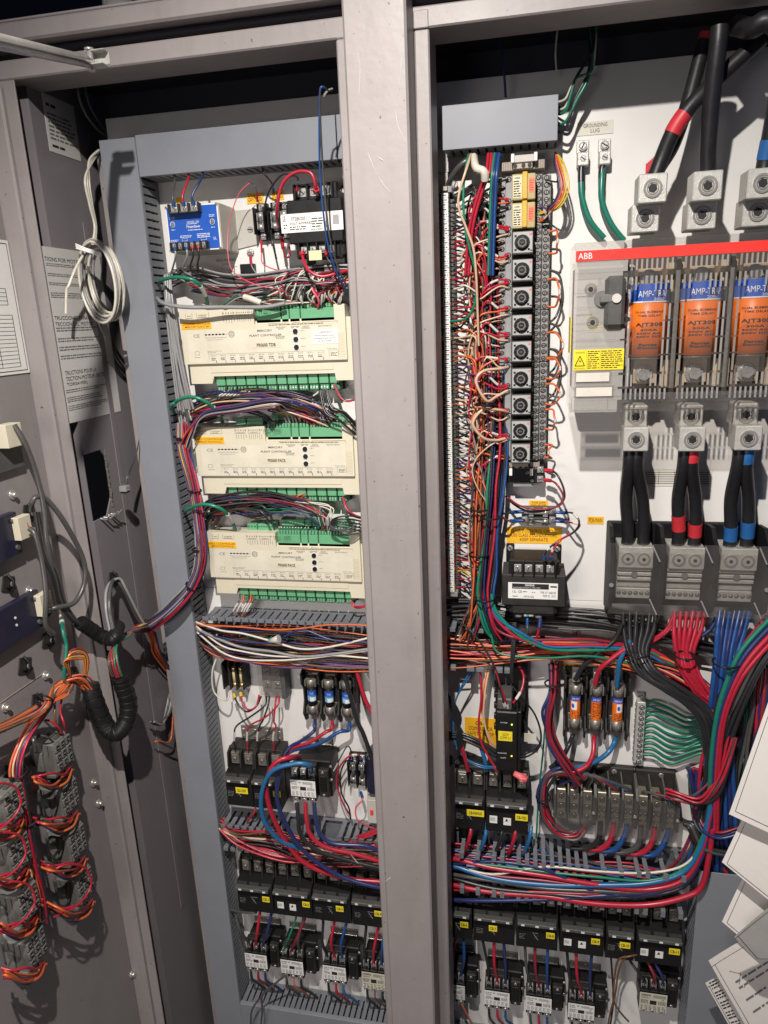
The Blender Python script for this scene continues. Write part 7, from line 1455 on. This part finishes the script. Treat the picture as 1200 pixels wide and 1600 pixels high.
wire([Vector((fx0+.004,-.019,fz0)), Vector((fx0-.014,-.022,fz0)), (790,802,.04),(775,806,.05)], .0018, 'black', 'black lead left of the upper horizontal fuse', tips=[(.05,.45,'blue')]); wire([Vector((fx0+.004,-.019,fz1)), Vector((fx0-.014,-.022,fz1)), (792,813,.04),(783,806,.05)], .0018, 'maroon', 'dark red lead left of the lower horizontal fuse', tips=[(.05,.45,'blue')])
wire([(844,966,.07),(843,980,.075),(838,998,.07),(836,1008,.06)], .0022, 'red', 'red lead with blue grey crimp under the transformer clips', tips=[(0,.35,'navy')]); wire([(824,966,.07),(824,980,.075),(826,990,.06)], .0014, 'grey', 'grey lead with blue crimp under the glass fuse', tips=[(0,.4,'blue')])
# black cables across the panel below seam
bundle([(690,950,.02),(740,948,.025),(800,958,.03),(880,966,.03),(950,972,.035),(1020,990,.035),(1110,1012,.03),(1180,1030,.02)], 14, .016, ['black','dgrey','black','dgrey'], (.0019,.0027), 'black cable running right behind the transformer and power block', 'black cables across the right bay', rd=.012, cat='cable', name='control_cable')
# wires in the right open duct, heading right
bundle([(640,1010,.045),(700,1016,.05),(780,1020,.05),(850,1014,.045),(920,1016,.04),(1000,1036,.045),(1060,1060,.05),(1110,1100,.055),(1122,1140,.055)], 40, [.028,.026,.022,.018,.018,.020,.022,.018,.014], ['orange','brown','tan','orange','dgrey','red','purple','green','maroon','navy','black','orange'], (.0013,.0019), 'coloured wire running right through the open duct toward the right trunk', 'wires running right through the right bay', rd=.014, jit=.3)
for k, (c, ys, r) in enumerate((('red',(960,990,1003,1008,1006),.0026),('green',(948,985,1010,1016,1010),.0030),('sky',(955,980,1006,1010,1016),.0030),('maroon',(975,990,996,1000,1012),.0024),('green',(1010,1018,1024,1026,1040),.0020))):
    wire([(768,ys[0]-20,.07),(776,ys[0]+8,.075),(812,ys[1]+8,.08),(860,ys[2]+4,.075),(930,ys[3],.065),(1010,ys[4]+6,.05),(1080,ys[4]+50,.05)], r, c, 'thick %s wire bending from the trunk rightward, %s' % (c, ('upper','upper','single','single','lower')[k]))
# PDB feeds
def feed(xs, ys, sp, cols, n, path, label, grp, r=.0040):
    for k in range(n):
        u = k/(n-1)-.5; pts = []
        for j, (x, y, d, w) in enumerate(path): pts.append((x+u*w, y+abs(u)*0, d+R.uniform(-.004,.004)))
        wire(pts, r*R.uniform(.92,1.05), cols[k % len(cols)], label, grp, name='power_cable', cat='cable', n=9)
feed(0,0,0,['black'],6,[(1000,955,.045,52),(998,985,.055,46),(996,1018,.065,28),(1012,1050,.080,30),(1050,1076,.085,30),(1085,1100,.085,28),(1106,1130,.085,22),(1112,1180,.07,18)], 'thick black feeder curving from the left pole of largest block', 'black feeders of the largest power block', .0042)
feed(0,0,0,['red'],6,[(1078,955,.045,48),(1074,985,.058,42),(1070,1020,.062,26),(1078,1050,.065,24),(1096,1080,.065,22),(1112,1110,.06,18),(1118,1160,.055,14)], 'thick red feeder curving from the middle pole of largest block', 'red feeders of the largest power block', .0038)
feed(0,0,0,['blue','navy','blue','navy'],7,[(1148,955,.045,46),(1142,985,.058,42),(1136,1020,.065,34),(1132,1060,.07,34),(1128,1110,.07,38),(1124,1180,.065,40),(1126,1260,.06,44),(1128,1340,.055,46),(1128,1380,.04,46)], 'thick blue feeder falling from the right pole of largest block', 'blue feeders of the largest power block', .0040)
for p, r in (((996,1020,.075),.018),((1070,1024,.078),.016),((1134,1035,.085),.020)): cable_tie(P(*p), (0,0,1), r, 'black cable tie around feeders under the largest power block')
for k, (xs, c, l) in enumerate(((992,'red','leftmost red tap curving left under the largest power block'),(996,'red','second red tap curving left under the largest power block'))):
    wire([(1052+4*k,962,.05),(1040+4*k,985,.055),(1016,1000+4*k,.05),(985,1006+4*k,.04),(940,1008+4*k,.035)], .0028, c, l)
wire([(1120,965,.05),(1108,985,.055),(1085,998,.05),(1060,1000,.04)], .0036, 'navy', 'blue tap curving left under the largest power block')
# three feeds of the orange banded fuse block
for k, (c, pts) in enumerate((('black',[(972,975,.06),(960,1000,.06),(935,1020,.06),(912,1040,.055),(899,1062,.048)]),('red',[(990,1005,.06),(968,1020,.06),(945,1038,.06),(935,1050,.055),(930,1070,.048)]),('sky',[(985,1000,.06),(975,1018,.06),(968,1035,.06),(966,1055,.055),(964,1072,.048)]))):
    wire(pts, .0042, c, 'thick %s cable entering the top of the orange banded fuses' % c, name='power_cable', cat='cable', n=9)
for k, (c, pts) in enumerate((('black',[(894,1152,.03),(888,1166,.045),(878,1184,.045),(860,1200,.04)]),('red',[(928,1158,.03),(926,1180,.045),(915,1198,.05),(890,1208,.055),(862,1208,.06),(850,1225,.06),(848,1250,.06),(860,1280,.05),(880,1298,.04)]),('sky',[(960,1160,.03),(950,1176,.045),(930,1190,.045),(900,1200,.04),(875,1202,.03)]))):
    wire([Vector((GX[k], -.028, GZ0+.008))]+pts, .0040, c, 'thick %s cable leaving the bottom of the orange banded fuses' % c, name='power_cable', cat='cable', n=9)
# coiled group left of the fuse block
bundle([(865,1035,.03),(863,1080,.045),(856,1110,.05),(858,1140,.05),(866,1165,.055),(885,1195,.06),(905,1222,.055)], 8, .008, ['green','navy','black','red','dgreen','maroon'], (.0022,.003), 'dark group wire falling left of the orange banded fuses', 'wires falling left of the orange fuses', rd=.010)
wire([(852,1130,.03),(848,1180,.035),(842,1240,.035),(838,1310,.04)], .0016, 'green', 'thin green wire running straight down left of small power blocks')
cable_tie(P(863,1068,.05), (0,0,1), .013, 'black cable tie left of the orange banded fuses')
bundle([(905,1215,.05),(880,1206,.06),(858,1214,.06),(848,1240,.06),(852,1275,.055),(870,1300,.05),(898,1306,.05),(912,1292,.045)], 8, .009, ['black','red','maroon','black','navy','dgrey'], (.0022,.0032), 'dark cable in the loop left of the small power blocks', 'looped cables left of the small power blocks', rd=.008)
cable_tie(P(849,1246,.06), (0,0,1), .013, 'black cable tie on the loop left of small power blocks')
for k, (x, z1q, z0q, w) in enumerate(SB):
    c = ('navy','red','black','black','red','blue','dgrey','red','blue')[k]; pos = ('first','second','third','fourth','fifth','sixth','seventh','eighth','ninth')[k]
    for j in range(2 if k < 6 else 1):
        wire([Vector((x+.003*(j-.5), -.036, z1q-.008)), Vector((x-.002+.004*j, -.044, z1q+.008)), P(905+k*8+j*4, 1212+k*1.5, .05), P(880+k*9, 1200+k*2, .045)] if k < 6 else [Vector((x, -.036, z1q-.008)), Vector((x, -.044, z1q+.006)), P(1040,1232+2*k,.06), P(1075,1240+k,.07), P(1105,1225,.075), P(1130,1180,.07)], .0021, c if j == 0 else 'dgrey', 'wire entering the top of small power block pole, %s from left' % pos, 'wires entering pole %s of the small power blocks' % pos)
    if k > 2:
        a_ = Vector((x, -.034, z0q+.006)); wire([a_, a_+Vector((0,-.004,-.020)), a_+Vector((-.004-.003*(k%3),-.010,-.045)), a_+Vector((-.022,-.006,-.066)), a_+Vector((-.05,0,-.075))], .0046, c, 'thick %s cable leaving the bottom of pole %s from left' % (c if c != 'dgrey' else 'dark', pos), name='power_cable', cat='cable', n=9)
# coils of thin black wires by the post
for k in range(5): wire([(690,1060+6*k,.05),(700,1085,.06),(708+3*k,1120,.065),(722-2*k,1150,.065),(716,1180,.06),(700,1196-4*k,.05),(690,1170,.05),(696,1120,.055)], .0016, 'black', 'thin black coil hanging right of the post', 'black coils right of the post')
for k, (c, y0) in enumerate((('sky',1046),('sky',1050))): wire([(744,1040,.04),(728+4*k,1060,.05),(712,1095,.05),(706+3*k,1140,.055),(722,1180,.06),(752,1196+3*k,.065),(782,1198,.075)], .0013, c, 'thin light blue wire looping down to the motor monitor, %s' % ('outer','inner')[k])
wire([(750,1044,.05),(752,1090,.06),(748,1130,.065),(752,1160,.068),(768,1190,.07),(778,1206,.075)], .0020, 'red', 'red wire falling left of the motor monitor')
for k, c in enumerate(('brown','orange','brown')): wire([(764-2*k,1046,.04),(758-2*k,1080,.05),(756-k,1120,.055),(764+k,1155,.055),(775,1168,.05)], .0017, c if c == 'orange' else 'tan', 'brownish wire falling over the compressor sticker', 'brownish wires over the compressor sticker')
for k, (c, e) in enumerate((('black',(787,1098)),('red',(792,1100)),('dgrey',(789,1096)))): wire([(712,968,.06),(735,985,.085),(758,1015,.09),(774,1045,.09),(782,1072,.09),(e[0],e[1],.08),(e[0]+2,e[1]+8,.075)], .0018, c, '%s wire slanting across the duct to the motor monitor' % ('black','red','dark grey')[k], marks=[(.84,.93)])
for k in range(3): wire([(802+k*2,972,.07),(800+2*k,1010,.08),(798+k,1050,.085),(800,1066,.08)], .0019, 'black', 'black wire hanging straight under the transformer', 'black wires straight under the transformer')
wire([(810,1040,.04),(818,1055,.06),(816,1075,.075),(808,1090,.085),(802,1098,.085)], .0021, 'red', 'short thick red wire curling into the motor monitor top', marks=[(.6,.8)])
for k in range(2): wire([(798,1068,.07),(815,1090,.08),(835,1115,.08),(845,1145,.08),(842,1165+3*k,.075),(826,1176+5*k,.07),(812,1180+4*k,.06)], .0017, 'black', 'black wire looping right of the motor monitor', 'black loops right of the motor monitor')
bundle([(690,1150,.05),(715,1150,.055),(745,1160,.06),(775,1180,.06),(800,1195,.055)], 7, .009, ['black','navy','sky','dgrey','black'], (.002,.0032), 'dark cable crossing behind the motor monitor from the post', 'dark cables behind the motor monitor', rd=.008)
for k, (x, c) in enumerate(((718,'red'),(748,'sky'))): wire([(x-2,1150+10*k,.055),(x+4,1170,.06),(x+10,1190,.06),(x+13,1204,.056)], .0036, c, 'thick %s lug cable entering the post side upper breaker' % c, name='power_cable', cat='cable')
# below upper breakers
for k, (x, c) in enumerate(((736,'red'),(760,'sky'),(785,'black'),(806,'red'),(830,'sky'))):
    wire([(x,1290,.06),(x-1,1303,.07),(x-5,1318,.07),(x-12,1335,.055)], .0034, c, 'short thick %s cable dropping through duct fingers, %s' % (c, ('first','second','third','fourth','fifth')[k]), name='power_cable', cat='cable')
# lower right long runs
g = 'wires packed in the lower right open duct'
bundle([Vector((-.17,-.040,.475)),Vector((-.10,-.040,.475)),Vector((0,-.040,.475)),Vector((.10,-.040,.474)),Vector((.20,-.040,.474)),Vector((.28,-.045,.482)),(1090,1318,.05),(1100,1270,.05),(1108,1220,.05)], 26, [.024,.024,.024,.022,.022,.020,.016,.014,.014], ['red','navy','black','blue','maroon','pink','green','white','dgrey','tan','red','sky'], (.0016,.0028), 'coloured wire packed behind the lower right duct fingers', g, rd=.010, jit=.35)
LR = [('red',.0042,(1338,1341,1356,1368,1382,1390,1374,1330),'thick red run just below the duct fingers'),('sky',.0044,(1342,1352,1372,1382,1383,1380,1362,1320),'thick bright blue run under the duct fingers'),
      ('white',.0019,(1348,1352,1366,1354,1361,1364,1352,1316),'cream wavy run under the duct fingers'),('green',.0022,(1352,1345,1352,1362,1370,1376,1358,1310),'green wavy run under the duct fingers'),
      ('dgrey',.0036,(1356,1366,1376,1388,1392,1394,1378,1332),'glossy black run under the duct fingers'),('red',.0046,(1370,1382,1394,1400,1412,1414,1402,1385),'lowest and thickest red run over the breakers'),
      ('navy',.0036,(1404,1406,1407,1405,1400,1394,1380,1340),'thick navy run over the right breakers'),('red',.0026,(1388,1390,1392,1394,1396,1386,1366,1326),'thin red run in the middle of the right runs'),
      ('black',.0034,(1362,1372,1388,1396,1402,1400,1384,1340),'black run low over the right breakers'),('navy',.0030,(1346,1350,1346,1358,1392,1398,1376,1336),'navy run crossing the bright blue run'),('maroon',.0026,(1350,1356,1368,1376,1386,1384,1366,1322),'dark red run behind the bright blue run')]
for c, r, ys, l in LR: wire([(x, y, d) for x, y, d in zip((650,705,770,850,930,1010,1068,1096), ys, (.05,.072,.082,.086,.088,.085,.082,.080))]+[(1108,ys[-1]-48,.080),(1113,ys[-1]-90,.080)], r, c, l, name='power_cable', cat='cable', n=9)
bundle([(1096,1330,.06),(1104,1280,.06),(1112,1220,.065),(1122,1150,.07),(1145,1080,.075),(1175,1020,.075),(1215,975,.07)], 22, [.016,.015,.016,.018,.020,.020,.018], ['red','navy','black','black','maroon','navy','black','dgrey','dgrey','black'], (.003,.0042), 'thick cable of the right trunk climbing out at the photo edge', 'right trunk cables climbing to the edge', rd=.016, jit=.25, cat='cable', name='power_cable')
for k, (c, r) in enumerate((('dgreen',.0040),('navy',.0044),('red',.0050),('red',.0044))): wire([(1108+4*k,1300,.075),(1110+4*k,1210,.085),(1118+4*k,1130,.09),(1134+6*k,1070,.092),(1160+8*k,1014+4*k,.09),(1215+5*k,955+8*k,.085)], r, c, 'front %s cable of the right trunk, %s strand' % ({'dgreen':'green','navy':'navy','red':'red'}[c], ('single','single','left','right')[k]), name='power_cable', cat='cable', n=10)
bundle([(1040,1236,.06),(1056,1242,.07),(1090,1252,.08),(1112,1238,.085),(1130,1205,.085),(1146,1150,.08)], 6, .008, ['navy','dgreen','black','red','dgrey'], (.002,.0032), 'cable leaving the right small power block toward the trunk', 'cables leaving the right small power block', rd=.008)
bundle([(1070,1286,.06),(1080,1292,.07),(1088,1312,.075),(1104,1328,.08),(1140,1336,.08),(1165,1330,.07)], 4, .006, ['dgrey','black'], (.0036,.0044), 'dark cable bowing past the cover screw of right power block', 'dark bowing cables at right', rd=.006, cat='cable', name='power_cable')
bundle([(1092,1282,.07),(1098,1298,.08),(1125,1306,.085),(1160,1298,.08),(1180,1290,.07)], 6, .008, ['green','white','navy','dgrey','maroon'], (.0018,.0026), 'wire crossing the right trunk above the duct cover', 'wires crossing the right trunk', rd=.008)
bundle([(1180,1040,.03),(1176,1100,.04),(1170,1160,.045),(1160,1240,.05),(1156,1330,.05),(1150,1380,.045)], 14, .022, ['dgreen','maroon','navy','dgrey','black','red'], (.0022,.0034), 'dark wire behind the papers at the right edge', 'dark wires behind the papers', rd=.012)
wduct('grey duct piece behind the papers at the right edge', .405, .46, .56, .80, .055, 'z', pitch=.012)
bundle([(1100,1200,.03),(1110,1260,.035),(1118,1320,.04),(1128,1364,.045),(1130,1400,.04)], 16, .026, ['black','navy','maroon','red','dgrey','dgreen'], (.003,.0045), 'cable dropping into the top of the lower right duct', 'cables entering the lower right duct', rd=.010, cat='cable', name='power_cable')
# between main switch and power block
for k, v in enumerate(LUGB):
    xs = ((-.009,-.022),(.011,.016)) ; nm = ('left','middle','right')[k]
    for j in (0, 1):
        top = Vector((v.x+(-.005 if j == 0 else .006), -.088, v.z-.015)); x0q, x1q = PD[k][0], PD[k][1]; e = Vector((x0q+(x1q-x0q)*(.27 if j == 0 else .73), -.046, PD[k][2]-.006)); m_ = top.lerp(e, .5)+Vector((-.003 if j == 0 else .004, .006, 0))
        pts = [top, top+Vector((0,.002,-.03)), m_, e+Vector((0,-.004,.03)), e]; o = wire(pts, .0098, cab_blk, 'thick black %s cable linking the %s lower lug to the power block' % (('left hand','right hand')[j], nm), 'paired cables between switch and power block', name='service_cable', cat='cable', n=14, sub=8)
        q = cat_rom(pts, 8); L = len(q)-1
        for t0, t1, c in ([], [(.62,.74,'red')] if j == 0 else [(.06,.20,'red'),(.68,.80,'red')], [(.70,.84,'blue')] if j == 0 else [(.06,.22,'blue'),(.66,.80,'blue')])[k]:
            s_ = []
            for i_ in range(5): t = (t0+(t1-t0)*i_/4)*L; ii = min(int(t), L-1); s_.append(q[ii].lerp(q[ii+1], t-ii))
            mb = MB('tape_band'); mb.tube(s_, .0104, mat('tape_'+c, {'red':(.52,.03,.04),'blue':(.02,.11,.32)}[c], .45), 14); mb.build(parent=o, off=pts[0])
# brown looped leads at bottom right
for k in range(2): wire([(1003,1490,.06),(985,1494,.075),(966,1500,.07),(960,1530,.06),(958,1560,.055),(968,1580,.05),(982,1596,.04)] if k == 0 else [(1003,1492,.06),(978,1496,.07),(966,1520,.065),(962,1550,.06),(952,1590,.05),(948,1620,.04)], .0016, 'brown', 'thin brown lead looping at the lower right, %s' % ('outer','inner')[k])
wire([(954,1490,.05),(957,1530,.055),(958,1570,.05),(952,1610,.04)], .0016, 'black', 'thin black lead beside the brown loops at lower right')
wire([(722,1570,.06),(728,1582,.06),(738,1600,.05),(750,1620,.04)], .0016, 'orange', 'orange lead under the contactor cut off by the post')
flush_wires()
